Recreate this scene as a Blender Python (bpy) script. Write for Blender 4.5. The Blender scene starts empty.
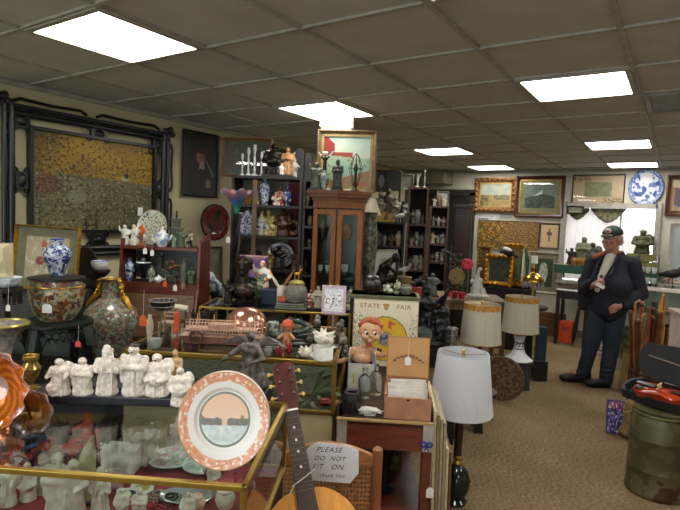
LAMP=13.0; WORLD=3.2; EXPO=0.55
import bpy, bmesh, math, random
from mathutils import Vector, Matrix, Euler, noise
random.seed(7)
SC=bpy.context.scene
COL=SC.collection
PI=math.pi
# ---------- camera ----------
FP=522.0; CX,CY=340,255; HC=1.59; ZC=2.4368
yaw,pit,rol=[math.radians(a) for a in (33,-3.94,2.31)]
FW=Vector((-math.sin(yaw)*math.cos(pit),math.cos(yaw)*math.cos(pit),math.sin(pit)))
R0=Vector((math.cos(yaw),math.sin(yaw),0)); U0=R0.cross(FW)
RT=R0*math.cos(rol)+U0*math.sin(rol); UP=-R0*math.sin(rol)+U0*math.cos(rol)
C0=Vector((0,0,HC))
A=math.radians(29)          # the display furniture stands turned by this angle in the room
KU=Vector((math.cos(A),math.sin(A),0)); KV=Vector((-math.sin(A),math.cos(A),0))
def ray(x,y): return FW*FP+RT*(x-CX)-UP*(y-CY)
def pz(x,y,z):
    d=ray(x,y); return C0+d*((z-HC)/d.z)
def pd(x,y,d): return C0+ray(x,y)*(d/FP)
def pX(x,y,X): d=ray(x,y); return C0+d*(X/d.x)
def pY(x,y,Y): d=ray(x,y); return C0+d*(Y/d.y)
def pP(x,y,p0,n):
    d=ray(x,y); return C0+d*((p0-C0).dot(n)/d.dot(n))
def dep(p): return (p-C0).dot(FW)
cam=bpy.data.cameras.new('camera'); co=bpy.data.objects.new('camera',cam); COL.objects.link(co)
cam.sensor_fit='HORIZONTAL'; cam.sensor_width=36; cam.lens=FP/680*36; cam.clip_start=.02
m=Matrix((RT,UP,-FW)).transposed().to_4x4(); m.translation=C0; co.matrix_world=m
SC.camera=co
# ---------- materials ----------
def lin(c):
    if isinstance(c,str): c=[int(c[i:i+2],16)/255 for i in (0,2,4)]
    return tuple((v/12.92 if v<=.04045 else ((v+.055)/1.055)**2.4) for v in c)+(1,)
MC={}
def M(col,rough=.5,metal=0,var=.12,scale=18,trans=0,bump=0,emit=0,spec=None,alpha=None,stretch=None,ior=None):
    k=(col,rough,metal,var,scale,trans,bump,emit,spec,alpha,stretch)
    if k in MC: return MC[k]
    mt=bpy.data.materials.new('surface_'+col); mt.use_nodes=True; nt=mt.node_tree; N=nt.nodes; L=nt.links
    b=N['Principled BSDF']; c=lin(col)
    b.inputs['Roughness'].default_value=rough; b.inputs['Metallic'].default_value=metal
    if spec is not None: b.inputs['Specular IOR Level'].default_value=spec
    if trans: b.inputs['Transmission Weight'].default_value=trans; b.inputs['IOR'].default_value=ior or 1.35
    if alpha is not None: b.inputs['Alpha'].default_value=alpha
    if emit: b.inputs['Emission Color'].default_value=c; b.inputs['Emission Strength'].default_value=emit
    tc=N.new('ShaderNodeTexCoord'); mp=N.new('ShaderNodeMapping'); L.new(tc.outputs['Object'],mp.inputs['Vector'])
    if stretch: mp.inputs['Scale'].default_value=stretch
    n=N.new('ShaderNodeTexNoise'); n.inputs['Scale'].default_value=scale; n.inputs['Detail'].default_value=4
    L.new(mp.outputs['Vector'],n.inputs['Vector'])
    mx=N.new('ShaderNodeMix'); mx.data_type='RGBA'
    lo=tuple(v*(1-var*1.6) for v in c[:3])+(1,); hi=tuple(min(1,v*(1+var*1.2)) for v in c[:3])+(1,)
    mx.inputs[6].default_value=lo; mx.inputs[7].default_value=hi
    r=N.new('ShaderNodeMapRange'); r.inputs[1].default_value=.3; r.inputs[2].default_value=.7
    L.new(n.outputs['Fac'],r.inputs[0]); L.new(r.outputs[0],mx.inputs[0]); L.new(mx.outputs[2],b.inputs['Base Color'])
    if bump:
        bp=N.new('ShaderNodeBump'); bp.inputs['Strength'].default_value=bump; bp.inputs['Distance'].default_value=.004
        L.new(n.outputs['Fac'],bp.inputs['Height']); L.new(bp.outputs['Normal'],b.inputs['Normal'])
    MC[k]=mt; return mt
def MP(cols,scale=14,rough=.25,metal=0,kind='vor',sharp=True,coat=0):
    """painted decoration: several colours in irregular patches"""
    k=('mp',tuple(cols),scale,rough,metal,kind,sharp)
    if k in MC: return MC[k]
    mt=bpy.data.materials.new('decorated_'+cols[0]); mt.use_nodes=True; nt=mt.node_tree; N=nt.nodes; L=nt.links
    b=N['Principled BSDF']; b.inputs['Roughness'].default_value=rough; b.inputs['Metallic'].default_value=metal
    tc=N.new('ShaderNodeTexCoord')
    n=N.new('ShaderNodeTexNoise'); n.inputs['Scale'].default_value=scale; n.inputs['Detail'].default_value=3; n.inputs['Roughness'].default_value=.6
    L.new(tc.outputs['Object'],n.inputs['Vector'])
    src=n.outputs['Fac']
    if kind=='vor':
        v=N.new('ShaderNodeTexVoronoi'); v.inputs['Scale'].default_value=scale*2; 
        ad=N.new('ShaderNodeVectorMath'); ad.operation='MULTIPLY_ADD'; ad.inputs[1].default_value=(.06,)*3
        L.new(n.outputs['Color'],ad.inputs[0]); L.new(tc.outputs['Object'],ad.inputs[2]); L.new(ad.outputs[0],v.inputs['Vector'])
        sp=N.new('ShaderNodeSeparateColor'); L.new(v.outputs['Color'],sp.inputs[0]); src=sp.outputs[0]
    cr=N.new('ShaderNodeValToRGB'); cr.color_ramp.interpolation='CONSTANT' if sharp else 'LINEAR'
    e=cr.color_ramp.elements; nc=len(cols)
    lo,hi=(0,1) if kind=='vor' else (.3,.7)
    while len(e)<nc: e.new(.5)
    for i,c in enumerate(cols):
        e[i].position=lo+(hi-lo)*i/nc if sharp else lo+(hi-lo)*i/(nc-1); e[i].color=lin(c)
    L.new(src,cr.inputs[0]); L.new(cr.outputs[0],b.inputs['Base Color'])
    MC[k]=mt; return mt
def MV():
    if 'vc' in MC: return MC['vc']
    mt=bpy.data.materials.new('painted_picture'); mt.use_nodes=True; nt=mt.node_tree
    b=nt.nodes['Principled BSDF']; b.inputs['Roughness'].default_value=.45
    a=nt.nodes.new('ShaderNodeAttribute'); a.attribute_name='Col'; nt.links.new(a.outputs['Color'],b.inputs['Base Color'])
    MC['vc']=mt; return mt
def MGL(col='f8faf8',rough=.02,strength=1,tint=.0):
    """clear sheet glass"""
    k=('gl',col,rough,strength)
    if k in MC: return MC[k]
    mt=bpy.data.materials.new('glass_'+col); mt.use_nodes=True; nt=mt.node_tree; N=nt.nodes; L=nt.links
    N.remove(N['Principled BSDF']); o=N['Material Output']
    t=N.new('ShaderNodeBsdfTransparent'); t.inputs[0].default_value=lin(col)
    g=N.new('ShaderNodeBsdfGlossy'); g.inputs['Roughness'].default_value=rough
    f=N.new('ShaderNodeFresnel'); ge=N.new('ShaderNodeNewGeometry'); io=N.new('ShaderNodeMapRange'); io.inputs[3].default_value=1.5; io.inputs[4].default_value=1/1.5; L.new(ge.outputs['Backfacing'],io.inputs[0]); L.new(io.outputs[0],f.inputs[0])
    ml=N.new('ShaderNodeMath'); ml.operation='MULTIPLY'; ml.inputs[1].default_value=strength; L.new(f.outputs[0],ml.inputs[0])
    x=N.new('ShaderNodeMixShader'); L.new(ml.outputs[0],x.inputs[0]); L.new(t.outputs[0],x.inputs[1]); L.new(g.outputs[0],x.inputs[2])
    L.new(x.outputs[0],o.inputs[0]); MC[k]=mt; return mt
# ---------- mesh builder ----------
class B:
    def __init__(s): s.b=bmesh.new(); s.mi=0
    def _f(s,fs):
        for f in fs: f.material_index=s.mi
    def box(s,c,d,rot=None,taper=1):
        vs=[]
        for sx in (-1,1):
            for sy in (-1,1):
                for sz in (-1,1):
                    t=taper if sz>0 else 1
                    v=Vector((sx*d[0]/2*t,sy*d[1]/2*t,sz*d[2]/2))
                    if rot: v=Euler(rot).to_matrix()@v
                    vs.append(s.b.verts.new(v+Vector(c)))
        q=[(0,1,3,2),(4,6,7,5),(0,4,5,1),(2,3,7,6),(0,2,6,4),(1,5,7,3)]
        s._f([s.b.faces.new([vs[i] for i in f]) for f in q]); return s
    def ring(s,c,u,v,r,n): return [s.b.verts.new(Vector(c)+u*(r*math.cos(2*PI*i/n))+v*(r*math.sin(2*PI*i/n))) for i in range(n)]
    def bridge(s,a,b_): 
        n=len(a); s._f([s.b.faces.new((a[i],a[(i+1)%n],b_[(i+1)%n],b_[i])) for i in range(n)])
    def cap(s,a): s._f([s.b.faces.new(a)])
    def tube(s,pts,rs,n=8,caps=True,flat=1):
        pts=[Vector(p) for p in pts]
        if not isinstance(rs,(list,tuple)): rs=[rs]*len(pts)
        prev=None; u=None
        for i,p in enumerate(pts):
            t=(pts[min(i+1,len(pts)-1)]-pts[max(i-1,0)])
            if t.length<1e-9: t=Vector((0,0,1))
            t.normalize()
            if u is None:
                u=t.orthogonal().normalized()
            else:
                u=(u-t*u.dot(t)); u=u.normalized() if u.length>1e-6 else t.orthogonal().normalized()
            v=t.cross(u)
            r=s.ring(p,u,v*flat,max(rs[i],1e-4),n)
            if prev: s.bridge(prev,r)
            elif caps: s.cap(r[::-1])
            prev=r
        if caps: s.cap(prev)
        return s
    def cyl(s,p,h,r,r2=None,n=20): return s.tube([p,(p[0],p[1],p[2]+h)],[r,r if r2 is None else r2],n)
    def lathe(s,prof,c=(0,0,0),n=24,sx=1,sy=1,closed=False,flute=0,nf=8):
        c=Vector(c); prev=None; first=None
        for r,z in prof:
            rr=[]
            for i in range(n):
                a=2*PI*i/n; q=max(r,1e-4)*(1+flute*math.cos(nf*a))
                rr.append(s.b.verts.new(c+Vector((q*sx*math.cos(a),q*sy*math.sin(a),z))))
            if prev: s.bridge(prev,rr)
            else: first=rr
            prev=rr
        if prof[0][0]>1e-3 or True: s.cap(first[::-1])
        s.cap(prev); return s
    def ell(s,c,r,nu=14,nv=9,rot=None):
        if not isinstance(r,(list,tuple)): r=(r,r,r)
        mt=Euler(rot).to_matrix() if rot else Matrix.Identity(3)
        prev=None; top=s.b.verts.new(Vector(c)+mt@Vector((0,0,r[2]))); bot=s.b.verts.new(Vector(c)+mt@Vector((0,0,-r[2])))
        for j in range(1,nv):
            ph=PI*j/nv
            rr=[s.b.verts.new(Vector(c)+mt@Vector((r[0]*math.sin(ph)*math.cos(2*PI*i/nu),r[1]*math.sin(ph)*math.sin(2*PI*i/nu),r[2]*math.cos(ph)))) for i in range(nu)]
            if prev: s.bridge(rr,prev)
            else: s._f([s.b.faces.new((top,rr[i],rr[(i+1)%nu])) for i in range(nu)])
            prev=rr
        s._f([s.b.faces.new((bot,prev[(i+1)%nu],prev[i])) for i in range(nu)]); return s
    def torus(s,c,R,r,rot=None,n=24,k=8,sx=1):
        mt=Euler(rot).to_matrix() if rot else Matrix.Identity(3); rings=[]
        for i in range(n):
            a=2*PI*i/n
            rings.append([s.b.verts.new(Vector(c)+mt@Vector(((R+r*math.cos(2*PI*j/k))*math.cos(a)*sx,(R+r*math.cos(2*PI*j/k))*math.sin(a),r*math.sin(2*PI*j/k)))) for j in range(k)])
        for i in range(n): s.bridge(rings[i],rings[(i+1)%n])
        return s
    def slab(s,pts,th,ax='y'):
        """outline in the xz (ax y) or xy (ax z) or yz (ax x) plane, extruded th"""
        def V(a,b,o): return Vector((a,o,b)) if ax=='y' else (Vector((a,b,o)) if ax=='z' else Vector((o,a,b)))
        a=[s.b.verts.new(V(p[0],p[1],-th/2)) for p in pts]; c=[s.b.verts.new(V(p[0],p[1],th/2)) for p in pts]
        s.cap(a[::-1]); s.cap(c); s.bridge(a,c); return s
    def shift(s,v,rot=None,sc=1):
        mt=(Euler(rot).to_matrix() if rot else Matrix.Identity(3))
        for q in s.b.verts: q.co=mt@(q.co*sc)+Vector(v)
        return s
    def mk(s,name,mat,parent=None,smooth=True,bevel=0,loc=None,rot=None):
        bmesh.ops.recalc_face_normals(s.b,faces=s.b.faces[:])
        me=bpy.data.meshes.new(name); s.b.to_mesh(me); s.b.free()
        for mm in (mat if isinstance(mat,(list,tuple)) else [mat]): me.materials.append(mm)
        if smooth:
            me.polygons.foreach_set('use_smooth',[True]*len(me.polygons))
            try: me.set_sharp_from_angle(angle=math.radians(38))
            except Exception: pass
        o=bpy.data.objects.new(name,me); COL.objects.link(o)
        if parent: o.parent=parent
        if loc is not None: o.location=loc
        if rot is not None: o.rotation_euler=rot
        if bevel:
            md=o.modifiers.new('b','BEVEL'); md.width=bevel; md.segments=2; md.limit_method='ANGLE'
        return o
def T(name,label,cat,loc,rz=A,group=None,rx=0,ry=0):
    o=bpy.data.objects.new(name,None); COL.objects.link(o); o.location=loc; o.rotation_euler=(rx,ry,rz)
    o.empty_display_size=.01
    o['label']=label; o['category']=cat
    if group: o['group']=group
    return o
def struct(o): o['kind']='structure'; return o
def tagm(o,label,cat,group=None):
    o['label']=label; o['category']=cat
    if group: o['group']=group
    return o
TMP=bpy.data.scenes.new('shaping'); TRASH=[]
def shaped(o):
    TMP.collection.objects.link(o)
    with bpy.context.temp_override(scene=TMP,view_layer=TMP.view_layers[0]): dg=bpy.context.evaluated_depsgraph_get(); dg.update()
    nm=bpy.data.meshes.new_from_object(o.evaluated_get(dg)); TMP.collection.objects.unlink(o); return nm
def blob(name,mat,parent,prims,vox,smooth=4,loc=None,disp=0,dsc=30):
    """one continuous body grown from overlapping tapered limbs"""
    b=B()
    for p in prims:
        if p[0]=='c':
            a,r1,c,r2=Vector(p[1]),p[2],Vector(p[3]),p[4]
            b.tube([a,c],[r1,r2],12); b.ell(a,r1,12,8); b.ell(c,r2,12,8)
        elif p[0]=='e': b.ell(p[1],p[2],16,10,p[3] if len(p)>3 else None)
        elif p[0]=='b': b.box(p[1],p[2],p[3] if len(p)>3 else None,p[4] if len(p)>4 else 1)
        elif p[0]=='l': b.lathe(p[1],p[2] if len(p)>2 else (0,0,0),20,*(p[3:5] if len(p)>3 else ()))
    bmesh.ops.recalc_face_normals(b.b,faces=b.b.faces[:])
    me=bpy.data.meshes.new(name+'_raw'); b.b.to_mesh(me); b.b.free()
    o=bpy.data.objects.new('shaping',me); TRASH.extend([o,me])
    md=o.modifiers.new('r','REMESH'); md.mode='VOXEL'; md.voxel_size=vox; md.use_smooth_shade=True
    if smooth:
        ms=o.modifiers.new('s','SMOOTH'); ms.iterations=smooth; ms.factor=.5
    nm=shaped(o)
    nm.name=name; o=bpy.data.objects.new(name,nm); COL.objects.link(o)
    if disp:
        cs=[(v.co.copy(),v.normal.copy()) for v in nm.vertices]; fl=[]
        for c_,n_ in cs: fl+=list(c_+n_*(disp*noise.noise(c_*dsc)))
        nm.vertices.foreach_set('co',fl); nm.update()
    nm.materials.clear(); nm.materials.append(mat); nm.polygons.foreach_set('use_smooth',[True]*len(nm.polygons))
    if parent: o.parent=parent
    if loc is not None: o.location=loc
    return o
def canvas(name,parent,w,h,nx,ny,fn,loc=(0,0,0),rot=None,th=.004,mat=None,shape=None):
    """a flat painted sheet: fn(u,v)->hex or rgb (v up), facing -y, its bottom edge at z=0"""
    b=bmesh.new(); V={}
    for i in range(nx+1):
        for j in range(ny+1): V[i,j]=b.verts.new((-w/2+w*i/nx,0,h*j/ny))
    cols=[]
    for i in range(nx):
        for j in range(ny):
            u,v=(i+.5)/nx,(j+.5)/ny
            if shape and not shape(u,v): continue
            b.faces.new((V[i,j],V[i+1,j],V[i+1,j+1],V[i,j+1])); cols.append(lin(fn(u,v)))
    loose=[v for v in b.verts if not v.link_faces]
    for v in loose: b.verts.remove(v)
    me=bpy.data.meshes.new(name); b.to_mesh(me); b.free()
    at=me.color_attributes.new('Col','FLOAT_COLOR','CORNER')
    flat=[]
    for p,c in zip(me.polygons,cols): flat+=list(c)*p.loop_total
    at.data.foreach_set('color',flat); me.materials.append(mat or MV())
    o=bpy.data.objects.new(name,me); COL.objects.link(o); o.parent=parent; o.location=loc
    if rot: o.rotation_euler=rot
    return o
def mixc(a,b,t):
    if isinstance(a,str): a=[int(a[i:i+2],16)/255 for i in (0,2,4)]
    if isinstance(b,str): b=[int(b[i:i+2],16)/255 for i in (0,2,4)]
    t=max(0,min(1,t)); return tuple(x*(1-t)+y*t for x,y in zip(a,b))
def nz(u,v,s,k=0): return noise.noise(Vector((u*s,v*s,k)))
def text(name,body,size,mat,parent,loc,rot=(PI/2,0,0),ext=.0006,shear=0,align='CENTER',sp=1):
    cu=bpy.data.curves.new(name,'FONT'); cu.body=body; cu.size=size; cu.extrude=ext; cu.align_x=align; cu.shear=shear; cu.space_character=sp
    cu.materials.append(mat); o=bpy.data.objects.new(name+'_c',cu); me=shaped(o); TRASH.extend([o,cu])
    o=bpy.data.objects.new(name,me); COL.objects.link(o); o.parent=parent; o.location=loc; o.rotation_euler=rot
    return o
# common surfaces
WOOD=M('4a2c1a',.4,0,.25,9,stretch=(1,1,6)); DWOOD=M('1d1411',.4,0,.25,9,stretch=(1,1,6)); RWOOD=M('5a2a1c',.38,0,.25,9,stretch=(1,1,6))
OAK=M('8a5a34',.4,0,.22,10,stretch=(6,6,1)); BLK=M('0e0e10',.4); BRASS=M('b89a4a',.28,.9,.1); GOLD=M('c79a3c',.32,.85,.25,60)
IVORY=M('e6ddd0',.5,0,.22,70,bump=1.0); BRONZE=M('2a241f',.4,.6,.3,30); WHITE=M('e6e4de',.4); PAPER=M('dcd9cf',.7)
CHINA=M('dfe3e4',.15,0,.05); SILVER=M('9a9c9e',.25,.9); GLASS=MGL(); BLUE=MP(['cdd2d8','bcc4d0','33487c','24345f','8a98b4'],34)
CLEAR=MGL('eef4f2',.02,1.2); TAGW=M('e8e6e0',.6)
# ---------- kinds of things (all sizes in metres; origin at the foot) ----------
def vase(name,label,loc,h,w,mat,group=None,prof='classic',cat='vase',rim=None,handles=None,rz=A,n=28,parts=True):
    t=T(name,label,cat,loc,rz,group); r=w/2
    P={'classic':[(.45,0),(.5,.03),(.62,.15),(.95,.45),(1,.62),(.85,.76),(.42,.84),(.36,.9),(.5,1)],
       'baluster':[(.42,0),(.46,.03),(.7,.2),(.98,.42),(1,.5),(.92,.6),(.62,.7),(.36,.76),(.34,.97),(.4,1)],
       'tall':[(.6,0),(.55,.1),(.8,.35),(1,.6),(.8,.78),(.45,.86),(.5,1)],
       'jar':[(.6,0),(.75,.1),(1,.5),(.98,.7),(.7,.88),(.7,1)],
       'bowl':[(.62,0),(.66,.05),(.86,.25),(.99,.6),(1,.78),(.93,.93),(.9,1)],
       'trumpet':[(.55,0),(.6,.04),(.25,.12),(.22,.35),(.4,.7),(.75,.93),(1,1)],
       'bottle':[(.95,0),(1,.05),(1,.55),(.8,.68),(.36,.78),(.34,.95),(.45,.96),(.45,1)],
       'cyl':[(.94,0),(1,.03),(.98,.97),(.95,1)],
       'urn':[(.6,0),(.62,.06),(.3,.12),(.35,.2),(.85,.45),(1,.62),(.7,.75),(.55,.8),(.8,.92),(.78,1)],
       'cup':[(.5,0),(.7,.1),(.95,.5),(1,1)]}[prof]
    b=B(); pr=[(a*r,z*h) for a,z in P]; tr=pr[-1][0]
    pr+= [(tr*.86,h*.995),(tr*.8,h*.93),(0.001,h*.9)]
    b.lathe(pr,(0,0,0),n); b.mk('body',mat,t)
    if rim: b=B(); b.torus((0,0,h),tr*.93,max(.0015,tr*.08),None,n,6); b.mk('rim',rim,t)
    if handles:
        for s in (-1,1):
            b=B(); b.tube([(s*r*.34,0,h*.93),(s*r*.75,0,h*.95),(s*r*.95,0,h*.85),(s*r*.8,0,h*.74),(s*r*.7,0,h*.68)],[.05*r,.08*r,.1*r,.09*r,.05*r],8); b.mk('handle',handles,t)
    return t
def lid_jar(name,label,loc,h,w,mat,lm=None,group=None,prof='jar'):
    t=vase(name,label,loc,h*.8,w,mat,group,prof,'jar')
    b=B(); r=w/2; b.lathe([(r*.74,h*.79),(r*.76,h*.82),(r*.5,h*.89),(r*.12,h*.93),(r*.16,h*.97),(r*.04,h)],(0,0,0),20); b.mk('lid',lm or mat,t); return t
def statuette(name,label,loc,h,mat,group=None,pose=0,base=None,rz=A,wide=1,cat='figurine',hat=None,seed=0,vox=None,disp=.0):
    """carved robed figure: one continuous body; base, staff and headgear apart"""
    t=T(name,label,cat,loc,rz,group); rd=random.Random(seed+hash_(label)); w=h*.17*wide; z0=0
    if base: 
        z0=h*.07; b=B(); b.box((0,0,z0/2),(w*2.5,w*2.1,z0)); b.mk('base',base,t,False,h*.01)
    H=h-z0; Z=lambda k:z0+k*H
    P=[('l',[(w*1.0,Z(0)),(w*1.05,Z(.05)),(w*.85,Z(.3)),(w*.72,Z(.5)),(w*.95,Z(.62)),(w*.9,Z(.72)),(w*.35,Z(.8)),(w*.3,Z(.84))],(0,0,0),1,.75),
       ('e',(0,-w*.1,Z(.89)),(w*.42,w*.45,H*.095)),
       ('e',(0,-w*.52,Z(.88)),(w*.1,w*.14,H*.02))]
    if pose==0:   # hands folded in sleeves
        for s in (-1,1): P+=[('c',(s*w*.85,0,Z(.72)),w*.3,(s*w*.9,-w*.35,Z(.55)),w*.34),('c',(s*w*.9,-w*.35,Z(.55)),w*.3,(s*w*.15,-w*.85,Z(.58)),w*.2),('c',(s*w*.8,-w*.45,Z(.5)),w*.25,(s*w*.75,-w*.5,Z(.28)),w*.12)]
    elif pose==1: # one arm raised
        P+=[('c',(w*.8,0,Z(.72)),w*.28,(w*1.15,-w*.2,Z(.58)),w*.28),('c',(w*1.15,-w*.2,Z(.58)),w*.26,(w*.5,-w*.75,Z(.5)),w*.18),
            ('c',(-w*.8,0,Z(.72)),w*.28,(-w*1.15,-w*.2,Z(.7)),w*.26),('c',(-w*1.15,-w*.2,Z(.7)),w*.22,(-w*1.2,-w*.3,Z(.92)),w*.14)]
    elif pose==2: # stout laughing belly, sack on the back
        P+=[('e',(0,-w*.25,Z(.42)),(w*.95,w*.85,H*.2)),('e',(w*.7,w*.4,Z(.66)),(w*.7,w*.5,H*.2))]
        for s in (-1,1): P+=[('c',(s*w*.9,0,Z(.68)),w*.3,(s*w*1.15,-w*.3,Z(.45)),w*.28),('c',(s*w*1.15,-w*.3,Z(.45)),w*.25,(s*w*.5,-w*1.0,Z(.4)),w*.17)]
    elif pose==3: # long beard and tall forehead
        P+=[('e',(0,0,Z(.95)),(w*.4,w*.42,H*.09)),('c',(0,-w*.5,Z(.82)),w*.26,(-w*.1,-w*.9,Z(.45)),w*.1)]
        for s in (-1,1): P+=[('c',(s*w*.85,0,Z(.7)),w*.3,(s*w*1.1,-w*.3,Z(.52)),w*.3),('c',(s*w*1.1,-w*.3,Z(.52)),w*.24,(s*w*.45,-w*.9,Z(.52)),w*.16)]
        P+=[('c',(w*.9,-w*.9,Z(.05)),w*.09,(w*.9,-w*.8,Z(1)),w*.1)]
    elif pose==4: # stooping, big bundle on the back
        P+=[('e',(w*.35,w*.5,Z(.62)),(w*.95,w*.6,H*.26)),('e',(-w*.3,-w*.4,Z(.2)),(w*.8,w*.6,H*.16))]
        for s in (-1,1): P+=[('c',(s*w*.8,0,Z(.68)),w*.28,(s*w*.9,-w*.7,Z(.5)),w*.2)]
    for k in range(3+rd.randint(0,2)):  # robe folds
        a=rd.uniform(-1.1,1.1); P.append(('c',(w*.7*math.sin(a),-w*.58*math.cos(a),Z(.55)),w*.09,(w*1.0*math.sin(a),-w*.78*math.cos(a),Z(.03)),w*.14))
    blob('body',mat,t,P,vox or max(h/48,.0016),2,disp=disp or h*.012,dsc=9/h)
    if hat:
        b=B(); b.lathe([(w*.48,Z(.93)),(w*.5,Z(.95)),(w*.4,Z(1.0)),(w*.1,Z(1.03))],(0,-w*.05,0),14); b.mk('headdress',hat,t)
    return t
def hash_(s):
    r=0
    for ch in s: r=(r*31+ord(ch))%9973
    return r
def plate(name,label,loc,w,h,cols,group=None,rz=A,tilt=-.2,thick=.012,center='plain',cat='plate',rimw=.62,fn=None,stand=True,nr=20,na=72):
    """dished round plate standing on its edge, front to -y"""
    t=T(name,label,cat,loc,rz,group); b=bmesh.new(); rings=[]; mats=[]
    prof=[(0,.6),(rimw*.5,.6),(rimw*.96,.6),(rimw,.5),(rimw*1.06,.3),(1,0)]
    def zz(q):
        for (a,x),(c,y) in zip(prof,prof[1:]):
            if q<=c: return x+(y-x)*(q-a)/(c-a)
        return 0
    V=[]
    for j in range(nr+1):
        q=j/nr; V.append([b.verts.new((w/2*q*math.cos(2*PI*i/na),zz(q)*thick*1.6-thick*.8,h/2+h/2*q*math.sin(2*PI*i/na))) for i in range(na)] if j else [b.verts.new((0,zz(0)*thick*1.6-thick*.8,h/2))])
    cl=[]
    for j in range(nr):
        for i in range(na):
            k=(i+1)%na
            if j==0: b.faces.new((V[0][0],V[1][i],V[1][k]))
            else: b.faces.new((V[j][i],V[j+1][i],V[j+1][k],V[j][k]))
            cl.append(lin(fn((j+.5)/nr,2*PI*(i+.5)/na)))
    bm=len(cl)
    Bk=[[b.verts.new((w/2*q*math.cos(2*PI*i/na),thick*.7,h/2+h/2*q*math.sin(2*PI*i/na))) for i in range(na)] for q in (1,.6)]
    for i in range(na):
        k=(i+1)%na
        b.faces.new((V[nr][i],Bk[0][i],Bk[0][k],V[nr][k])); b.faces.new((Bk[0][i],Bk[1][i],Bk[1][k],Bk[0][k])); cl+= [lin(cols)]*2
    b.faces.new(Bk[1]); cl.append(lin(cols))
    me=bpy.data.meshes.new('dish'); b.to_mesh(me); b.free()
    at=me.color_attributes.new('Col','FLOAT_COLOR','CORNER'); fl=[]
    for p,c in zip(me.polygons,cl): fl+=list(c)*p.loop_total
    at.data.foreach_set('color',fl); me.polygons.foreach_set('use_smooth',[True]*len(me.polygons))
    mt=MCG(); me.materials.append(mt)
    o=bpy.data.objects.new('dish',me); COL.objects.link(o); o.parent=t; o.rotation_euler=(tilt,0,0)
    if stand:
        b=B()
        for s in (-1,1):
            b.tube([(s*w*.16,-thick*2.2,.012),(s*w*.16,-thick*1.6,.003),(s*w*.16,h*.3,.003),(s*w*.1,h*.12*(1),h*.4)],.0022,6)
        b.mk('easel',DWOOD,t)
    return t
def MCG():
    if 'cg' in MC: return MC['cg']
    m_=MV().copy(); m_.node_tree.nodes['Principled BSDF'].inputs['Roughness'].default_value=.12; MC['cg']=m_; return m_
def framed(name,label,loc,w,h,fw,fmat,fn,rz=0,lean=0,group=None,liner=None,mat_=None,matw=0,glass=False,nx=48,ny=36,cat='picture',depth=.03,ornate=False,roll=0):
    """picture in a moulded frame; origin at the bottom centre of its back"""
    t=T(name,label,cat,loc,rz,group,rx=lean,ry=roll)
    b=B(); W,H=w/2,h
    pr=[(0,0),(0,-depth),(fw*.3,-depth*1.15),(fw*.6,-depth*.75),(fw,-depth*.5),(fw,0)]
    cor=[(-W,0,1,1),(W,0,-1,1),(W,H,-1,-1),(-W,H,1,-1)]
    rings=[]
    for (x,z,sx,sz) in cor: rings.append([b.b.verts.new((x+sx*o,y,z+sz*o)) for o,y in pr])
    for i in range(4): b.bridge(rings[i],rings[(i+1)%4])
    if ornate:
        nn=int((w+h)*2/fw/1.1)
        for i in range(nn):
            q=i/nn*(2*w+2*h); o=fw*.45
            if q<w: p=(-W+q,o)
            elif q<w+h: p=(W-o,q-w)
            elif q<2*w+h: p=(W-(q-w-h),H-o)
            else: p=(-W+o,H-(q-2*w-h))
            b.ell((p[0],-depth,p[1]),(fw*.4,depth*.4,fw*.4),8,5)
    b.mk('frame',fmat,t)
    iw,ih=w-2*fw,h-2*fw; o=fw
    if liner:
        lw=min(w,h)*.03+.004; b=B()
        for c,d in (((0,-depth*.45,fw+lw/2),(iw,.006,lw)),((0,-depth*.45,h-fw-lw/2),(iw,.006,lw)),((-iw/2+lw/2,-depth*.45,h/2),(lw,.006,ih)),((iw/2-lw/2,-depth*.45,h/2),(lw,.006,ih))): b.box(c,d)
        b.mk('liner',liner,t,False)
    if mat_:
        b=B(); z0,z1=fw+matw,h-fw-matw; x1=iw/2-matw
        for c,d in (((0,-depth*.3,(fw+z0)/2),(iw,.003,matw)),((0,-depth*.3,(z1+h-fw)/2),(iw,.003,matw)),((-(iw/2+x1)/2,-depth*.3,h/2),(matw,.003,z1-z0)),(((iw/2+x1)/2,-depth*.3,h/2),(matw,.003,z1-z0))): b.box(c,d)
        b.mk('mount',mat_,t,False); iw-=2*matw*.98; ih-=2*matw*.98; o=fw+matw*.98
    canvas('picture_sheet',t,iw,ih,nx,ny,fn,(0,min(-depth*.22,-.0046),o))
    if glass: b=B(); b.box((0,-depth*.52,h/2),(w-2*fw,.002,h-2*fw)); b.mk('glass',GLASS,t,False)
    b=B(); b.box((0,-.002,h/2),(w-fw*.6,.004,h-fw*.6)); b.mk('backing',M('6b5236',.8),t,False)
    return t
def flat_rect(x0,y0,x1,y1,p0,n):
    """real rectangle on a vertical plane from two picture corners -> bottom centre, width, height"""
    a=pP(x0,(y0+y1)/2,p0,n); b_=pP(x1,(y0+y1)/2,p0,n); xm=(x0+x1)/2
    tp=pP(xm,y0,p0,n); bt=pP(xm,y1,p0,n)
    return Vector((bt.x,bt.y,bt.z)),(b_-a).length,tp.z-bt.z
def KP(d,x=340,y=250): return pd(x,y,d),KV
def at(x,y,d): return pd(x,y,d)
def pxm(d): return d/FP
def tag(name_label,loc,w=.02,h=.03,mat=None,rz=A,string=.05,cat='price tag'):
    t=T('price_tag',name_label,cat,loc,rz,'small hanging price tags'); b=B()
    b.slab([(-w/2,0),(w/2,0),(w/2,h*.75),(w*.22,h),(-w*.22,h),(-w/2,h*.75)],.0015,'y'); b.mk('card',mat or TAGW,t,False)
    b=B(); b.tube([(0,0,h*.9),(0.002,.002,h+string)],.0008,5); b.mk('string',PAPER,t); return t
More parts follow.
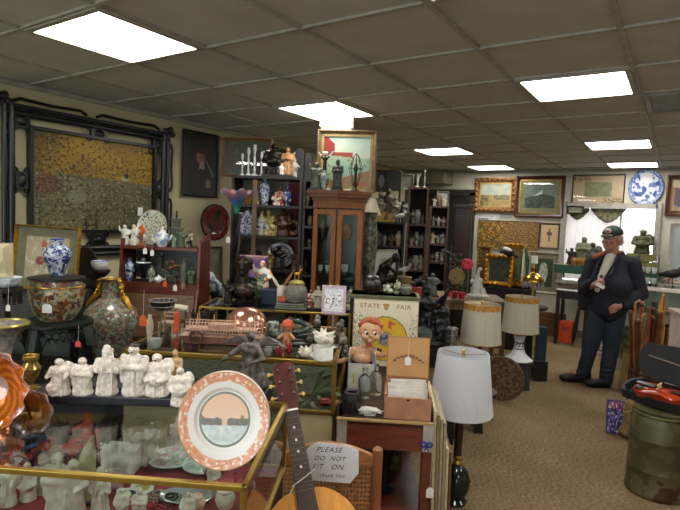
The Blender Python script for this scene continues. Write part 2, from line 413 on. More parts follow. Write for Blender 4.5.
def table(name,label,loc,w,d,h,mat,rz=A,cat='table',top=.03,leg=.045,apron=.08,rail=None,group=None):
    """origin: front-left bottom corner"""
    t=T(name,label,cat,loc,rz,group)
    b=B(); b.box((w/2,d/2,h-top/2),(w,d,top)); b.mk('table_top',mat,t,False,.004)
    b=B()
    for c,s in (((w/2,leg/2+.01,h-top-apron/2),(w-leg,.018,apron)),((w/2,d-leg/2-.01,h-top-apron/2),(w-leg,.018,apron)),((leg/2+.01,d/2,h-top-apron/2),(.018,d-leg,apron)),((w-leg/2-.01,d/2,h-top-apron/2),(.018,d-leg,apron))): b.box(c,s)
    b.mk('apron',mat,t,False)
    for x in (leg/2+.008,w-leg/2-.008):
        for y in (leg/2+.008,d-leg/2-.008):
            b=B(); b.box((x,y,(h-top)/2),(leg,leg,h-top)); b.mk('leg',mat,t,False,.003)
    if rail is not None: b=B(); b.box((w/2,d/2,rail),(w-.02,d-.02,.02)); b.mk('lower_shelf',mat,t,False)
    return t
def bird(name,label,loc,h,mat,bm=None,rz=A,group=None,cat='bird figurine'):
    t=T(name,label,cat,loc,rz,group)
    P=[('e',(0,0,h*.55),(h*.38,h*.2,h*.2),(0,-.25,0)),('c',(h*.2,0,h*.62),h*.12,(h*.32,0,h*.85),h*.09),('e',(h*.34,0,h*.9),(h*.11,h*.09,h*.1)),('c',(h*.42,0,h*.89),h*.04,(h*.56,0,h*.86),h*.012),('c',(-h*.3,0,h*.5),h*.11,(-h*.62,0,h*.46),h*.04)]
    blob('body',mat,t,P,h/40,2)
    for s in (-1,1): b=B(); b.tube([(0,s*h*.06,h*.4),(0.01*h,s*h*.07,h*.02)],h*.02,6); b.tube([(-.05*h,s*h*.07,h*.02),(.1*h,s*h*.08,h*.02)],h*.02,6); b.mk('leg',bm or mat,t)
    return t
def flowers(name,label,loc,h,w,cols,pot,group=None,n=14,cat='flower arrangement',leafc='2f4a2a'):
    t=T(name,label,cat,loc,A,group); rd=random.Random(hash_(label)); b=B(); b.lathe([(w*.18,0),(w*.22,h*.05),(w*.26,h*.3),(w*.2,h*.33)],(0,0,0),16); b.mk('pot',pot,t)
    b=B()
    for i in range(n*2):
        a=rd.uniform(0,2*PI); q=rd.uniform(.15,1); e=Vector((w/2*q*math.cos(a),w/2*q*math.sin(a),h*rd.uniform(.45,.9)))
        b.tube([(0,0,h*.3),(e.x*.5,e.y*.5,h*.5),e],[.0015,.001,.001],4)
        b.ell(e,(w*.07,w*.03,w*.035),6,4,(rd.uniform(-1,1),rd.uniform(-1,1),a))
    b.mk('leaves',M(leafc,.6),t)
    b=B()
    for i in range(n):
        a=rd.uniform(0,2*PI); q=rd.uniform(0,1); c=(w*.42*q*math.cos(a),w*.42*q*math.sin(a),h*rd.uniform(.55,.95))
        for k in range(5): b.ell((c[0]+w*.05*math.cos(k*1.26),c[1]+w*.05*math.sin(k*1.26),c[2]),(w*.05,w*.05,w*.03),6,4)
    b.mk('blossoms',MP(cols,30,.6),t); return t
def candlestick(name,label,loc,h,mat,rz=A,group=None,cat='candlestick',candle=None):
    t=T(name,label,cat,loc,rz,group); b=B(); r=h*.16
    b.lathe([(r,0),(r,h*.03),(r*.5,h*.07),(r*.2,h*.12),(r*.35,h*.2),(r*.16,h*.3),(r*.3,h*.5),(r*.15,h*.7),(r*.4,h*.85),(r*.5,h*.88),(r*.3,h*.9),(r*.32,h*1.0),(r*.2,h*1.0),(r*.18,h*.92)],(0,0,0),18); b.mk('stem',mat,t)
    if candle: b=B(); b.cyl((0,0,h*.92),h*.35,r*.15,r*.13,12); b.mk('candle',candle,t)
    return t
def book(name,label,loc,w,d,h,mat,rz=A,group=None,cat='book'):
    t=T(name,label,cat,loc,rz,group); b=B(); b.box((0,0,h*.06),(w,d,h*.12)); b.box((0,0,h*.94),(w,d,h*.12)); b.box((-w/2+h*.05,0,h/2),(h*.1,d,h*.8)); b.mk('cover',mat,t,False)
    b=B(); b.box((w*.01,0,h/2),(w*.95,d*.95,h*.75)); b.mk('pages',PAPER,t,False); return t
def boxy(name,label,loc,w,d,h,mat,lidm=None,rz=A,group=None,cat='box'):
    t=T(name,label,cat,loc,rz,group); b=B(); b.box((0,0,h*.36),(w,d,h*.72)); b.mk('body',mat,t,False,.003)
    b=B(); b.box((0,0,h*.86),(w*1.04,d*1.04,h*.28)); b.mk('lid',lidm or mat,t,False,.003); return t
def teapot(name,label,loc,h,w,mat,rz=A,group=None,cat='teapot'):
    t=T(name,label,cat,loc,rz,group); r=w*.33; b=B(); b.lathe([(r*.6,0),(r*.65,h*.04),(r*.95,h*.25),(r,h*.42),(r*.75,h*.65),(r*.45,h*.72)],(0,0,0),22); b.mk('body',mat,t)
    b=B(); b.lathe([(r*.5,h*.71),(r*.42,h*.8),(r*.1,h*.86),(r*.14,h*.93),(r*.03,h)],(0,0,0),16); b.mk('lid',mat,t)
    b=B(); b.tube([(r*.8,0,h*.3),(r*1.25,0,h*.4),(r*1.45,0,h*.62)],[h*.09,h*.06,h*.035],8); b.mk('spout',mat,t)
    b=B(); b.tube([(-r*.85,0,h*.58),(-r*1.4,0,h*.6),(-r*1.5,0,h*.35),(-r*.95,0,h*.2)],h*.035,8); b.mk('handle',mat,t); return t
def bust(name,label,loc,h,mat,base=None,rz=A,group=None):
    t=T(name,label,'bust',loc,rz,group)
    P=[('e',(0,0,h*.26),(h*.36,h*.2,h*.18)),('c',(0,0,h*.35),h*.13,(0,-h*.02,h*.6),h*.1),('e',(0,-h*.03,h*.78),(h*.145,h*.17,h*.21)),('e',(0,-h*.2,h*.76),(h*.03,h*.05,h*.05)),('e',(0,-h*.15,h*.65),(h*.07,h*.06,h*.05)),
       ('e',(-h*.16,0,h*.76),(h*.03,h*.04,h*.05)),('e',(h*.16,0,h*.76),(h*.03,h*.04,h*.05)),('e',(0,h*.03,h*.86),(h*.19,h*.19,h*.14)),('e',(-h*.06,-h*.17,h*.86),(h*.05,h*.04,h*.02)),('e',(h*.06,-h*.17,h*.86),(h*.05,h*.04,h*.02)),('e',(0,-h*.18,h*.69),(h*.05,h*.02,h*.015))]
    blob('body',mat,t,P,h/55,2,disp=h*.01,dsc=18/h); b=B(); b.lathe([(h*.18,0),(h*.2,h*.03),(h*.12,h*.07),(h*.14,h*.14)],(0,0,0),20); b.mk('base',base or mat,t); return t
def drum_shade(name,parent,z0,h,r0,r1,mat,pleats=0,band=None,scallop=False):
    n=pleats*2 if pleats else 48; b=bmesh.new(); R=[]
    for (r,z) in ((r0,z0),((r0+r1)/2,z0+h/2),(r1,z0+h),(r1-.003,z0+h),(r0-.003,z0)):
        R.append([b.verts.new(((r+(.0022 if (pleats and i%2) else 0))*math.cos(2*PI*i/n),(r+(.0022 if (pleats and i%2) else 0))*math.sin(2*PI*i/n),z)) for i in range(n)])
    for j in range(4):
        for i in range(n): b.faces.new((R[j][i],R[j][(i+1)%n],R[j+1][(i+1)%n],R[j+1][i]))
    for i in range(n): b.faces.new((R[4][i],R[4][(i+1)%n],R[0][(i+1)%n],R[0][i]))
    bmesh.ops.recalc_face_normals(b,faces=b.faces[:]); me=bpy.data.meshes.new(name); b.to_mesh(me); b.free(); me.materials.append(mat)
    o=bpy.data.objects.new(name,me); COL.objects.link(o); o.parent=parent
    if band:
        q=B(); k=96; top=z0+h; bh=h*.12
        a=q.ring(Vector((0,0,top+.002)),Vector((1,0,0)),Vector((0,1,0)),r1+.003,k)
        c=[]; 
        for i in range(k):
            dz=bh+(.010*abs(math.sin(i*PI/4)) if scallop else 0); rr=r1+(r0-r1)*dz/h+.004
            c.append(q.b.verts.new((rr*math.cos(2*PI*i/k),rr*math.sin(2*PI*i/k),top-dz)))
        q.bridge(a,c); q.mk('trim_band',band,o)
        q=B(); q.torus((0,0,z0+.002),r0,.003,None,48,6); q.mk('lower_edge',band,o)
    return o
def shade_mat(col,tr=.35):
    k=('sh',col,tr)
    if k in MC: return MC[k]
    mt=bpy.data.materials.new('lamp_fabric_'+col); mt.use_nodes=True; nt=mt.node_tree; N=nt.nodes; L=nt.links
    b=N['Principled BSDF']; b.inputs['Base Color'].default_value=lin(col); b.inputs['Roughness'].default_value=.8
    tl=N.new('ShaderNodeBsdfTranslucent'); tl.inputs[0].default_value=lin(col); x=N.new('ShaderNodeMixShader'); x.inputs[0].default_value=tr
    L.new(b.outputs[0],x.inputs[1]); L.new(tl.outputs[0],x.inputs[2]); L.new(x.outputs[0],N['Material Output'].inputs[0]); MC[k]=mt; return mt
def harp(t,z0,z1,r,ztop,rtop):
    b=B(); b.tube([(0,0,z0),(-r,0,z0+(z1-z0)*.3),(-r,0,z0+(z1-z0)*.7),(0,0,z1),(r,0,z0+(z1-z0)*.7),(r,0,z0+(z1-z0)*.3),(0,0,z0)],.003,6); b.mk('harp',BRASS,t)
    b=B()
    for k in range(3): b.tube([(0,0,ztop),(rtop*math.cos(k*2.09+.3),rtop*math.sin(k*2.09+.3),ztop)],.002,5)
    b.torus((0,0,ztop),.012,.003,None,14,6); b.mk('spider',BRASS,t)
    b=B(); b.lathe([(.008,ztop),(.012,ztop+.006),(.005,ztop+.014),(.011,ztop+.024),(.004,ztop+.036)],(0,0,0),12); b.mk('finial',BRASS,t)
# ---------- room ----------
XL,XR,YB,YF=-3.9,2.6,8.3,-3.4
TILE=.61; TX=-.2745; TY=1.909
# carpet
def carpet():
    mt=bpy.data.materials.new('carpet'); mt.use_nodes=True; nt=mt.node_tree; N=nt.nodes; L=nt.links; b=N['Principled BSDF']; b.inputs['Roughness'].default_value=.95; b.inputs['Specular IOR Level'].default_value=.1
    tc=N.new('ShaderNodeTexCoord')
    n=N.new('ShaderNodeTexNoise'); n.inputs['Scale'].default_value=130; n.inputs['Detail'].default_value=2
    mp=N.new('ShaderNodeMapping'); mp.inputs['Scale'].default_value=(.35,1.6,1); mp.inputs['Rotation'].default_value=(0,0,.2)
    L.new(tc.outputs['Object'],mp.inputs[0]); L.new(mp.outputs[0],n.inputs[0])
    n2=N.new('ShaderNodeTexNoise'); n2.inputs['Scale'].default_value=1.3; L.new(tc.outputs['Object'],n2.inputs[0])
    cr=N.new('ShaderNodeValToRGB'); e=cr.color_ramp.elements; e[0].position=.36; e[0].color=lin('5a4a37'); e[1].position=.66; e[1].color=lin('a08a69'); L.new(n.outputs[0],cr.inputs[0])
    mx=N.new('ShaderNodeMix'); mx.data_type='RGBA'; mx.blend_type='MULTIPLY'; mx.inputs[0].default_value=1
    cr2=N.new('ShaderNodeValToRGB'); f=cr2.color_ramp.elements; f[0].position=.35; f[0].color=(.75,.74,.72,1); f[1].position=.65; f[1].color=(1,1,1,1); L.new(n2.outputs[0],cr2.inputs[0])
    L.new(cr.outputs[0],mx.inputs[6]); L.new(cr2.outputs[0],mx.inputs[7]); L.new(mx.outputs[2],b.inputs['Base Color'])
    bp=N.new('ShaderNodeBump'); bp.inputs['Strength'].default_value=.5; bp.inputs['Distance'].default_value=.004; L.new(n.outputs[0],bp.inputs['Height']); L.new(bp.outputs[0],b.inputs['Normal'])
    return mt
b=B(); b.box(((XL+XR)/2,(YB+YF)/2,-.05),(XR-XL+.4,YB-YF+1.2,.1)); struct(b.mk('floor',carpet(),None,False))
WALL=M('c6bf98',.75,0,.05,3); WALLB=M('bdb7a6',.75,0,.05,3)
wn=Vector((0,1,0)); wp=Vector((0,YB,0))
wl=pY(566,206,YB); wr=pY(658,206,YB); wb=pY(600,283,YB).z; wt=wl.z-.0
X0,X1,Z0,Z1=wl.x,wr.x,wb,wl.z
b=B(); b.box((XL-.06,(YB+YF)/2,1.22),(.12,YB-YF+.3,2.44)); struct(b.mk('wall_left',WALL,None,False))
b=B(); th=.12; y=YB+th/2
b.box(((XL+X0)/2,y,1.22),(X0-XL,th,2.44)); b.box(((X1+XR)/2,y,1.22),(XR-X1,th,2.44)); b.box(((X0+X1)/2,y,Z0/2),(X1-X0,th,Z0)); b.box(((X0+X1)/2,y,(Z1+2.44)/2),(X1-X0,th,2.44-Z1))
struct(b.mk('wall_back',WALLB,None,False))
b=B(); b.box((XR+.06,(YB+YF)/2,1.22),(.12,YB-YF+.3,2.44)); struct(b.mk('wall_right',WALLB,None,False))
b=B(); y=YF-th/2
b.box(((XL+XR)/2,y,.25),(XR-XL,th,.5)); b.box(((XL+XR)/2,y,2.34),(XR-XL,th,.2))
for x in (XL+.15,-.65,XR-.15): b.box((x,y,1.37),(.3,th,1.74))
struct(b.mk('wall_front',WALLB,None,False))
for i,(a,c) in enumerate(((XL+.3,-.8),(-.5,XR-.3))):
    b=B(); b.box(((a+c)/2,y,1.37),(c-a,.01,1.74)); struct(b.mk('window_%d'%(i+2),MGL('eef2f2'),None,False))
# ceiling
CEIL=M('c0bcb6',.9,0,.05,5); RAIL=M('a9a49a',.6)
b=B(); b.box(((XL+XR)/2,(YB+YF)/2,ZC+.06),(XR-XL+.4,YB-YF+1.2,.1)); struct(b.mk('ceiling',CEIL,None,False))
b=B(); z=ZC+.004
i=-6
while TX+TILE*i<XR:
    x=TX+TILE*i
    if x>XL: b.box((x,(YB+YF)/2,z),(.024,YB-YF,.012))
    i+=1
j=-9
while TY+TILE*j<YB:
    if TY+TILE*j>YF: b.box(((XL+XR)/2,TY+TILE*j,z-.0015),(XR-XL,.024,.012))
    j+=1
struct(b.mk('trim_1',RAIL,None,False))
b=B()
for c,s in (((XL+.012,(YB+YF)/2,ZC-.012),(.024,YB-YF,.03)),(((XL+XR)/2,YB-.012,ZC-.012),(XR-XL,.024,.03)),((XR-.012,(YB+YF)/2,ZC-.012),(.024,YB-YF,.03))): b.box(c,s)
struct(b.mk('trim_2',RAIL,None,False))
b=B(); b.box((XL+.008,(YB+YF)/2,.05),(.016,YB-YF,.1)); struct(b.mk('baseboard_left',M('6a6450',.6),None,False))
b=B(); b.box(((XL+XR)/2,YB-.008,.05),(XR-XL,.016,.1)); struct(b.mk('baseboard_back',M('6a6450',.6),None,False))
# ceiling lights
PANEL=bpy.data.materials.new('light_diffuser'); PANEL.use_nodes=True; nt=PANEL.node_tree; nt.nodes.remove(nt.nodes['Principled BSDF'])
e=nt.nodes.new('ShaderNodeEmission'); e.inputs[0].default_value=(1,.965,.91,1); e.inputs[1].default_value=LAMP; nt.links.new(e.outputs[0],nt.nodes['Material Output'].inputs[0])
LB={(-4,-1):'bright square ceiling light panel over the gold screen, nearest on the left',(-4,2):'square ceiling light panel beside the hanging cream ceiling box',(-4,6):'square ceiling light panel beyond the curio cabinet, second from the back on the left',
    (-4,9):'small looking ceiling light panel farthest back in the left row',(-1,2):'large bright square ceiling light panel beside the ceiling vent',(-1,6):'square ceiling light panel in front of the back wall plate, middle of the right row',
    (-1,9):'thin looking ceiling light panel farthest back in the right row above the plate'}
for (i,j) in [(-4,-1),(-4,2),(-4,6),(-4,9),(-1,2),(-1,6),(-1,9),(2,2),(2,6),(-1,-1),(-1,-4),(-4,-4),(2,-3)]:
    c=(TX+TILE*(i+.5),TY+TILE*(j+.5),ZC)
    t=T('ceiling_light',LB.get((i,j),'square ceiling light panel beyond the edge of the view'),'ceiling light',c,0,'fluorescent ceiling light panels')
    h=TILE/2; b=B()
    for cc,s in (((0,h-.02,-.004),(2*h-.02,.03,.012)),((0,-h+.02,-.004),(2*h-.02,.03,.012)),((h-.02,0,-.004),(.03,2*h-.06,.012)),((-h+.02,0,-.004),(.03,2*h-.06,.012))): b.box(cc,s)
    b.mk('frame',RAIL,t,False); b=B(); b.box((0,0,.002),(2*h-.06,2*h-.06,.006)); b.mk('diffuser',PANEL,t,False)
t=T('ceiling_vent','grey slatted air vent in the ceiling beside the large right light panel','vent',(TX+.5*TILE,TY+3.5*TILE,ZC),0)
b=B()
for q in range(4): b.box((0,.02+(-.25+q*.13),-.006),(.5,.012,.03),(.6,0,0))
for x in (-.27,.27): b.box((x,0,-.006),(.03,.56,.02))
for y_ in (-.27,.27): b.box((0,y_,-.006),(.56,.03,.02))
b.mk('frame',M('8f8b84',.5),t,False); b=B(); b.box((0,0,.004),(.52,.52,.004)); b.mk('duct',BLK,t,False)
q=pz(337,130,2.33); t=T('hanging_box','cream rectangular box hanging from the ceiling above the farm painting','ceiling box',(q.x,q.y,2.31),A)
b=B(); b.box((0,0,.075),(.27,.2,.1)); b.mk('body',M('cfc7ad',.6),t,False,.004); b=B(); b.box((0,0,.013),(.24,.18,.026)); b.mk('lens',M('ddd6c2',.5),t,False); b=B(); b.box((0,0,.1268),(.3,.22,.004)); b.mk('flange',RAIL,t,False)
# back wall window, lace, trims
b=B(); cx,cz=(X0+X1)/2,(Z0+Z1)/2; W,H=X1-X0,Z1-Z0; fr=.07
for c,s in (((X0-fr/2+.02,YB-.015,cz),(fr,.05,H+2*fr)),((X1+fr/2-.02,YB-.015,cz),(fr,.05,H+2*fr)),((cx,YB-.015,Z1+fr/2-.02),(W,.05,fr)),((cx,YB-.06,Z0-.02),(W+.1,.16,.035))): b.box(c,s)
b.box((X0+W*.62,YB+.09,cz),(.03,.03,H)); 
w1=struct(b.mk('window_1',M('9a978c',.5),None,False)); b=B(); b.box((cx,YB+.105,cz),(W,.006,H)); g=b.mk('window_pane',MGL('f2f4f4'),w1,False)
lace=bpy.data.materials.new('lace'); lace.use_nodes=True; nt=lace.node_tree; N=nt.nodes; L=nt.links; pb=N['Principled BSDF']; pb.inputs['Base Color'].default_value=(.85,.8,.78,1); pb.inputs['Roughness'].default_value=.9
tc=N.new('ShaderNodeTexCoord'); mp=N.new('ShaderNodeMapping'); mp.inputs['Rotation'].default_value=(0,.785,0); ck=N.new('ShaderNodeTexChecker'); ck.inputs['Scale'].default_value=48; L.new(tc.outputs['Object'],mp.inputs[0]); L.new(mp.outputs[0],ck.inputs[0])
tl=N.new('ShaderNodeBsdfTranslucent'); tl.inputs[0].default_value=(.9,.85,.84,1); x1=N.new('ShaderNodeMixShader'); x1.inputs[0].default_value=.38; L.new(pb.outputs[0],x1.inputs[1]); L.new(tl.outputs[0],x1.inputs[2])
tr=N.new('ShaderNodeBsdfTransparent'); x2=N.new('ShaderNodeMixShader'); ml=N.new('ShaderNodeMath'); ml.operation='MULTIPLY'; ml.inputs[1].default_value=.16; L.new(ck.outputs[1],ml.inputs[0]); L.new(ml.outputs[0],x2.inputs[0]); L.new(x1.outputs[0],x2.inputs[1]); L.new(tr.outputs[0],x2.inputs[2]); L.new(x2.outputs[0],N['Material Output'].inputs[0])
def curtain(x0,x1,z0,z1,name,label,mat,y,scal=0,gr=None,dip=.0):
    n=40; b=bmesh.new(); R=[]
    for k,zf in enumerate((0,.25,.5,.75,1)):
        row=[]
        for i in range(n+1):
            u=i/n; bot=z0+(dip*abs(2*u-1)**1.6 if dip else 0)
            row.append(b.verts.new((x0+(x1-x0)*u,y+.008*math.sin(u*2*PI*7)*(1-zf*.4),bot+(z1-bot)*zf)))
        R.append(row)
    for k in range(4):
        for i in range(n): b.faces.new((R[k][i],R[k][i+1],R[k+1][i+1],R[k+1][i]))
    me=bpy.data.meshes.new(name); b.to_mesh(me); b.free(); me.materials.append(mat); me.polygons.foreach_set('use_smooth',[True]*len(me.polygons))
    o=bpy.data.objects.new(name,me); COL.objects.link(o)
    md=o.modifiers.new('s','SOLIDIFY'); md.thickness=.002
    tagm(o,label,'curtain',gr); return o
curtain(X0+.01,X0+W*.6,Z0+.02,Z1-.03,'lace_curtain','white lace curtain panel behind the two olive swags in the window',lace,YB+.06,gr='white lace window curtains')
curtain(X0+W*.64,X1-.06,Z0+.02,Z1-.13,'lace_curtain','bright white lace curtain panel at the right of the window, behind the hatted head',lace,YB+.06,gr='white lace window curtains')
OL=M('7b765c',.8,0,.3,25)
curtain(X0,X0+W*.27,Z1-.20,Z1-.02,'swag_valance','olive scalloped window swag beneath the thin framed print',OL,YB+.035,gr='olive scalloped window swags',dip=.14)
curtain(X0+W*.28,X0+W*.68,Z1-.23,Z1-.02,'swag_valance','wider olive scalloped window swag above the man in the cap',OL,YB+.035,gr='olive scalloped window swags',dip=.2)
# dark doorway left in the back wall
a=pY(452,200,YB); b=B(); b.box((a.x-.1,YB-.02,1.02),(.86,.04,2.04)); dd_=struct(b.mk('door_1',M('17130f',.6),None,False))
b=B()
for c,s in (((a.x-.56,YB-.03,1.05),(.09,.06,2.1)),((a.x+.36,YB-.03,1.05),(.09,.06,2.1)),((a.x-.1,YB-.03,2.1),(1.01,.06,.1))): b.box(c,s)
b.mk('door_frame',M('2b241c',.5),dd_,False)
b=B(); b.box((a.x-1.0,YB-.2,2.33),(2.0,.4,.2)); struct(b.mk('trim_3',M('827b6c',.8),None,False))
# ---------- world ----------
w=bpy.data.worlds.new('world'); SC.world=w; w.use_nodes=True; bg=w.node_tree.nodes['Background']; bg.inputs[0].default_value=(.95,.97,1,1); bg.inputs[1].default_value=WORLD
SC.view_settings.view_transform='Standard'; SC.view_settings.look='None'; SC.view_settings.gamma=1; SC.view_settings.use_curve_mapping=False; SC.view_settings.exposure=EXPO
try: SC.cycles.use_denoising=True; SC.cycles.max_bounces=10; SC.cycles.transparent_max_bounces=24; SC.cycles.caustics_reflective=False; SC.cycles.caustics_refractive=False
except Exception: pass

# ---------- front display case ----------
def frame_edges(b,w,d,z0,z1,e):
    for x in (-w,0):
        for y in (0,d): b.box((x,y,(z0+z1)/2),(e,e,z1-z0+e))
    for z in (z0,z1):
        for y in (0,d): b.box((-w/2,y,z),(w+e,e,e))
        for x in (-w,0): b.box((x,d/2,z),(e,d,e))
def showcase(name,label,loc,w,d,zt,zfloor,base_mat,deck_mat,e=.014,shelves=(),bz=.0,group=None):
    """origin: front right corner at the floor, runs to -x"""
    t=T(name,label,'display case',loc,A,group)
    b=B(); b.box((-w/2,d/2,bz+(zfloor-bz)/2),(w,d,zfloor-bz)); b.mk('base',base_mat,t,False,.004)
    b=B(); b.box((-w/2,d/2,zfloor+.004),(w-.02,d-.02,.006)); b.mk('cloth_deck',deck_mat,t,False)
    b=B(); frame_edges(b,w,d,zfloor+e/2,zt-e/2,e); b.mk('frame',BRASS,t,False,.002)
    b=B(); b.box((-w/2,d/2,zt-.003),(w-e,d-e,.005)); b.mk('glass_top',CLEAR,t,False)
    b=B(); b.box((-w/2,0,(zt+zfloor)/2),(w-e,.004,zt-zfloor-e)); b.mk('front_glass',CLEAR,t,False)
    for x in (0,): b=B(); b.box((x,d/2,(zt+zfloor)/2),(.004,d-e,zt-zfloor-e)); b.mk('side_glass',CLEAR,t,False)
    return t
RED=M('8c2434',.85,0,.2,30)
c1=pz(244,485,1.0); c1.z=0
CASE1=showcase('display_case','glass display case with brass edges and red cloth, nearest on the left',c1,1.25,.52,1.0,.78,DWOOD,RED)
CD=M('b9ad84',.55,0,.08,8)
c2=pz(345,362,.97)-KU*.045; c2.z=0
CASE2=showcase('display_case','low glass topped case on a cream base behind the guitar head',c2,.95,.72,.97,.73,CD,M('5b5646',.8,0,.4,40),e=.018)
c3=pz(350,314,1.0); c3.z=0
CASE3=showcase('display_case','rear glass case with brass rail in front of the curio cabinet, under the glass jar',c3,.96,.36,1.0,.7,DWOOD,M('3d4234',.8,0,.4,40),e=.014)
# dark counter at the left behind the front case
q=pd(108,300,2.45)
t=T('wooden_counter','long dark wooden counter under the carved stand and the dragon vase','counter',(q.x-KU.x*1.22,q.y-KU.y*1.22,0),A)
b=B(); b.box((.61,.44,.7),(1.22,.88,.04)); b.mk('counter_top',DWOOD,t,False,.004); b=B(); b.box((.61,.44,.34),(1.18,.84,.68)); b.mk('body',M('17181c',.5),t,False)
CNT=.72
# ======== left wall ========
XW=XL
# black carved outer frame with brass-toned painted panel
def leftrect(x0,y0,x1,y1,off=0):
    a=pX(x0,(y0+y1)/2,XL+off); c=pX(x1,(y0+y1)/2,XL+off); xm=(x0+x1)/2; tp=pX(xm,y0,XL+off); bt=pX(xm,y1,XL+off)
    return Vector((XL+off,(a.y+c.y)/2,bt.z)),abs(c.y-a.y),tp.z-bt.z
FRB=M('0d1512',.35,0,.3,30)
t=T('gold_screen','large gold floral screen in a black carved open frame on the left wall','screen',(XL+.01,2.33,.95),PI/2)
Wd,Hd=1.58,1.37     # local x = along wall
def gold(u,v):
    st=.575-.06*u+.03*(u>.17)-.0*v
    top=v>st
    f1,f2,f3=nz(u*1.3,v,34,5),nz(u,v,12,9),nz(u*1.2,v,60,3)
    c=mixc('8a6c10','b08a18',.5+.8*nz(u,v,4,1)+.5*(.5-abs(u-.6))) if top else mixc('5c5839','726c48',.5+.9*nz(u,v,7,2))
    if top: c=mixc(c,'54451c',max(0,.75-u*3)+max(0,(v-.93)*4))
    d=.05+.55*max(0,f2)+(.25 if (v<.5 or u<.3 or abs(v-.7)<.12) else 0)
    if f1*.6+f3*.6>.34-d*.42: c=mixc(c,'2a200e',.7)
    if abs(nz(u+.1*f2,v,7,31))<.018: c=mixc(c,'3a2e14',.6)
    if f1<-.42: c=mixc(c,'b0aa88',.5)
    if (u-.1)**2+(v-.47)**2<.011 and f3>-.1: c=mixc('6d3a2a','4a2418',f1+.5)
    if top and (u-.74)**2/.0012+(v-st-.03)**2/.0006<1: c='a8a490'
    if top and (u-.75)**2/.0004+(v-st-.07)**2/.001<1: c='18140c'
    if (u-.33)**2+(v-.36)**2<.006 and f3>-.2: c='7c7a64'
    if .38<u<.5 and .0<v<.22 and abs(nz(u,v,10,3))<.09: c='2c200c'
    return c
iw,ih=1.0,.70
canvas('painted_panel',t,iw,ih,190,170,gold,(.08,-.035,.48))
b=B(); X0_,X1_,Z0_,Z1_=.08-iw/2,.08+iw/2,.48,.48+ih
for c,s in (((X0_-.012,-.04,(Z0_+Z1_)/2),(.024,.05,ih+.05)),((X1_+.012,-.04,(Z0_+Z1_)/2),(.024,.05,ih+.05)),((.08,-.04,Z1_+.012),(iw,.05,.024)),((.08,-.04,Z0_-.012),(iw,.05,.024))): b.box(c,s)
b.mk('inner_frame',FRB,t,False)
O0,O1,P0,P1=-.60,.735,.29,1.32
b=B()
for s_ in (0,.045):
    r=.022 if s_ else .018
    for a,c in (((O0+s_,-.04,P0),(O0+s_,-.04,P1)),((O1-s_,-.04,P0),(O1-s_,-.04,P1)),((O0,-.04,P1-s_),(O1,-.04,P1-s_)),((O0,-.04,P0+s_),(O1,-.04,P0+s_))): b.tube([a,c],r,10)
b.mk('outer_frame',M('151b1e',.28,0,.2,30),t)
def scroll(b,x,z,w,h):
    b.box((x,-.035,z),(w*.55,.03,h*.6))
    for sx in (-1,1):
        for sz in (-1,1): b.torus((x+sx*w*.3,-.035,z+sz*h*.32),min(w,h)*.14,min(w,h)*.07,(PI/2,0,0),12,6)
    b.ell((x,-.045,z),(w*.2,.02,h*.25),10,6)
for (x,z,w_,h_) in ((-.49,1.23,.2,.17),(.62,1.22,.17,.19),(.08,1.225,.24,.13),(-.49,.82,.15,.2),(.64,.84,.13,.22),(-.49,.40,.17,.17),(.62,.40,.17,.17),(.08,.40,.24,.13)):
    b=B(); scroll(b,x,z,w_,h_); b.mk('carved_bracket',FRB,t)
b=B()
for a,c in ((-.55,-.02),(.06,.64)): b.tube([(a,-.04,1.35),(a+.05,-.04,1.375),((a+c)/2,-.04,1.365),(c-.05,-.04,1.375),(c,-.04,1.35)],.012,8)
for a,c in ((.34,.76),(.82,1.24)): b.tube([(.765,-.04,a),(.785,-.04,a+.05),(.775,-.04,(a+c)/2),(.785,-.04,c-.05),(.765,-.04,c)],.011,8)
for x,z in ((-.62,1.34),(.74,1.33)):
    for k in range(6): b.ell((x+.045*math.cos(k),-.04,z+.04*math.sin(k*1.7)),(.028,.02,.028),8,5)
b.mk('outer_carving',FRB,t)
b=B(); b.slab([(0,0),(.05,0),(.05,.07),(0,.07)],.002); b.mk('price_card',TAGW,t,False,loc=(.43,-.05,.60))
# portrait
def portrait(u,v):
    c=mixc('12130f','1d1d16',.5+nz(u,v,5))
    if (u-.5)**2/.02+(v-.62)**2/.012<1: c=mixc('9a6848','5c3726',(u-.42)*4)
    if v>.68 and (u-.52)**2/.03+(v-.72)**2/.004<1: c='3a1812'
    if (u-.53)**2/.006+(v-.46)**2/.018<1: c=mixc('a8a294','7c766a',nz(u,v,20)+.4)
    if (u-.72)**2/.006+(v-.2)**2/.006<1: c='8b7a62'
    if abs((v-.5)-(-(u-.72))*1.1)<.015 and .66<u<.88: c='9a9488'
    if (u-.5)**2/.1+(v-.15)**2/.1<1 and v<.42 and (u-.72)**2>.006: c='1b1712'
    return c
p,w_,h_=leftrect(182,132,218,197,.03)
framed('portrait_painting','dark portrait of a bearded man in a red cap on the left wall',p,w_,h_,.012,DWOOD,portrait,PI/2,0,nx=40,ny=56,cat='painting',depth=.02)
# red lacquer plate
p,w_,h_=leftrect(201,204,229,240,.014)
def redp(q,a):
    x,y=q*math.cos(a),q*math.sin(a)
    if q>.95: return '2a0d0a'
    if q<.72 and nz(x*.5,y*.5,5,4)>-.02 and (abs(x+.35)<.25 or abs(x-.2)<.35): return mixc('1b1d1a','33302a',nz(x,y,6)+.4)
    return mixc('7d1512','5d1110',nz(x,y,3)+.4)
plate('lacquer_plate','large round red lacquer plate with dark figures hung on the left wall',p,w_,h_,'2a0d0a',rz=PI/2,tilt=0,fn=redp,stand=False)
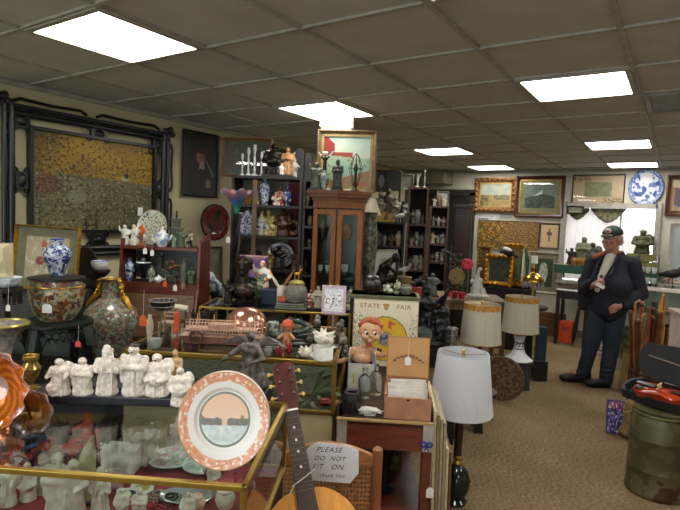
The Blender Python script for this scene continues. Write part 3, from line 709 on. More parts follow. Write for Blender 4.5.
# faint framed picture low on the wall behind the porcelain doll
p,w_,h_=leftrect(186,247,221,292,.06)
framed('framed_print','pale print in a thin wooden frame low on the left wall behind the porcelain doll',p,w_,h_,.016,M('4d3826',.5),lambda u,v: mixc('8f8a70','6d6d5a',nz(u,v,5)+.4),PI/2,-.03,cat='picture')

# ======== left counter: carved stand, planter, vases ========
t_=pz(57,372,CNT)
sd=dep(pd(57,318,2.75)); s=pxm(2.75)
P0=pd(57,319,2.75); zs=P0.z
t=T('carved_stand','black carved openwork plant stand holding the painted fishbowl planter','plant stand',(P0.x,P0.y,CNT),A)
R=33*s; H=zs-CNT
b=B(); b.lathe([(R*.95,H-.03),(R*1.02,H-.022),(R*1.02,H-.008),(R*.9,H)],(0,0,0),32); b.mk('table_top',FRB,t)
b=B()
for k in range(30):
    a=2*PI*k/30; b.torus((R*.93*math.cos(a),R*.93*math.sin(a),H-.055),.017,.005,(PI/2,0,a+PI/2),10,5)
    b.torus((R*.93*math.cos(a+.1),R*.93*math.sin(a+.1),H-.082),.012,.005,(PI/2,0,a+PI/2),8,5)
b.mk('carved_apron',FRB,t)
for k in range(4):
    a=k*PI/2+PI/4+.75; ca,sa=math.cos(a),math.sin(a); b=B()
    b.tube([(R*.93*ca,R*.93*sa,H-.03),(R*1.08*ca,R*1.08*sa,H-.12),(R*.85*ca,R*.85*sa,H*.5),(R*.8*ca,R*.8*sa,.06),(R*.98*ca,R*.98*sa,.014)],[.03,.034,.02,.018,.018],8); b.mk('leg',FRB,t)
    b=B(); b.slab([(-.07,0),(.07,0),(.045,-.05),(.012,-.11),(-.012,-.11),(-.045,-.05)],.01,'y'); b.mk('carved_spandrel',FRB,t,False,loc=(R*.98*ca,R*.98*sa,H-.06),rot=(0,0,a+PI/2))
FB=MP(['97875f','5a6444','7a4432','a3946c','46503e','87603f','8e9a86','5e2e26'],26,.2)
t=vase('fishbowl_planter','fishbowl planter painted with red flowers and green panels on the carved stand',(P0.x,P0.y,zs),40*s,51*s,FB,None,'bowl','planter',M('8a7c52',.3))
b=B(); b.torus((0,0,34*s),25*s,.004,None,32,6); b.mk('gold_band',GOLD,t)
zl=zs+40*s
b=B(); b.lathe([(.1,0),(26*s,.002),(26*s,.012),(20*s,.018),(.001,.02)],(0,0,0),32)
o=b.mk('planter_lid',BLK); o.location=(P0.x,P0.y,zl); o.rotation_euler=(0,0,A); tagm(o,'flat black round lid on the fishbowl planter under the blue vase','lid')
vase('ginger_vase','blue and white vase with flared neck on top of the fishbowl planter',(P0.x-.0,P0.y,zl+.02),36*s,25*s,BLUE,None,'classic','vase',M('28408c',.2))
q=pd(47,310,2.6)
tag('large white price card hanging on the fishbowl planter',(q.x,q.y,q.z-.015),.05,.045,string=.03)
q=pd(78,343,2.62); tag('pink price tag on a string under the carved stand',(q.x,q.y,q.z-.02),.028,.03,M('e0555a',.6),string=.08)
# low cabinet behind with the gold framed print
cb=pd(43,291,3.05)
t=T('low_cabinet','dark low cabinet behind the carved stand carrying the gold framed print','cabinet',(cb.x,cb.y,CNT),A)
hh=cb.z-CNT; b=B(); b.box((0,.08,hh/2),(.40,.2,hh)); b.mk('body',M('2a2e28',.5,0,.3,10),t,False,.006)
for s_ in (-1,1): b=B(); b.box((s_*.095,-.025,hh/2),(.18,.012,hh-.06)); d=b.mk('door',M('343a30',.5,0,.3,10),t,False,.003); b=B(); b.ell((s_*.03,-.038,hh/2),.01,10,6); b.mk('knob',BRASS,d)
def floral(u,v):
    c=mixc('a89a7c','978b70',nz(u,v,6)+.5)
    if (u-.35)**2+(v-.42)**2*1.2<.012: c=mixc('8c2f26','6c2420',nz(u,v,30)+.5)
    if (u-.5)**2+(v-.55)**2<.006: c='8a3a2a'
    if (u-.42)**2/.004+(v-.8)**2/.012<1: c='9b4a34'
    if nz(u,v,12,3)>.3 and .2<u<.75 and v<.6: c='6f7a55'
    if nz(u,v,9,8)>.38: c='b8b2a2'
    return c
n0,nv=KP(3.0,45,260); p,w_,h_=flat_rect(13,226,77,290,n0,nv)
framed('flower_print','red flower print with olive mount in a thin gold frame behind the blue vase',p+Vector((0,0,0)),w_,h_,.012,GOLD,floral,A,-.08,mat_=M('6c6a50',.8),matw=.05,roll=.03)
# large famille vase with gold dragon handles
d=3.0; s=pxm(d); q=pz(110,357,CNT)
d=dep(q); s=pxm(d)
t=T('dragon_vase','large flower painted vase with gilt dragon handles on the dark counter','vase',q,A)
VM=MP(['747762','8a8772','5c6652','969280','664640','4c5a46','7c8684','7e5a4a'],38,.12)
b=B(); b.lathe([(14*s,0),(15*s,2*s),(18*s,12*s),(24*s,26*s),(26.5*s,38*s),(24*s,48*s),(15*s,56*s),(9*s,60*s),(8*s,66*s),(8.2*s,76*s),(9.5*s,79*s),(8*s,79*s),(7*s,70*s)],(0,0,0),36); b.mk('body',VM,t)
b=B(); b.torus((0,0,58*s),10.5*s,1*s,None,28,6); b.torus((0,0,79*s),9*s,.8*s,None,28,6); b.torus((0,0,1*s),14.5*s,1*s,None,28,6); b.mk('gilt_band',GOLD,t)
for sg in (-1,1):
    b=B(); b.tube([(sg*9*s,0,75*s),(sg*12*s,0,72*s),(sg*11*s,0,64*s),(sg*16*s,-2*s,60*s),(sg*20*s,-3*s,54*s),(sg*23*s,-3*s,47*s)],[1.5*s,2.6*s,2*s,3*s,2.6*s,1.2*s],8)
    for k in range(7): b.ell((sg*(11+1.8*k)*s,-2.5*s,(70-3.4*k)*s),(1.8*s,1.8*s,2.2*s),8,5)
    b.ell((sg*10*s,-2*s,77*s),(3*s,2*s,2*s),8,6); b.mk('dragon_handle',GOLD,t)
# pedestal with porcelain bowl behind the vase
q=pz(98,330,CNT)
q=pd(100,270,3.22); base=Vector((q.x,q.y,CNT)); hh=q.z-CNT
t=T('tall_stand','slim dark turned stand behind the dragon vase','stand',base,A); b=B(); b.lathe([(.07,0),(.07,.02),(.03,.05),(.022,hh*.4),(.03,hh*.5),(.02,hh*.7),(.022,hh*.9),(.06,hh-.01),(.06,hh)],(0,0,0),20); b.mk('column',DWOOD,t); b=B(); b.torus((0,0,hh*.5),.03,.006); b.mk('collar',DWOOD,t)
s=pxm(3.22)
t=vase('porcelain_bowl','small white footed bowl with blue rim on the slim dark stand',(q.x,q.y,q.z),9*s,17*s,CHINA,None,'cup','bowl',M('5a6a8c',.2))
q=pd(81,262,3.25); base=Vector((q.x,q.y,CNT))
t=T('round_back_chair','dark carved round backed miniature chair behind the dragon vase','miniature chair',(base.x,base.y,CNT),A)
b=B(); b.box((0,0,.3),(.16,.12,.03)); b.mk('seat',DWOOD,t,False,.004)
for sx in (-1,1):
    for sy in (-1,1): b=B(); b.tube([(sx*.07,sy*.05,0),(sx*.065,sy*.045,.3)],.012,8); b.mk('leg',DWOOD,t)
b=B(); b.slab([(.085*math.cos(a/12*PI),.5+.13*math.sin(a/12*PI)) for a in range(13)]+[(-.07,.31),(.07,.31)],.02); b.mk('back',DWOOD,t,False,loc=(0,.05,0))
# far left edge: round table, dish, cream vase, silver vase with gilt rim
q=pd(5,287,2.5); t=T('small_round_table','dark round small table at the far left edge under the white dish','side table',(q.x,q.y,CNT),A); hh=q.z-CNT
b=B(); b.lathe([(.07,0),(.08,.02),(.02,.06),(.03,hh*.5),(.02,hh-.05),(.05,hh-.03),(.075,hh-.02),(.075,hh)],(0,0,0),26); b.mk('pedestal',DWOOD,t)
b=B()
for k in range(16): a=k*PI/8; b.box((.068*math.cos(a),.068*math.sin(a),hh-.05),(.012,.006,.06),(0,0,a+PI/2))
b.mk('skirt',DWOOD,t)
s=pxm(2.5); t2=vase('pierced_dish','white and blue pierced dish with little feet at the far left edge',(q.x,q.y,q.z),10*s,30*s,MP(['d4dbe2','aebccb','e6e9ea'],20),None,'cup','dish')
vase('cream_vase','cream vase with dark bird painting at the far left edge above the white dish',(q.x-.03,q.y,q.z+10*s),34*s,20*s,MP(['cdbf9b','d6c9a8','c9bb98','bcae88','2c241c'],5),None,'cyl','vase',BLK)
q=pd(8,309,2.45); tag('white price tag on a long string under the small round table',(q.x,q.y,q.z-.01),.022,.03,string=.1)
q=pd(5,377,1.95); s=pxm(1.95); SV=M('8f8c84',.4,.3,.35,60,bump=.6)
pd_=T('vase_plinth','low dark plinth under the silver trumpet vase at the far left','plinth',(q.x,q.y,0),A); b=B(); b.box((0,0,q.z/2),(.16,.16,q.z)); b.mk('body',DWOOD,pd_,False,.004); b=B(); b.box((0,0,.03),(.18,.18,.06)); b.mk('foot',DWOOD,pd_,False)
vase('trumpet_vase','hammered silver trumpet vase with a wide gilt rim behind the orange bowl',(q.x,q.y,q.z),54*s,44*s,SV,None,'trumpet','vase',M('b3a45a',.3,.7))
q=pd(31,388,1.85); s=pxm(1.85)
pd_=T('goblet_plinth','small black plinth under the gilt goblet behind the amber saucer','plinth',(q.x,q.y,0),A); b=B(); b.box((0,0,q.z/2),(.1,.1,q.z)); b.mk('body',BLK,pd_,False,.003); b=B(); b.box((0,0,.02),(.12,.12,.04)); b.mk('foot',BLK,pd_,False)
vase('gilt_goblet','small amber goblet with a gilt rim between orange bowl and carved stand',(q.x,q.y,q.z),33*s,19*s,M('9a8244',.2,.6,.4,50),None,'urn','goblet',GOLD)
# ======== on the front case ========
zT=1.0
def carnival(q,a):
    if q<.3: return mixc('c9b4c8','e0a070',nz(math.cos(a)*q*3,math.sin(a)*q*3,9)+.5)
    if q>.84: return mixc('e8a090','d8c8d8',nz(math.cos(a)*3,math.sin(a)*3,3)+.4) if nz(a*1,q,5)>-.1 else 'e07a30'
    return 'e8832a' if int(q*60+a*3)%2 else 'bf5c14'
def ruffled(name,label,cx,cy,R,d,fn,tilt,sup=None,deep=.35,nf=9):
    s=pxm(d); q=pd(cx,cy,d); R*=s
    t=T(name,label,'glass dish',(q.x,q.y,q.z),A)
    t.rotation_euler=(tilt,0,A); b=bmesh.new(); V=[]; cl=[]; nr,na=26,96
    def P(q_,a,off=0):
        r=q_*R; y=-deep*R*(q_**2)+off; k=max(0,q_-.75)*4
        r*=1+.02*k*math.cos(nf*a); y+=.08*R*k*math.sin(nf*a)
        return (r*math.cos(a),y,r*math.sin(a))
    for sd_ in (0,1):
        V.append([[b.verts.new(P(max(j/nr,.001),2*PI*i/na,.004*sd_)) for i in range(na)] for j in range(nr+1)])
    for sd_ in (0,1):
        for j in range(nr):
            for i in range(na):
                k=(i+1)%na; f=(V[sd_][j][i],V[sd_][j+1][i],V[sd_][j+1][k],V[sd_][j][k])
                b.faces.new(f if sd_==0 else f[::-1]); cl.append(lin(fn((j+.5)/nr,2*PI*i/na)))
    for i in range(na): k=(i+1)%na; b.faces.new((V[0][nr][i],V[1][nr][i],V[1][nr][k],V[0][nr][k])); cl.append(lin('e8a070'))
    me=bpy.data.meshes.new('bowl'); b.to_mesh(me); b.free(); at_=me.color_attributes.new('Col','FLOAT_COLOR','CORNER'); fl=[]
    for p,c in zip(me.polygons,cl): fl+=list(c)*p.loop_total
    at_.data.foreach_set('color',fl); me.polygons.foreach_set('use_smooth',[True]*len(me.polygons))
    k='carn'
    if k not in MC:
        mm=MV().copy(); bb=mm.node_tree.nodes['Principled BSDF']; bb.inputs['Roughness'].default_value=.12; bb.inputs['Metallic'].default_value=.35; bb.inputs['Transmission Weight'].default_value=.25; MC[k]=mm
    me.materials.append(MC[k]); o=bpy.data.objects.new('bowl',me); COL.objects.link(o); o.parent=t
    b=B(); zb=(zT-q.z)
    for s_ in (-1,1): b.tube([(s_*R*.4,-deep*R-.02,-R*.80),(s_*R*.4,.0,-R*.98),(s_*R*.3,.06,-R*.3),(s_*R*.42,.09,-R*1.0)],.003,6)
    b.mk('easel',BLK,t)
    return t
ruffled('carnival_bowl','large orange ruffled iridescent glass bowl standing upright at the left edge',-2,388,39,1.45,carnival,-.12,nf=12)
def carn2(q,a):
    if q>.86: return mixc('d8a0a0','c8c0d8',nz(math.cos(a)*3,math.sin(a)*3,3)+.5)
    return mixc('cf8a3c','9c5f22',nz(q*math.cos(a)*3,q*math.sin(a)*3,7)*1.4+.5)
ruffled('carnival_saucer','smaller amber ruffled glass saucer beside the large orange bowl',35,411,22,1.55,carn2,-.1,deep=.3,nf=8)
# ivory figures on a dark stepped plinth at the back edge of the case
dF=1.64
q0=pz(40,399,zT); q1=pz(196,404,zT)
pm=(q0+q1)/2; L_=(q1-q0).length
t=T('figurine_plinth','long blue black wooden plinth under the row of ivory figures','plinth',(pm.x,pm.y,zT),math.atan2((q1-q0).y,(q1-q0).x))
PLM=M('20222e',.35,0,.2,20); b=B(); b.box((0,.03,.012),(L_+.04,.13,.024)); b.mk('lower_step',PLM,t,False,.003); b=B(); b.box((-.02,.05,.034),(L_-.1,.09,.02)); b.mk('upper_step',PLM,t,False,.003)
figs=[(60,357,4,1.25,'ivory stooping figure with a peach and bundle, first in the row from the left'),
      (83,356,0,1.15,'ivory bowed figure in ribbed robe, second in the ivory row'),
      (107,346,3,1.0,'ivory sage with tall forehead and long pointed beard, third in the ivory row'),
      (134,343,0,1.1,'ivory lady with dark topknot and folded sleeves, tallest middle figure of the row'),
      (157,352,2,1.2,'ivory laughing bearded man with dark open mouth, beside the topknot lady'),
      (180,361,2,1.05,'ivory grinning figure with bulging cheeks, last of the row beside the big plate')]
for i,(x,yt,ps,wd,lb) in enumerate(figs):
    wd*=1.3
    yb=398+(i==5)*6+(i==4)*1; q=pz(x,yb-4,zT+.044) if i<5 else pz(x,405,zT+.024)
    s=pxm(dep(q)); h=(yb-4-yt)*s
    t=statuette('ivory_figure',lb,q,h,IVORY,'carved ivory figures in a row on the dark plinth',ps,None,A,wd,vox=h/60,disp=h*.016,seed=i)
    z=h*.89; w=h*.17*wd
    b=B()
    for sx in (-1,1): b.ell((sx*w*.16,-w*.52,z+h*.012),(w*.06,w*.05,w*.03),6,4)
    b.ell((0,-w*.53,z-h*.035),(w*.12,w*.05,w*(.09 if ps==2 else .03)),8,5); b.mk('face_lines',M('2a211c',.6),t)
    if i==3: b=B(); b.ell((0,-w*.05,h*.975),(w*.42,w*.42,h*.035)); b.ell((0,-w*.05,h*1.01),(w*.16,w*.16,h*.03)); b.mk('topknot',M('3a332e',.5),t)
    b=B(); b.lathe([(w*.9,0),(w*.95,.004),(w*.9,.008)],(0,0,0),16,1,.75); b.mk('foot_ring',M('b8a48e',.5),t)
q=pd(167,383,1.75); 
pq=pz(167,397,zT+.024)
statuette('ivory_figure','small honey coloured ivory figure peeping between the last two ivory figures',(pq.x,pq.y+.03,zT+.044),.125,M('bd9f70',.5,0,.2,40),None,0,None,A,1)
# the big plate
def bigplate(q,a):
    x,y=q*math.cos(a),q*math.sin(a)
    if q>.97: return 'b98a62'
    if q>.79: 
        return mixc('d8906c','e6b294',nz(a*4,q*6,3)*1.2+.5) if nz(x,y,13,4)<.25 else 'f0e0d0'
    if q>.56: return 'eceae6'
    if q>.53: return '6a705c'
    if y<-.12: return mixc('b7c4c6','d6dcd6',nz(x,y,9)+.5)
    if y<.02+.1*max(0,nz(x,3,9,7)) : 
        return mixc('4c5a48','8d6a52',nz(x,y,16)+.4) if abs(x)>.06 else 'd8b89c'
    return mixc('e4bd9c','dcae88',y*1.5)
q=pz(222,471,zT); s=pxm(dep(q)); 
plate('painted_plate','large white plate with a peach border and lake scene standing on the front case',(q.x,q.y,zT+.004),91*s,97*s,'e0d8cc',rz=A+.12,tilt=-.16,fn=bigplate,nr=44,na=110,thick=.016)
bpy.data.objects[-1] if False else None
# things inside the front case
zD=.787
IN2=M('cfc0b0',.5,0,.18,40,bump=.3)
names=[(8,505,44,'ivory carving of a gnarled tree at the left end inside the front case',4),(28,500,40,'ivory carving of a bundled figure beside the gnarled tree inside the front case',2),
       (58,512,62,'slim ivory lady with twisted braid inside the front case, left of the tusk',0),(74,516,60,'slim ivory lady with flower staff inside the front case, right of the braided one',1),
       (100,512,45,'white carved sage inside the front case just right of the tall tusk',3),(122,516,30,'squat cream carving inside the front case below the blue brooch card',2),(140,520,34,'cream lady carving inside the front case, below the yellow brooch card',0),(42,494,30,'low stooping ivory carving inside the front case behind the bundled figure',4),(212,494,34,'ivory carving of a standing man inside the front case near its right corner',1),(188,520,30,'small seated cream carving inside the front case under the silver dish',2),(152,455,34,'thin ivory lady inside the front case behind the grey beaded mat',0),(176,447,30,'tiny ivory bearded carving at the back of the front case behind the big plate',3)]
for x,y,hp,lb,ps in names:
    q=pz(x,y,zD); s=pxm(dep(q)); statuette('ivory_carving',lb,q,hp*s,IN2,'ivory carvings inside the front case',ps,None,A,1.2)
q=pz(85,500,zD); s=pxm(dep(q)); t=T('carved_tusk','tall pointed ivory tusk carving standing inside the front case','carving',q,A)
b=B(); b.tube([(0,0,.0),(0,0,.05),(.004,0,.1),(.012,0,.15),(.022,0,.185)],[.032,.03,.024,.015,.003],16); b.mk('tusk',M('c8b892',.45,0,.25,30,bump=.5),t); b=B(); b.lathe([(.038,0),(.038,.008),(.03,.012)],(0,0,0),20); b.mk('base',DWOOD,t)
for x,y,w_,d_,h_,m_,lb in ((122,470,.10,.07,.075,WHITE,'white box standing inside the front case behind the brass edge'),(100,452,.13,.05,.02,WHITE,'flat white lacquer tray inside the front case near the carriage'),(142,463,.06,.05,.09,M('a49a84',.6),'beige carton inside the front case beside the white box')):
    q=pz(x,y,zD); boxy('display_box',lb,q,w_,d_,h_,m_,None,A)
for x,y,r,lb,cs in ((172,462,.075,'round grey and pink beaded mat propped in the front case under the plate',['a8a8a0','8a5f64','788a80','c4c0b8']),(205,468,.07,'round green floral saucer inside the front case under the big plate',['b9c4b8','8aa090','d8dcd2'])):
    q=pz(x,y,zD); 
    t=T('saucer',lb,'saucer',q,A); b=B(); b.lathe([(r*.5,0),(r*.55,.004),(r,.014),(r*1.0,.018),(r*.5,.008),(.001,.007)],(0,0,0),36); b.mk('dish',MP(cs,24,.3),t); b=B(); b.torus((0,0,.017),r*.98,.002,None,36,6); b.mk('rim',WHITE,t)
for x,y,c,lb in ((128,496,'2c3a58','open card with a blue oval brooch inside the front case'),(142,490,'a8a050','open card with a yellow crescent brooch inside the front case')):
    q=pz(x,y,zD); t=T('brooch_card',lb,'brooch card',q,A+.3,rx=.25); b=B(); b.box((0,0,.006),(.065,.05,.002)); b.mk('card',PAPER,t,False); b=B(); b.ell((0,0,.009),(.022,.014,.003),16,6); b.mk('brooch',M(c,.3),t)
for x,y,c,lb in ((157,497,'9a8a78','coiled pale bead necklace inside the front case'),(170,500,'1a1c1a','coiled black bead necklace inside the front case'),(160,512,'7a2030','coiled dark red bead necklace inside the front case')):
    q=pz(x,y,zD); t=T('bead_necklace',lb,'necklace',q,A)
    for k in range(3):
        b=B()
        for i in range(22): a=2*PI*i/22; r=.012+.009*k; b.ell((r*math.cos(a),r*math.sin(a),.004+.004*(2-k)),.0035,6,4)
        b.mk('bead_strand',M(c,.25),t)
q=pz(186,500,zD); t=T('silver_dish','shallow oval silver dish inside the front case below the plate','dish',q,A); b=B(); b.lathe([(.04,0),(.05,.004),(.075,.014),(.072,.016),(.045,.006),(.001,.005)],(0,0,0),30,1,.6); b.mk('dish',M('b8c0bc',.2,.4),t); b=B(); b.ell((.02,0,.012),(.012,.01,.007)); b.mk('pearl',WHITE,t)
for x,y,h,lb,mm in ((52,470,.07,'small round white bowl carving inside the front case behind the braided lady',IN2),(22,468,.06,'small white and blue porcelain cup inside the front case under the orange bowl',BLUE),(112,486,.05,'small squat ivory pot inside the front case right of the tusk',IN2),(196,512,.045,'peach coloured shell pot inside the front case at its lower right',M('d9b49c',.5)),(225,508,.05,'little cream pot inside the front case next to its right corner',IN2)):
    q=pz(x,y,zD); vase('small_pot',lb,q,h,h*1.1,mm,None,'jar','pot')
q=pz(95,488,zD); t=T('pink_roll','pale pink rolled cloth lying inside the front case','roll',q,A); b=B(); b.tube([(-.08,0,.02),(.08,0,.02)],.02,14); b.mk('roll',M('c89aa0',.7),t); b=B(); b.tube([(-.01,0,.02),(.01,0,.02)],.022,14); b.mk('ribbon',WHITE,t)
# two toy horse carriages with red drivers
def carriage(cx,cy,label,sc,wheelc,drv,horse=True,hc='b03a34'):
    q=pz(cx,cy,zD); t=T('toy_carriage',label,'toy carriage',q,A+.15,'cast toy carriages'); k=sc
    b=B(); b.box((.0,0,.035*k),(.075*k,.03*k,.012*k)); b.box((.028*k,0,.055*k),(.02*k,.03*k,.03*k)); b.tube([(-.03*k,0,.035*k),(-.1*k,0,.035*k)],.003*k,6); b.mk('body',M(hc,.4),t,False)
    for x in (-.025*k,.03*k):
        for y_ in (-1,1):
            R=.026*k if x>0 else .02*k; b=B(); b.torus((x,y_*.02*k,R+.001),R*.9,R*.09,(PI/2,0,0),20,6)
            for a in range(4): b.tube([(x+R*.85*math.cos(a*PI/4),y_*.02*k,R+R*.85*math.sin(a*PI/4)),(x-R*.85*math.cos(a*PI/4),y_*.02*k,R-R*.85*math.sin(a*PI/4))],R*.05,5)
            b.mk('wheel',M(wheelc,.4),t)
    blob('driver',M(drv,.5),t,[('c',(.02*k,0,.06*k),.011*k,(.018*k,0,.09*k),.009*k),('e',(.017*k,0,.107*k),(.008*k,.008*k,.009*k)),('c',(.018*k,.008*k,.088*k),.004*k,(-.012*k,.004*k,.075*k),.003*k),('c',(.018*k,-.008*k,.088*k),.004*k,(-.012*k,-.004*k,.075*k),.003*k),('c',(.015*k,0,.062*k),.006*k,(-.015*k,0,.05*k),.005*k)],.0016*k,1)
    if horse:
        P=[('e',(-.12*k,0,.05*k),(.03*k,.012*k,.013*k)),('c',(-.145*k,0,.055*k),.008*k,(-.16*k,0,.078*k),.006*k),('e',(-.17*k,0,.08*k),(.012*k,.005*k,.006*k)),('c',(-.09*k,0,.055*k),.003*k,(-.078*k,0,.03*k),.002*k)]
        for x in (-.14,-.1):
            for y_ in (-1,1): P.append(('c',(x*k,y_*.007*k,.045*k),.005*k,((x-.008)*k,y_*.007*k,.003*k),.003*k))
        blob('horse',M('1f1a18',.4),t,P,.0016*k,1)
carriage(78,466,'cast toy carriage with a red coated driver and large dark wheels inside the front case',1.55,'2a2530','c0322e',True,'c23a34')
carriage(34,468,'cast toy carriage with a blue driver and red body left of the red driver',1.3,'3a3048','44608a',True,'c23a34')
# back wooden rollers between case and chair
for x,yt,lb in ((256,425,'long brown wooden pole leaning between the front case and the cane chair'),(268,440,'shorter tan wooden pole standing beside the cane chair')):
    q=pd(x,yt,1.74 if x<260 else 1.78); t=T('wooden_pole',lb,'pole',(q.x,q.y,0),A); b=B(); b.tube([(0,0,0),(0,0,q.z*.5),(.0,0,q.z-.02)],[.02,.021,.018],14); b.mk('shaft',M('6a3e26',.4,0,.3,12),t); b=B(); b.ell((0,0,q.z-.01),(.022,.022,.03)); b.mk('knob',M('5a3420',.4),t)
# ======== ship and small things on the second case ========
z2=.972
def rp(x,y,z=z2): q=pz(x,y,z); return q,pxm(dep(q))
q,s=rp(222,343)
t=T('model_steamer','pink tan matchstick model steamer with railed decks and a domed wheel house','model ship',q,A+.06)
PK=M('cba48e',.6,0,.15,40); L=84*s
b=B(); b.slab([(-L*.5,0.03),(-L*.42,.002),(L*.4,.002),(L*.5,.03),(L*.47,.036),(-L*.47,.036)],.07); b.mk('hull',M('7b4a38',.5,0,.3,40),t,False)
for lv,(z0,y_) in enumerate(((.036,.04),(.07,.034))):
    b=B(); b.box((0,0,z0+.002),(L*(.94-.1*lv),.08-.012*lv,.004))
    b.mk('deck',PK,t,False)
    b=B()
    for yy in (-1,1):
        n=26-4*lv
        for i in range(n+1): x=-L*(.46-.05*lv)+L*(.92-.1*lv)*i/n; b.box((x,yy*y_,z0+.018),(.003,.003,.03))
        b.box((0,yy*y_,z0+.033),(L*(.92-.1*lv),.004,.003)); b.box((0,yy*y_,z0+.018),(L*(.92-.1*lv),.003,.002))
    b.mk('railing',PK,t,False)
b=B(); b.box((0,0,.085),(L*.3,.05,.02)); b.mk('cabin',PK,t,False)
for x in (-.3,-.1,.15,.38): b=B(); b.tube([(x*L,0,.07),(x*L,0,.14)],.0025,6); b.mk('mast',PK,t)
b=B(); b.torus((-L*.28,-.048,.035),.03,.005,(PI/2,0,0),20,6)
for k in range(6): b.tube([(-L*.28,-.048,.035),(-L*.28+.03*math.cos(k*1.047),-.048,.035+.03*math.sin(k*1.047))],.002,5)
b.mk('paddle_wheel',M('5a3a2c',.5),t)
q,s=rp(246,336); CU=M('c08a74',.22,.8,.1)
t=T('copper_cloche','shiny pink copper dome behind the model steamer','cloche',(q.x,q.y,z2),A); R=21*s
b=B(); b.lathe([(R,0),(R,.05),(R*.98,.06),(R*.85,.06+R*.45),(R*.5,.06+R*.75),(.001,.06+R*.85)],(0,0,0),28); b.mk('dome',CU,t); b=B(); b.torus((0,0,.055),R,.004,None,28,6); b.torus((0,0,.002),R,.004,None,28,6); b.mk('rolled_rim',CU,t)
# basket stand, miniature chair, shell lamp, scroll, cup
q,s=rp(162,345)
t=T('wire_basket_stand','wire stand carrying a wide oval basket lined in black, left of the model steamer','basket stand',q,A)
zb=45*s; WB=26*s
b=B()
for k in range(14):
    a=2*PI*k/14; b.tube([(WB*.5*math.cos(a),WB*.4*math.sin(a),zb),(WB*.43*math.cos(a),WB*.34*math.sin(a),zb-.03),(WB*.15*math.cos(a),WB*.12*math.sin(a),zb-.052)],.0022,5)
b.torus((0,0,zb),WB*.5,.003,None,28,6,1); b.torus((0,0,zb-.025),WB*.45,.002,None,28,6)
b.mk('basket',M('8a8078',.5,.3),t)
b=B(); b.lathe([(WB*.1,zb-.048),(WB*.4,zb-.03),(WB*.47,zb-.001),(WB*.44,zb-.001),(WB*.36,zb-.026),(.001,zb-.04)],(0,0,0),28); b.mk('lining',BLK,t)
b=B()
for k in range(3): a=k*2.09+.5; b.tube([(0,0,zb-.05),(.012*math.cos(a),.012*math.sin(a),zb*.5),(.05*math.cos(a),.05*math.sin(a),.002)],.003,6)
b.mk('tripod',M('6a6058',.5,.3),t)
q,s=rp(160,338,z2); q=q+KV*.10
t=T('miniature_chair','doll sized pale chair with a bright orange side panel under the wire basket','miniature chair',(q.x,q.y,z2),A)
for sx in (-1,1):
    for sy in (-1,1): b=B(); b.box((sx*.035,sy*.03,.03+(.035 if sy>0 else 0)),(.008,.008,.06+(.07 if sy>0 else 0))); b.mk('leg',M('a58c74',.6),t,False)
b=B(); b.box((0,0,.06),(.08,.07,.008)); b.mk('seat',M('a58c74',.6),t,False); b=B()
for k in range(3): b.box((0,.03,.085+.02*k),(.07,.006,.009))
b.mk('back_rail',M('a58c74',.6),t,False); b=B(); b.box((.043,0,.06),(.006,.06,.1)); b.mk('side_panel',M('e0602a',.5),t,False)
q=pd(143,326,2.42); tag('orange tag hanging left of the wire basket stand',(q.x,q.y,q.z),.035,.05,M('e0602a',.6),string=.12)
q,s=rp(157,343,z2); q=q-KU*.045+KV*.02
t=vase('shell_ornament','white upright shell ornament beside the wire basket',(q.x,q.y,z2),.13,.035,M('d8ceb8',.4),None,'tall','ornament')
q,s=rp(180,320,z2)
t=T('paper_scroll','cream rolled paper scroll on a small easel behind the model steamer','scroll',(q.x,q.y,z2),A); b=B(); b.tube([(-.045,0,.075),(.045,0,.068)],.018,14); b.mk('roll',M('cfc8a6',.7),t)
b=B()
for sx in (-1,1): b.tube([(sx*.03,0,.06),(sx*.035,.02,0)],.003,6); b.tube([(sx*.03,0,.06),(sx*.035,-.02,0)],.003,6)
b.tube([(-.03,0,.058),(.03,0,.055)],.003,6)
b.mk('rest',DWOOD,t)
q,s=rp(158,347,z2); q=q-KV*.03-KU*.0
vase('glass_cup','small clear pressed glass cup in front of the miniature chair',(q.x,q.y,z2),.045,.06,M('cfd6cf',.1,0,.1,40,trans=.5),None,'cup','cup')
for x,h,lb in ((193,.10,'small dark acrobat figure behind the railing of the model steamer'),(203,.11,'thin dark reaching figure behind the model steamer, right of the acrobat')):
    q,s=rp(x,326); statuette('bronze_figure',lb,q,h,BRONZE,None,1,DWOOD,A,.8)
# bronze fairy on a dark column in front
q=pd(250,386,1.98); t=T('dark_column','dark square column under the winged bronze figure behind the big plate','pedestal',(q.x,q.y,0),A); b=B(); b.box((0,0,q.z/2),(.15,.15,q.z)); b.mk('shaft',DWOOD,t,False,.004); b=B(); b.box((0,0,.04),(.19,.19,.08)); b.mk('foot',DWOOD,t,False); 
s=pxm(1.98); FZ=M('635b57',.42,.35,.4,60,bump=.6); h=60*s
t=T('winged_sculpture','dark pewter sculpture of a winged figure in a flowing skirt behind the big plate','sculpture',q,A)
P=[('l',[(h*.3,0),(h*.32,h*.03),(h*.2,h*.3),(h*.14,h*.5),(h*.17,h*.62),(h*.14,h*.72),(h*.05,h*.78)],(0,0,0),1,.8),('e',(0,-h*.04,h*.85),(h*.07,h*.08,h*.09)),
   ('c',(-h*.12,-h*.02,h*.68),h*.05,(-h*.3,-h*.12,h*.55),h*.04),('c',(-h*.3,-h*.12,h*.55),h*.04,(-h*.45,-h*.16,h*.42),h*.03),('c',(h*.12,-h*.02,h*.68),h*.05,(h*.24,-h*.14,h*.5),h*.04),('c',(h*.24,-h*.14,h*.5),h*.04,(h*.05,-h*.22,h*.45),h*.03)]
for k in range(5): a=k*1.1; P.append(('c',(h*.14*math.sin(a),-h*.12*math.cos(a),h*.45),h*.02,(h*.3*math.sin(a),-h*.24*math.cos(a),.01),h*.045))
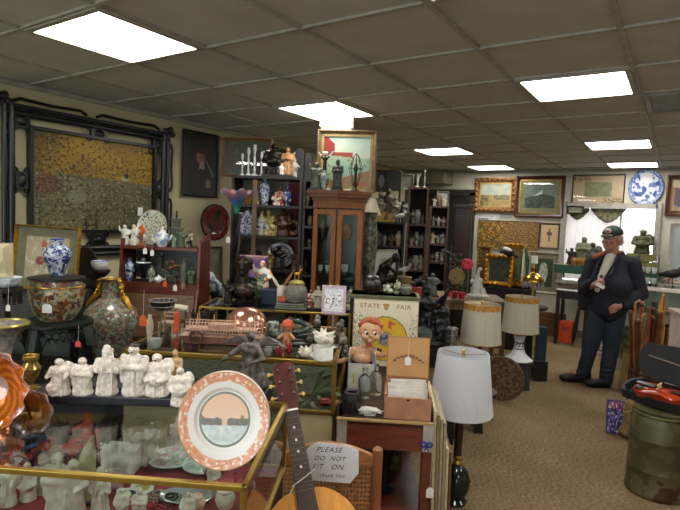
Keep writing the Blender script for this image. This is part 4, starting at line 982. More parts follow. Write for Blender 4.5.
blob('body',FZ,t,P,h/60,1,disp=h*.02,dsc=60)
for sg in (-1,1):
    b=B()
    for k in range(9):
        a=.3+k*.16; L2=h*(.62-.04*k); b.tube([(sg*h*.05,h*.1,h*.68),(sg*(h*.1+L2*.5*math.cos(a-.2)),h*.16,h*.7+L2*.5*math.sin(a)-h*.1),(sg*(h*.1+L2*.8*math.cos(a)),h*.18,h*.62+L2*.7*math.sin(a)-h*.12)],[h*.025,h*.03,h*.008],6)
    b.mk('wing',FZ,t)
# things on the second case, right part
def mug(name,label,q,h,w,mat):
    t=vase(name,label,q,h,w,mat,None,'cyl','mug'); b=B(); b.tube([(w*.48,0,h*.8),(w*.85,0,h*.75),(w*.85,0,h*.3),(w*.48,0,h*.22)],w*.07,8); b.mk('handle',mat,t); return t
q,s=rp(273,334); mug('mug','grey green marbled mug behind the red haired toy figure',q,.066,.055,MP(['a9b3a2','7f8d80','c4c8b8','5a6a60'],30,.3))
q,s=rp(287,349); t=T('toy_figure','small red haired rubber toy figure with one arm out beside the marbled mug','toy',q,A-.4); SK=M('c68a62',.5); k=1.0
blob('body',SK,t,[('e',(0,0,.105),(.024,.022,.024)),('c',(0,0,.085),.012,(0,0,.05),.018),('c',(.01,0,.045),.01,(.014,-.01,.005),.008),('c',(-.01,0,.045),.01,(-.014,-.01,.005),.008),('c',(.012,0,.075),.007,(.05,-.02,.06),.006),('c',(-.012,0,.075),.007,(-.035,-.02,.05),.006)],.0022,2)
b=B(); b.ell((-.002,.004,.12),(.027,.026,.02)); 
for k in range(9): b.ell((.022*math.cos(k*.7),.022*math.sin(k*.7)+.003,.112),(.009,.009,.009),8,5)
b.mk('hair',M('c2563a',.6,0,.3,80),t); b=B(); b.ell((.008,-.021,.107),(.003,.002,.004)); b.ell((-.008,-.021,.107),(.003,.002,.004)); b.mk('eyes',BLK,t)
q,s=rp(298,344); t=T('dragon_carving','dark green coiled dragon carving behind the white coral piece','carving',q,A+.3)
P=[]; pts=[(.08*math.cos(k*.75)*(1-.04*k),.035*math.sin(k*.75),.018+.008*k) for k in range(13)]
for a,c in zip(pts,pts[1:]): P.append(('c',a,.013,c,.013))
P+=[('e',pts[-1],(.022,.016,.016))]+[('c',p_,.006,(p_[0]*1.1,p_[1],p_[2]+.025),.002) for p_ in pts[::2]]
blob('body',M('2c3a30',.3,0,.4,60,bump=.5),t,P,.0025,1); b=B(); b.lathe([(.07,0),(.075,.006),(.06,.012)],(0,0,0),24,1,.6); b.mk('base',DWOOD,t)
for x,y,w_,h_,c,lb in ((279,356,.032,.05,'7c2226','dark red glass jar on the brass edged case, left one'),(289,353,.032,.05,'8a1f24','dark red glass jar on the brass edged case beside the other, right one'),(268,356,.04,.055,'7c8078','grey pewter lidded pot left of the two red jars'),(313,338,.04,.05,'6a7266','grey green lidded pot under the framed print stand'),(256,350,.04,.045,'585a50','dark grey lidded pot next to the winged sculpture')):
    q,s=rp(x,y); lid_jar('lidded_jar',lb,q,h_,w_,M(c,.15,0,.2),None)
q,s=rp(306,358); t=T('coral_piece','small white knobbly coral piece on the brass edged case','coral',q,A); rd=random.Random(3)
blob('coral',M('d8d2c0',.7,0,.2,60,bump=.5),t,[('e',(0,0,.022),(.03,.02,.02))]+[('c',(0,0,.02),.012,(rd.uniform(-.035,.035),rd.uniform(-.02,.02),rd.uniform(.01,.055)),.005) for _ in range(14)],.002,1); b=B(); b.ell((.032,0,.015),(.012,.012,.014)); b.mk('small_shell',M('e2dcc8',.4),t)
q,s=rp(323,359); t=lid_jar('white_jar','white ribbed porcelain jar topped by the large white shell',q,.06*1.25,.088,WHITE,None,None,'cyl')
for ch in list(t.children):
    if ch.name.startswith('lid'): bpy.data.objects.remove(ch)
b=B(); b.torus((0,0,.058),.04,.003,None,24,6); b.mk('rim',M('8b8f8c',.3,.4),t)
t=T('conch_shell','large spiky white shell resting on the white jar','shell',(q.x,q.y,q.z+.0605),A); rd=random.Random(5)
P=[('e',(0,0,.03),(.045,.03,.028),(0,.2,0)),('c',(0,0,.04),.022,(-.012,0,.075),.004)]
for k in range(9): a=k*.75; P.append(('c',(.02*math.cos(a),.012*math.sin(a),.035+.01*(k%2)),.012,(.05*math.cos(a),.03*math.sin(a),.045+.012*(k%3)),.003))
blob('shell',M('ded9ca',.45,0,.1,60,bump=.3),t,P,.002,1); b=B(); b.ell((.01,-.024,.025),(.02,.006,.01)); b.mk('opening',M('a99a86',.4),t)
# framed print on a metal post
q,s=rp(332,347); t=T('print_stand','white framed floral print on a slim metal post in front of the curio cabinet','print stand',q,A)
zc=(347-314)*s; w_=24*s; h_=29*s
b=B(); b.lathe([(.04,0),(.042,.006),(.01,.012),(.006,.02)],(0,0,0),24); b.tube([(0,0,.01),(0,0,zc+.01)],.006,10); b.mk('post',SILVER,t)
b=B(); b.box((0,0,zc+h_/2),(w_,.01,h_)); b.mk('frame',M('b8a8ae',.4),t,False,.002)
def pr(u,v):
    if .1<u<.9 and .08<v<.92:
        if v<.2: return 'd8d4da'
        f=nz(u,v,14,4); 
        if abs(u-.5-(v-.5)*.5)<.02 and v<.6: return '5a5a62'
        return '74727c' if (f>.22 and .25<v<.7) else ('c4d4d8' if v>.72 and f>0 else 'e4e0e4')
    return 'c9b6bf' if nz(u,v,20)>0 else 'b29aa8'
canvas('print_sheet',t,w_*.94,h_*.94,30,36,pr,(0,-.0062,zc+h_*.03))
# clutter on the second case
CL=['6b6a5a','8a8676','4a4c42','a7a08c','5c5040','7c8070']
spots=[(240,338,.035),(252,340,.03),(262,332,.03),(296,330,.035),(309,344,.03),(317,327,.04),(340,330,.035),(343,345,.035),(345,356,.03),(312,352,.022),(338,338,.03),(330,355,.02),(246,355,.03),(262,344,.028)]
for i,(x,y,r) in enumerate(spots):
    q,s=rp(x,y); mm=M(CL[i%6],.35,0,.4,50,bump=.4)
    t=T('stone_carving','small grey green stone carving among the crowd on the brass edged case','carving',q,A+i,'small stone carvings on the brass edged case')
    rd=random.Random(i); blob('body',mm,t,[('e',(0,0,r*.7),(r*.7,r*.5,r*.6)),('e',(rd.uniform(-.4,.4)*r,0,r*1.4),(r*.35,r*.35,r*.4)),('c',(0,0,r*.8),r*.2,(rd.uniform(-1,1)*r,rd.uniform(-.5,.5)*r,r*1.5),r*.12)],.003,1); b=B(); b.lathe([(r*.6,0),(r*.62,.004),(r*.5,.007)],(0,0,0),16); b.mk('base',DWOOD,t)
# inside the second case
zi=.742
def ri(x,y): 
    q=pz(x,y,zi); return q
q=ri(312,397); t=T('leaf_spray','spray of long dull green leaves lying inside the low case by the guitar head','leaf spray',q,A)
b=B()
for k in range(7):
    a=-.5+k*.28; L2=.14; b.tube([(0,0,.01),(L2*.5*math.cos(a),.02*k-.05,.02+L2*.5*abs(math.sin(a))),(L2*math.cos(a),.02*k-.06,.015+L2*.8*abs(math.sin(a)))],[.003,.016,.002],8,True,.25)
b.mk('leaves',M('5f6b48',.5),t); b=B(); b.tube([(-.06,0,.006),(0,0,.01)],.004,6); b.mk('stalk',M('6a5a38',.6),t)
q=ri(325,405); lid_jar('lidded_jar','round red lacquer box inside the low case near its right end',q,.035,.06,M('a22a26',.3),None)
IC=[('c9c4b0','cream'),('8d8a78','grey'),('b0a488','tan'),('5a6a4c','green'),('7d5a3c','brown')]
for i,(x,y) in enumerate([(298,402),(306,406),(313,408),(332,400),(338,405),(319,400),(292,399),(285,404),(328,396),(301,396)]):
    q=ri(x,y); t=T('carved_trinket','small carved trinket lying among others inside the low case','trinket',q,A+i,'trinkets lying inside the low case'); mm=M(IC[i%5][0],.4,0,.3,60)
    blob('body',mm,t,[('c',(-.02,0,.009),.008,(.02,.004,.01),.006),('e',(.005*(i%3),0,.014),(.013,.01,.011))],.0022,1); b=B(); b.torus((.022,.004,.01),.006,.0018,None,12,5); b.mk('ring',BRASS,t)
# ======== rear case: bust, jar and friends ========
z3=1.002
def r3(x,y=None,v=.15):
    """point on top of the rear case in column x, v back from its front edge"""
    p0=Vector((c3.x,c3.y,z3))+KV*v; q=pP(x,300,p0,KV); return Vector((q.x,q.y,z3)),pxm(dep(q))
q,s=r3(243,v=.17); bust('bronze_bust','dark bronze bust of a curly haired man left of the curio cabinet',q,48*s,M('33281f',.35,.6,.4,50,bump=.5),DWOOD)
q,s=r3(257,v=.1); flowers('green_plant','small yellow green plant beside the bronze bust',q,30*s,16*s,['8a9a40','a8a850','5a6a2c'],BRONZE,n=8,cat='plant')
q,s=r3(268,v=.2); boxy('jewel_box','dark blue velvet box behind the white cup of feathers',q,17*s,.08,15*s,M('27344c',.8),None,A)
q,s=r3(281,v=.12); t=vase('feather_cup','white mug holding two tall white and tan feathers',q,21*s,9*s,M('c9c4b4',.4),None,'cyl','cup')
for dx,tp in ((-12*s,.13),(12*s,.16)):
    b=B(); b.tube([(0,0,15*s),(dx*.5,0,15*s+tp*.5),(dx*1.1,0,15*s+tp)],[.003,.012,.002],8,True,.3); b.mk('feather',M('cfc4b0' if dx<0 else 'b0865c',.7),t)
q,s=r3(262,v=.28)
t=statuette('koi_figure','orange and white porcelain figure with splayed arms behind the blue velvet box',(q.x,q.y,z3),42*s,MP(['d8d4c8','c4763a','e4e0d6','7a8a80'],18),None,1,DWOOD,A,1.1)
q,s=r3(292,v=.1); 
for k in range(3):
    t=T('metal_tray',['lowest flat silver tray of the stack under the glass jar','middle flat silver tray of the stack under the glass jar','topmost flat silver tray of the stack, right beneath the orange box'][k],'tray',(q.x,q.y,z3+.014*k),A,'flat silver trays under the glass jar'); b=B(); b.box((0,0,.004),((30-k*2)*s,.14,.006)); b.mk('plate',M('7d827c',.35,.5),t,False); b=B(); 
    W_=(30-k*2)*s
    for c,d_ in (((0,-.07,.008),(W_,.006,.008)),((0,.07,.008),(W_,.006,.008)),((-W_/2,0,.008),(.006,.14,.008)),((W_/2,0,.008),(.006,.14,.008))): b.box(c,d_)
    b.mk('rim',M('9aa09a',.3,.6),t,False)
zt=z3+.042
boxy('orange_box','small flat orange box at the left end of the silver trays',(q.x-KU.x*10*s,q.y-KU.y*10*s,zt),8*s,.05,5*s,M('b8543a',.5),None,A)
q2=q+KU*(4*s); s_=s
t=T('glass_jar','round cut glass jar with a yellow lid and gilt deer on the silver trays','jar',(q2.x,q2.y,zt),A)
GJ=M('a8a898',.08,0,.15,60,trans=.6,bump=.8)
b=B(); b.lathe([(9*s,0),(11*s,2*s),(12*s,8*s),(10*s,15*s),(7*s,18*s),(6*s,18*s),(8*s,12*s),(9*s,4*s),(.001,2*s)],(0,0,0),28); b.mk('bowl',GJ,t); b=B(); b.lathe([(8*s,18*s),(8.3*s,19*s),(6*s,21*s),(1*s,22*s)],(0,0,0),24); ld=b.mk('lid',M('b0a450',.3,.4),t)
blob('deer_finial',GOLD,ld,[('e',(0,0,28*s),(3*s,1.3*s,1.5*s)),('c',(2.5*s,0,28*s),1*s,(3.5*s,0,32*s),.8*s),('e',(4.2*s,0,32.5*s),(1.4*s,.7*s,.7*s)),('c',(3.2*s,0,33*s),.3*s,(3.6*s,.6*s,37*s),.25*s),('c',(3.2*s,0,33*s),.3*s,(2.2*s,-.6*s,37*s),.25*s),('c',(2*s,0,28*s),.5*s,(2*s,0,21.5*s),.5*s),('c',(-2*s,0,28*s),.5*s,(-2*s,0,21.5*s),.5*s)],.0022,1)
for x,h_,mt_,ps,lb in ((311,20,MP(['a86a5c','c4b0a0','7a3c38'],20),0,'small pink and cream lady figure right of the glass jar'),(318,24,M('9a9684',.5),0,'grey lady figure right of the pink one on the rear case'),(350,22,MP(['5a6a50','8a8c70','c0b890'],20),2,'green and yellow sitting figure right of the framed print'),
    (228,26,BRONZE,1,'small dark bronze figure left of the bust'),(343,16,M('7c8a60',.5),0,'little olive figure just right of the framed print'),(358,16,M('4a5a48',.5),2,'small dark green squat figure left of the state fair board')):
    q,s=r3(x,v=.09); statuette('small_figure',lb,q,h_*s,mt_,None,ps,DWOOD)
# ======== curio cabinet ========
q=pz(339,437,0); cc=Vector((-1.99,3.30,0))-KU*.165+KV*.1; 
t=T('curio_cabinet','tall brown corner curio cabinet with two narrow glass doors under the farm painting','curio cabinet',cc,A-.03)
CH=1.80; hw=.19; vd=.06
CW=M('7a4a2a',.35,0,.2,12,stretch=(8,8,1)); 
foot=[(-hw,.02),(0,-vd),(hw,.02),(hw,.26),(-hw,.26)]
def off(f,k): return [(x*(1+k/hw),y-(k if y<.2 else -k*.2)) for x,y in f]
b=B(); b.slab(foot,.03,'z'); b.shift((0,0,.6)); b.mk('cabinet_floor',CW,t,False)
b=B(); b.slab(foot,.6,'z'); b.shift((0,0,.3)); b.mk('base',CW,t,False,.004)
for k,(zz,kk) in enumerate(((CH-.012,.05),(CH-.035,.035),(CH-.06,.015))): b=B() if k==0 else b; n0=len(b.b.verts); b.slab(off(foot,kk),.026,'z'); bmesh.ops.translate(b.b,verts=list(b.b.verts)[n0:],vec=(0,0,zz))
b.mk('cornice',M('6b3d22',.35,0,.2,12),t,False)
b=B(); b.slab(off(foot,.002),.06,'z'); b.shift((0,0,CH-.10)); b.mk('header',CW,t,False)
b=B(); b.box((0,.255,1.14),(2*hw,.01,1.08)); b.mk('mirror_back',M('3a4042',.2,.5,.05),t,False)
for sx in (-1,1): b=B(); b.box((sx*(hw-.01),.17,1.14),(.018,.16,1.1)); b.mk('side_post',CW,t,False)
for zz in (.9,1.17,1.43): b=B(); b.slab([(x*.93,y*.93+.012) for x,y in foot],.006,'z'); b.shift((0,0,zz)); b.mk('glass_shelf',CLEAR,t,False)
for sx in (-1,1):
    a=Vector((sx*hw,.02,0)); c=Vector((0,-vd,0)); L_=(a-c).length-.012; an=math.atan2(abs(a.y-c.y),hw)
    b=B(); H0,H1=.62,1.66
    for cc_,dd2 in (((-L_/2+.018,0,(H0+H1)/2),(.036,.022,H1-H0)),((L_/2-.018,0,(H0+H1)/2),(.036,.022,H1-H0)),((0,0,H1-.02),(L_-.07,.022,.04)),((0,0,H0+.02),(L_-.07,.022,.04))): b.box(cc_,dd2)
    dr=b.mk('door',M('8d5a34',.35,0,.2,12,stretch=(8,8,1)),t,False,.003,loc=(sx*hw/2,-vd/2+.01,0),rot=(0,0,sx*an))
    b=B(); b.box((0,.002,(H0+H1)/2),(L_-.07,.003,H1-H0-.07)); b.mk('glass_pane',CLEAR,dr,False)
    b=B(); b.ell((-sx*L_*.42,-.018,1.1),.008,10,6); b.mk('knob',BRASS,dr)
def inc(dx,dy,z): v=Matrix.Rotation(A-.03,3,'Z')@Vector((dx,dy,z)); return cc+v
for dx,dy,z,h_,w_,mm,pf,lb in ((-.13,.1,1.176,.05,.04,CHINA,'cup','little white cup on the upper middle shelf of the curio cabinet, leftmost'),(-.075,.1,1.176,.05,.04,CHINA,'cup','little white cup on the upper middle shelf of the curio cabinet beside the leftmost'),(.06,.1,1.176,.06,.055,CHINA,'cup','white round cup behind the right door of the curio cabinet'),
    (.12,.12,.906,.16,.09,BLUE,'classic','blue and white vase behind the right door of the curio cabinet'),(.06,.12,1.436,.12,.08,M('9a6a48',.4,0,.2),'jar','brown round pot high behind the right door of the curio cabinet'),(-.12,.12,.906,.1,.07,BLUE,'jar','small blue jar behind the left door of the curio cabinet'),(-.05,.14,1.436,.13,.05,M('c9ccd0',.1,0,.1,40,trans=.4),'tall','tall crystal vase high behind the left door of the curio cabinet'),(-.13,.16,1.436,.14,.05,M('4a3224',.4),'classic','dark brown vase high behind the left door of the curio cabinet')):
    vase('cabinet_vase',lb,inc(dx,dy,z),h_,w_,mm,None,pf,'cup' if pf=='cup' else 'vase')
for dx,z,c,lb in ((-.13,.616,'b8b4c0','white card propped at the bottom of the curio cabinet behind the left door'),(-.07,.616,'b87a78','pink card propped at the bottom of the curio cabinet behind the left door')):
    t_=T('display_card',lb,'card',inc(dx,.1,z),A,rx=-.15); b=B(); b.box((0,0,.05),(.05,.003,.1)); b.mk('card',M(c,.6,0,.3,30),t_,False); b=B(); b.tube([(0,.004,.08),(0,.03,.0)],.002,5); b.mk('prop',BRASS,t_)
# farm painting on the cabinet
def farm(u,v):
    if u<.0: return 'ffffff'
    hz=.58+.02*math.sin(u*6)
    if v>hz:
        c=mixc('c2cbb4','9ab4a4',(v-hz)*2.4+nz(u,v,4)*.5)
        if u<.26 and v<.98-abs(u-.08)*.9: c='8e2f24' if v>.66 else '7c2b22'
        elif u<.62 and v<.66: c='96402e'
        if u<.05: c=mixc('7d3a2c','5a3a2c',v)
        return c
    c=mixc('a0ae8c','8fae9c',nz(u,v*2,6)+.5)
    if u>.35 and v<.42: c=mixc('7fb0a4','9cb49a',nz(u,v,9)+.4)
    if v<.22+.25*(u-.5): c=mixc('8c7a5a','a05c44',nz(u,v,8)+.4)
    if nz(u,v,18,6)>.4: c='6a7a4c'
    return c
n0,nv=Vector((cc.x,cc.y,0))+Matrix.Rotation(A,3,'Z')@Vector((0,.2,0)),KV
p,w_,h_=flat_rect(316,129,375,191,n0,nv); p.z=CH+.002
PF=M('6e5a38',.5,0,.3,30)
framed('farm_painting','painting of a red barn by pale water, brown frame, atop the curio cabinet',p,w_,h_,.032,PF,farm,A-.04,.0,nx=70,ny=60,cat='painting',liner=M('a0895a',.5))
def ctop(x,v=-.0):
    p0=Vector((cc.x,cc.y,0))+KV*v; q=pP(x,190,p0,KV); return Vector((q.x,q.y,CH+.001)),pxm(dep(q))
q,s=ctop(316,.05); statuette('green_figure','grey green leafy statuette at the left end of the curio cabinet top',q,28*s,M('5c6450',.5,0,.4,50,bump=.6),None,1,DWOOD,A,1.2)
q,s=ctop(324,.02); t=vase('lamp_figure','pale grey vase carrying a dark dancer with raised white arms, on the curio cabinet',q,20*s,9*s,MP(['8c948c','a8b0a8','6a746c'],30),None,'tall','statuette'); 
h_=20*s; blob('dancer',BRONZE,t,[('c',(0,0,h_),2.2*s,(0,0,h_+8*s),1.8*s),('e',(0,0,h_+12*s),(1.6*s,1.6*s,1.9*s)),('c',(0,0,h_+9*s),1.2*s,(-4*s,0,h_+14*s),.8*s),('c',(0,0,h_+9*s),1.2*s,(4*s,0,h_+14*s),.8*s)],.003,1)
b=B(); b.tube([(-4*s,0,h_+14*s),(-7*s,0,h_+18*s)],[1*s,.6*s],6); b.tube([(4*s,0,h_+14*s),(8*s,0,h_+19*s)],[1*s,.6*s],6); b.ell((0,0,h_+17*s),(3*s,1.5*s,1.8*s)); b.mk('white_arms',WHITE,t)
q,s=ctop(337,-.01); statuette('carved_pair','slim dark green carved figure in the middle of the curio cabinet top',q,32*s,M('30382a',.5,0,.4,50,bump=.6),None,0,DWOOD,A,.9)
q,s=ctop(355,.03); t=T('wire_cage','openwork bronze wire sculpture with a dark core at the right of the curio cabinet top','sculpture',q,A); h_=38*s
b=B()
for k in range(8): a=k*PI/4; b.tube([(2*s*math.cos(a),2*s*math.sin(a),5*s),(7*s*math.cos(a),5*s*math.sin(a),h_*.6),(3*s*math.cos(a),2*s*math.sin(a),h_*.9),(0,0,h_)],.0026,5)
b.torus((0,0,h_*.6),6.5*s,.003,None,20,5); b.mk('wire_cage',M('3a4038',.4,.5),t); b=B(); b.lathe([(5*s,0),(5*s,1*s),(1.5*s,3*s),(1.2*s,h_*.5),(2.5*s,h_*.6),(.5*s,h_*.75)],(0,0,0),16); b.mk('core',BRONZE,t)
q=q-KV*.075; tag('white tag hanging over the cornice of the curio cabinet',(q.x,q.y,CH-.03),.025,.03,string=.035)
# ======== porcelain column and shade right of the cabinet ========
q=pd(367,300,4.3); base=Vector((q.x,q.y,0)); s=pxm(4.3); zt=pd(367,213,4.3).z
t=T('tall_ceramic_column','tall mottled green ceramic floor vase right of the curio cabinet','floor vase',base,A); R=7*s
b=B(); b.lathe([(R*1.1,0),(R*1.2,.03),(R*.8,.1),(R,.5),(R*1.05,.9),(R*.75,1.0),(R*.8,1.1),(R*1.1,1.35),(R*1.05,1.5),(R*.8,zt-.05),(R,zt),(R*.8,zt),(R*.6,zt-.1)],(0,0,0),26); b.mk('body',MP(['3d463a','5c6652','2a2f28','6e7258','4a4038'],26,.3),t); b=B(); b.torus((0,0,zt),R*.92,.006,None,26,6); b.mk('rim',BRONZE,t)
q=pd(372,213,4.75); 
t=T('floor_lamp','thin black floor lamp with a small cream shade half hidden by the curio cabinet','floor lamp',(q.x,q.y,0),A); b=B(); b.lathe([(.12,0),(.12,.015),(.02,.03),(.01,.06),(.01,q.z)],(0,0,0),20); b.mk('pole',BLK,t); drum_shade('lamp_shade',t,q.z-.02,.15,.085,.03,shade_mat('cfc8b0'))
# ======== generic bookcase ========
class Shelf:
    def __init__(s,name,label,x0,x1,d,ys,depth,mat,divs=(),backs=(),top=True,th=.022,xm=None):
        xm=xm or (x0+x1)/2; p0=pd(xm,250,d); s.p0=p0; a=pP(x0,250,p0,KV); c=pP(x1,250,p0,KV); s.a=a; s.w=(c-a).length; s.depth=depth
        s.z=[pP(xm,y,p0,KV).z for y in ys]; s.zmax=s.z[0]
        t=T(name,label,'bookcase',(a.x,a.y,0),A); s.t=t
        for x in (th/2,s.w-th/2): b=B(); b.box((x,depth/2,s.z[0]/2),(th,depth,s.z[0])); b.mk('side_panel',mat,t,False)
        for z in s.z+[.1]:
            b=B(); b.box((s.w/2,depth/2,z-th/2),(s.w-2*th*.98,depth-.004,th)); b.mk('shelf',mat,t,False)
        for xx,w0,z0,z1,m_ in divs:
            x=(pP(xx,250,p0,KV)-a).length; b=B(); b.box((x,.012,(z0+z1)/2),(w0,.02,z1-z0)); b.mk('upright',m_,t,False)
        for f0,f1,m_ in backs: b=B(); b.box((s.w*(f0+f1)/2,depth-.006,s.z[0]/2),(s.w*(f1-f0)-.002,.01,s.z[0]-.03)); b.mk('back_panel',m_,t,False)
    def at(s,x,i,v=.12):
        pp=s.p0+KV*v; q=pP(x,250,pp,KV); return Vector((q.x,q.y,s.z[i]+.0005)),pxm(dep(q))
DK=M('1c140f',.5,0,.25,9)
S1=Shelf('open_bookcase','dark open bookcase crowded with porcelain between the glass tulip lamp and curio cabinet',230,300,4.55,[176,205,236,269,300],.3,DK,divs=[(253,.035,.1,1.9,M('6a4e34',.5))],backs=[(.74,1.0,M('7c201c',.6)),(0,.74,M('8d8a7a',.8))])
BW=['tall blue and white','short blue and white']
def bw(x,i,h_,w_,prof,lb,S=S1,mat=BLUE,v=.1,cat='vase'): q,s=S.at(x,i,v); return vase('porcelain_vase' if cat=='vase' else cat,lb,q,h_*s,w_*s,mat,None,prof,cat)
bw(263,1,27,12,'classic','tall blue and white vase on the second shelf of the open bookcase')
bw(286,1,22,9,'baluster','narrow dark blue vase on a foot at the right of the second shelf',mat=MP(['2a3c78','c8ccd8','1c2a58'],20))
for x,h_,w_,pf,lb in ((241,22,9,'cyl','leftmost blue and white jar on the third shelf of the open bookcase'),(248,24,9,'cyl','second blue and white jar from the left on the third shelf'),(258,17,7,'jar','squat blue and white pot on the third shelf just right of the tan upright'),(265,15,8,'jar','dark blue pot on the third shelf under the yellow figures')): bw(x,2,h_,w_,pf,lb)
bw(234,2,18,7,'jar','black glazed pot at the left end of the third shelf',mat=BLK)
bw(246,1,14,11,'jar','amber glazed pot left of the tan upright on the second shelf',mat=M('8a6a30',.3))
for x,i,h_,ps,mt_,lb,wd in ((240,1,16,0,MP(['a8503a','c8b89c','5a6a58'],20),'red and cream porcelain figure at the left end of the second shelf',1.3),(255,1,20,0,M('a89c80',.5),'slim tan figure beside the tan upright on the second shelf',1),(274,1,14,2,MP(['a8483c','d8c8b8'],18),'small red and white squatting figure right of the tall blue vase',1.2),(279,1,18,0,MP(['b08070','cfc4b4','8a3c34'],18),'taller pink robed figure right of the squatting red one',1.1),
    (261,2,24,0,M('c9c4b0',.5),'cream lady figure in the middle of the third shelf',1),(268,2,26,1,MP(['b0a45a','d0c890','8a8040'],18),'yellow figure with raised arm on the third shelf',1.2),(274,2,22,2,MP(['bcae58','d4caa0','8c7c3c'],18),'stout yellow seated figure on the third shelf',1.3),(282,2,28,2,M('4a2c1c',.4,0,.3,30),'large brown carved figure on the third shelf before the red panel',1.5),
    (272,3,18,1,MP(['b0762e','d4c070','7c8a3c'],18),'small orange and yellow figure low in the bookcase by the white plate',1.2),(295,3,20,0,M('5a3a28',.5),'thin brown figure low at the right end of the bookcase',1),(251,2,0,0,None,'',1)):
    if not lb: continue
    q,s=S1.at(x,i,.1); statuette('porcelain_figure',lb,q,h_*s,mt_,None,ps,None,A,wd)
q,s=S1.at(292,2,.12); t=T('wreath','brown round wreath standing on the third shelf before the red panel','wreath',q,A); b=B(); b.torus((0,0,9*s),6*s,2.6*s,(PI/2,0,0),24,8); b.mk('ring',M('5c3c1c',.7,0,.5,50,bump=1),t); b=B()
for k in range(8): b.ell((6*s*math.cos(k*.785),-2.4*s,9*s+6*s*math.sin(k*.785)),(.8*s,.5*s,.8*s),8,5)
b.mk('berries',M('b0a070',.5),t)
q,s=S1.at(280,3,.14); plate('porcelain_plate','round white porcelain plate with blue rim low in the bookcase behind the black carving',(q.x,q.y,q.z),27*s,26*s,'c8ccd0',fn=lambda q_,a: 'b9bfc4' if q_>.8 else ('3e4c6a' if q_>.72 else ('d8d8d2' if nz(q_*math.cos(a),q_*math.sin(a),4)<.2 else '7c8898')),nr=14,na=40)
q,s=S1.at(279,3,.06); statuette('black_carving','black carved figure standing in front of the white porcelain plate',q,24*s,BLK,None,1,None,A,1.5)
q=q
for x,lb in ((243,'black arched mirror back standing left of the tan upright'),(258,'black arched mirror back standing right of the tan upright')):
    q,s=S1.at(x,3,.2); t=T('arched_panel',lb,'arched panel',q,A,'black arched panels in the bookcase'); W_=5*s
    b=B(); b.slab([(-W_,0),(W_,0),(W_,10*s)]+[(W_*math.cos(k*PI/10),10*s+W_*1.3*math.sin(k*PI/10)) for k in range(11)]+[(-W_,10*s)],.02); b.mk('panel',BLK,t,False); b=B(); b.box((0,0,.01),(W_*2.2,.05,.02)); b.mk('foot',DWOOD,t,False)
# iridescent purple panel box in front of the bookcase
q=pd(248,305,4.25); p0=pd(248,280,4.25); zt=pd(248,256,4.25).z; s=pxm(4.25)
t=T('cloth_draped_stand','dark blue velvet draped stand topped with a pink iridescent box','display stand',(q.x,q.y,0),A); zb=zt-22*s
b=B(); b.box((0,.1,zb/2),(30*s,.2,zb)); b.mk('drape',M('141a34',.8),t,False,.01)
b=B(); b.box((0,.1,zb+.004),(31*s,.21,.008)); b.mk('stand_top',DWOOD,t,False)
t=T('iridescent_box','iridescent pink and purple lacquer box with a white lid behind the bronze bust','box',Vector((q.x,q.y,zb+.008))+KV*.1,A); hh=22*s-.01
b=B(); b.box((0,0,hh*.46),(28*s,.16,hh*.92)); b.mk('body',MP(['6a3c8c','b060a0','8a78c0','d0a0cc','4a2860'],14,.2,kind='noise',sharp=False),t,False,.004); b=B(); b.box((0,0,hh*.95),(29.5*s,.17,hh*.08)); b.mk('lid',M('c9a0a8',.4),t,False)
# right narrow shelves of the bookcase bay
S1b=Shelf('narrow_bookcase','narrow dark shelf bay between the open bookcase and curio cabinet',301,316,4.55,[179,206,226,247,275,300],.26,DK,backs=[(0,1,M('1c1814',.7))])
for x,i,h_,w_,pf,c,lb in ((305,1,14,6,'jar','6a6a48','olive pot on the second shelf of the narrow bay'),(309,2,10,6,'jar','8a8458','tan pot on the third shelf of the narrow bay'),(304,3,9,5,'cup','6a5a60','grey cup on the fourth shelf of the narrow bay'),(309,3,7,4,'jar','a07868','pink pot on the fourth shelf of the narrow bay'),(306,4,16,6,'urn','4a4c40','dark urn on the lower shelf of the narrow bay')): bw(x,i,h_,w_,pf,lb,S1b,M(c,.35,0,.3,40))
# on top of the bookcase: glass picture leaning, statues
n0=S1.p0+KV*.24; p,w_,h_=flat_rect(222,135,272,174,n0,KV); p.z=S1.z[0]+.001
def gl(u,v): return mixc('3a3826','4a4632',nz(u,v,5)+.5) if not (nz(u,v,9,2)>.4) else '55543c'
framed('glazed_picture','long dark glazed picture in a gilt frame leaning on top of the open bookcase',p+KV*.0,w_,h_,.02,M('8a5a30',.4,.3),gl,A-.02,0,glass=True)
CR=M('c8ccc4',.1,0,.15,30)
for x,h_,lb in ((240,22,'left slim crystal candlestick on top of the open bookcase'),(246,28,'second crystal candlestick from the left on top of the open bookcase'),(252,31,'tallest crystal candlestick in the middle on top of the open bookcase'),(259,24,'fourth crystal candlestick on top of the open bookcase'),(265,20,'rightmost crystal candlestick beside the dark seated statue')):
    q,s=S1.at(x,0,.1); candlestick('crystal_candlestick',lb,q,h_*s,CR,group='crystal candlesticks on the open bookcase')
q,s=S1.at(272,0,.12); statuette('seated_statue','dark brown seated statue on top of the open bookcase',q,33*s,BRONZE,None,2,DWOOD,A,1.6)
q,s=S1.at(285,0,.1); statuette('terracotta_statue','tan terracotta standing lady on top of the open bookcase',q,30*s,M('a87a50',.6,0,.2,30),None,0,DWOOD,A,1.1)
q,s=S1.at(279,0,.08); statuette('white_statue','short white figure between the dark seated statue and the terracotta lady',q,14*s,WHITE,None,1,None,A,1.3)
q,s=S1.at(292,0,.14); statuette('stone_statue','grey white stone figure right of the terracotta lady on the bookcase',q,26*s,M('9a978c',.6,0,.2,30),None,2,None,A,1.2)
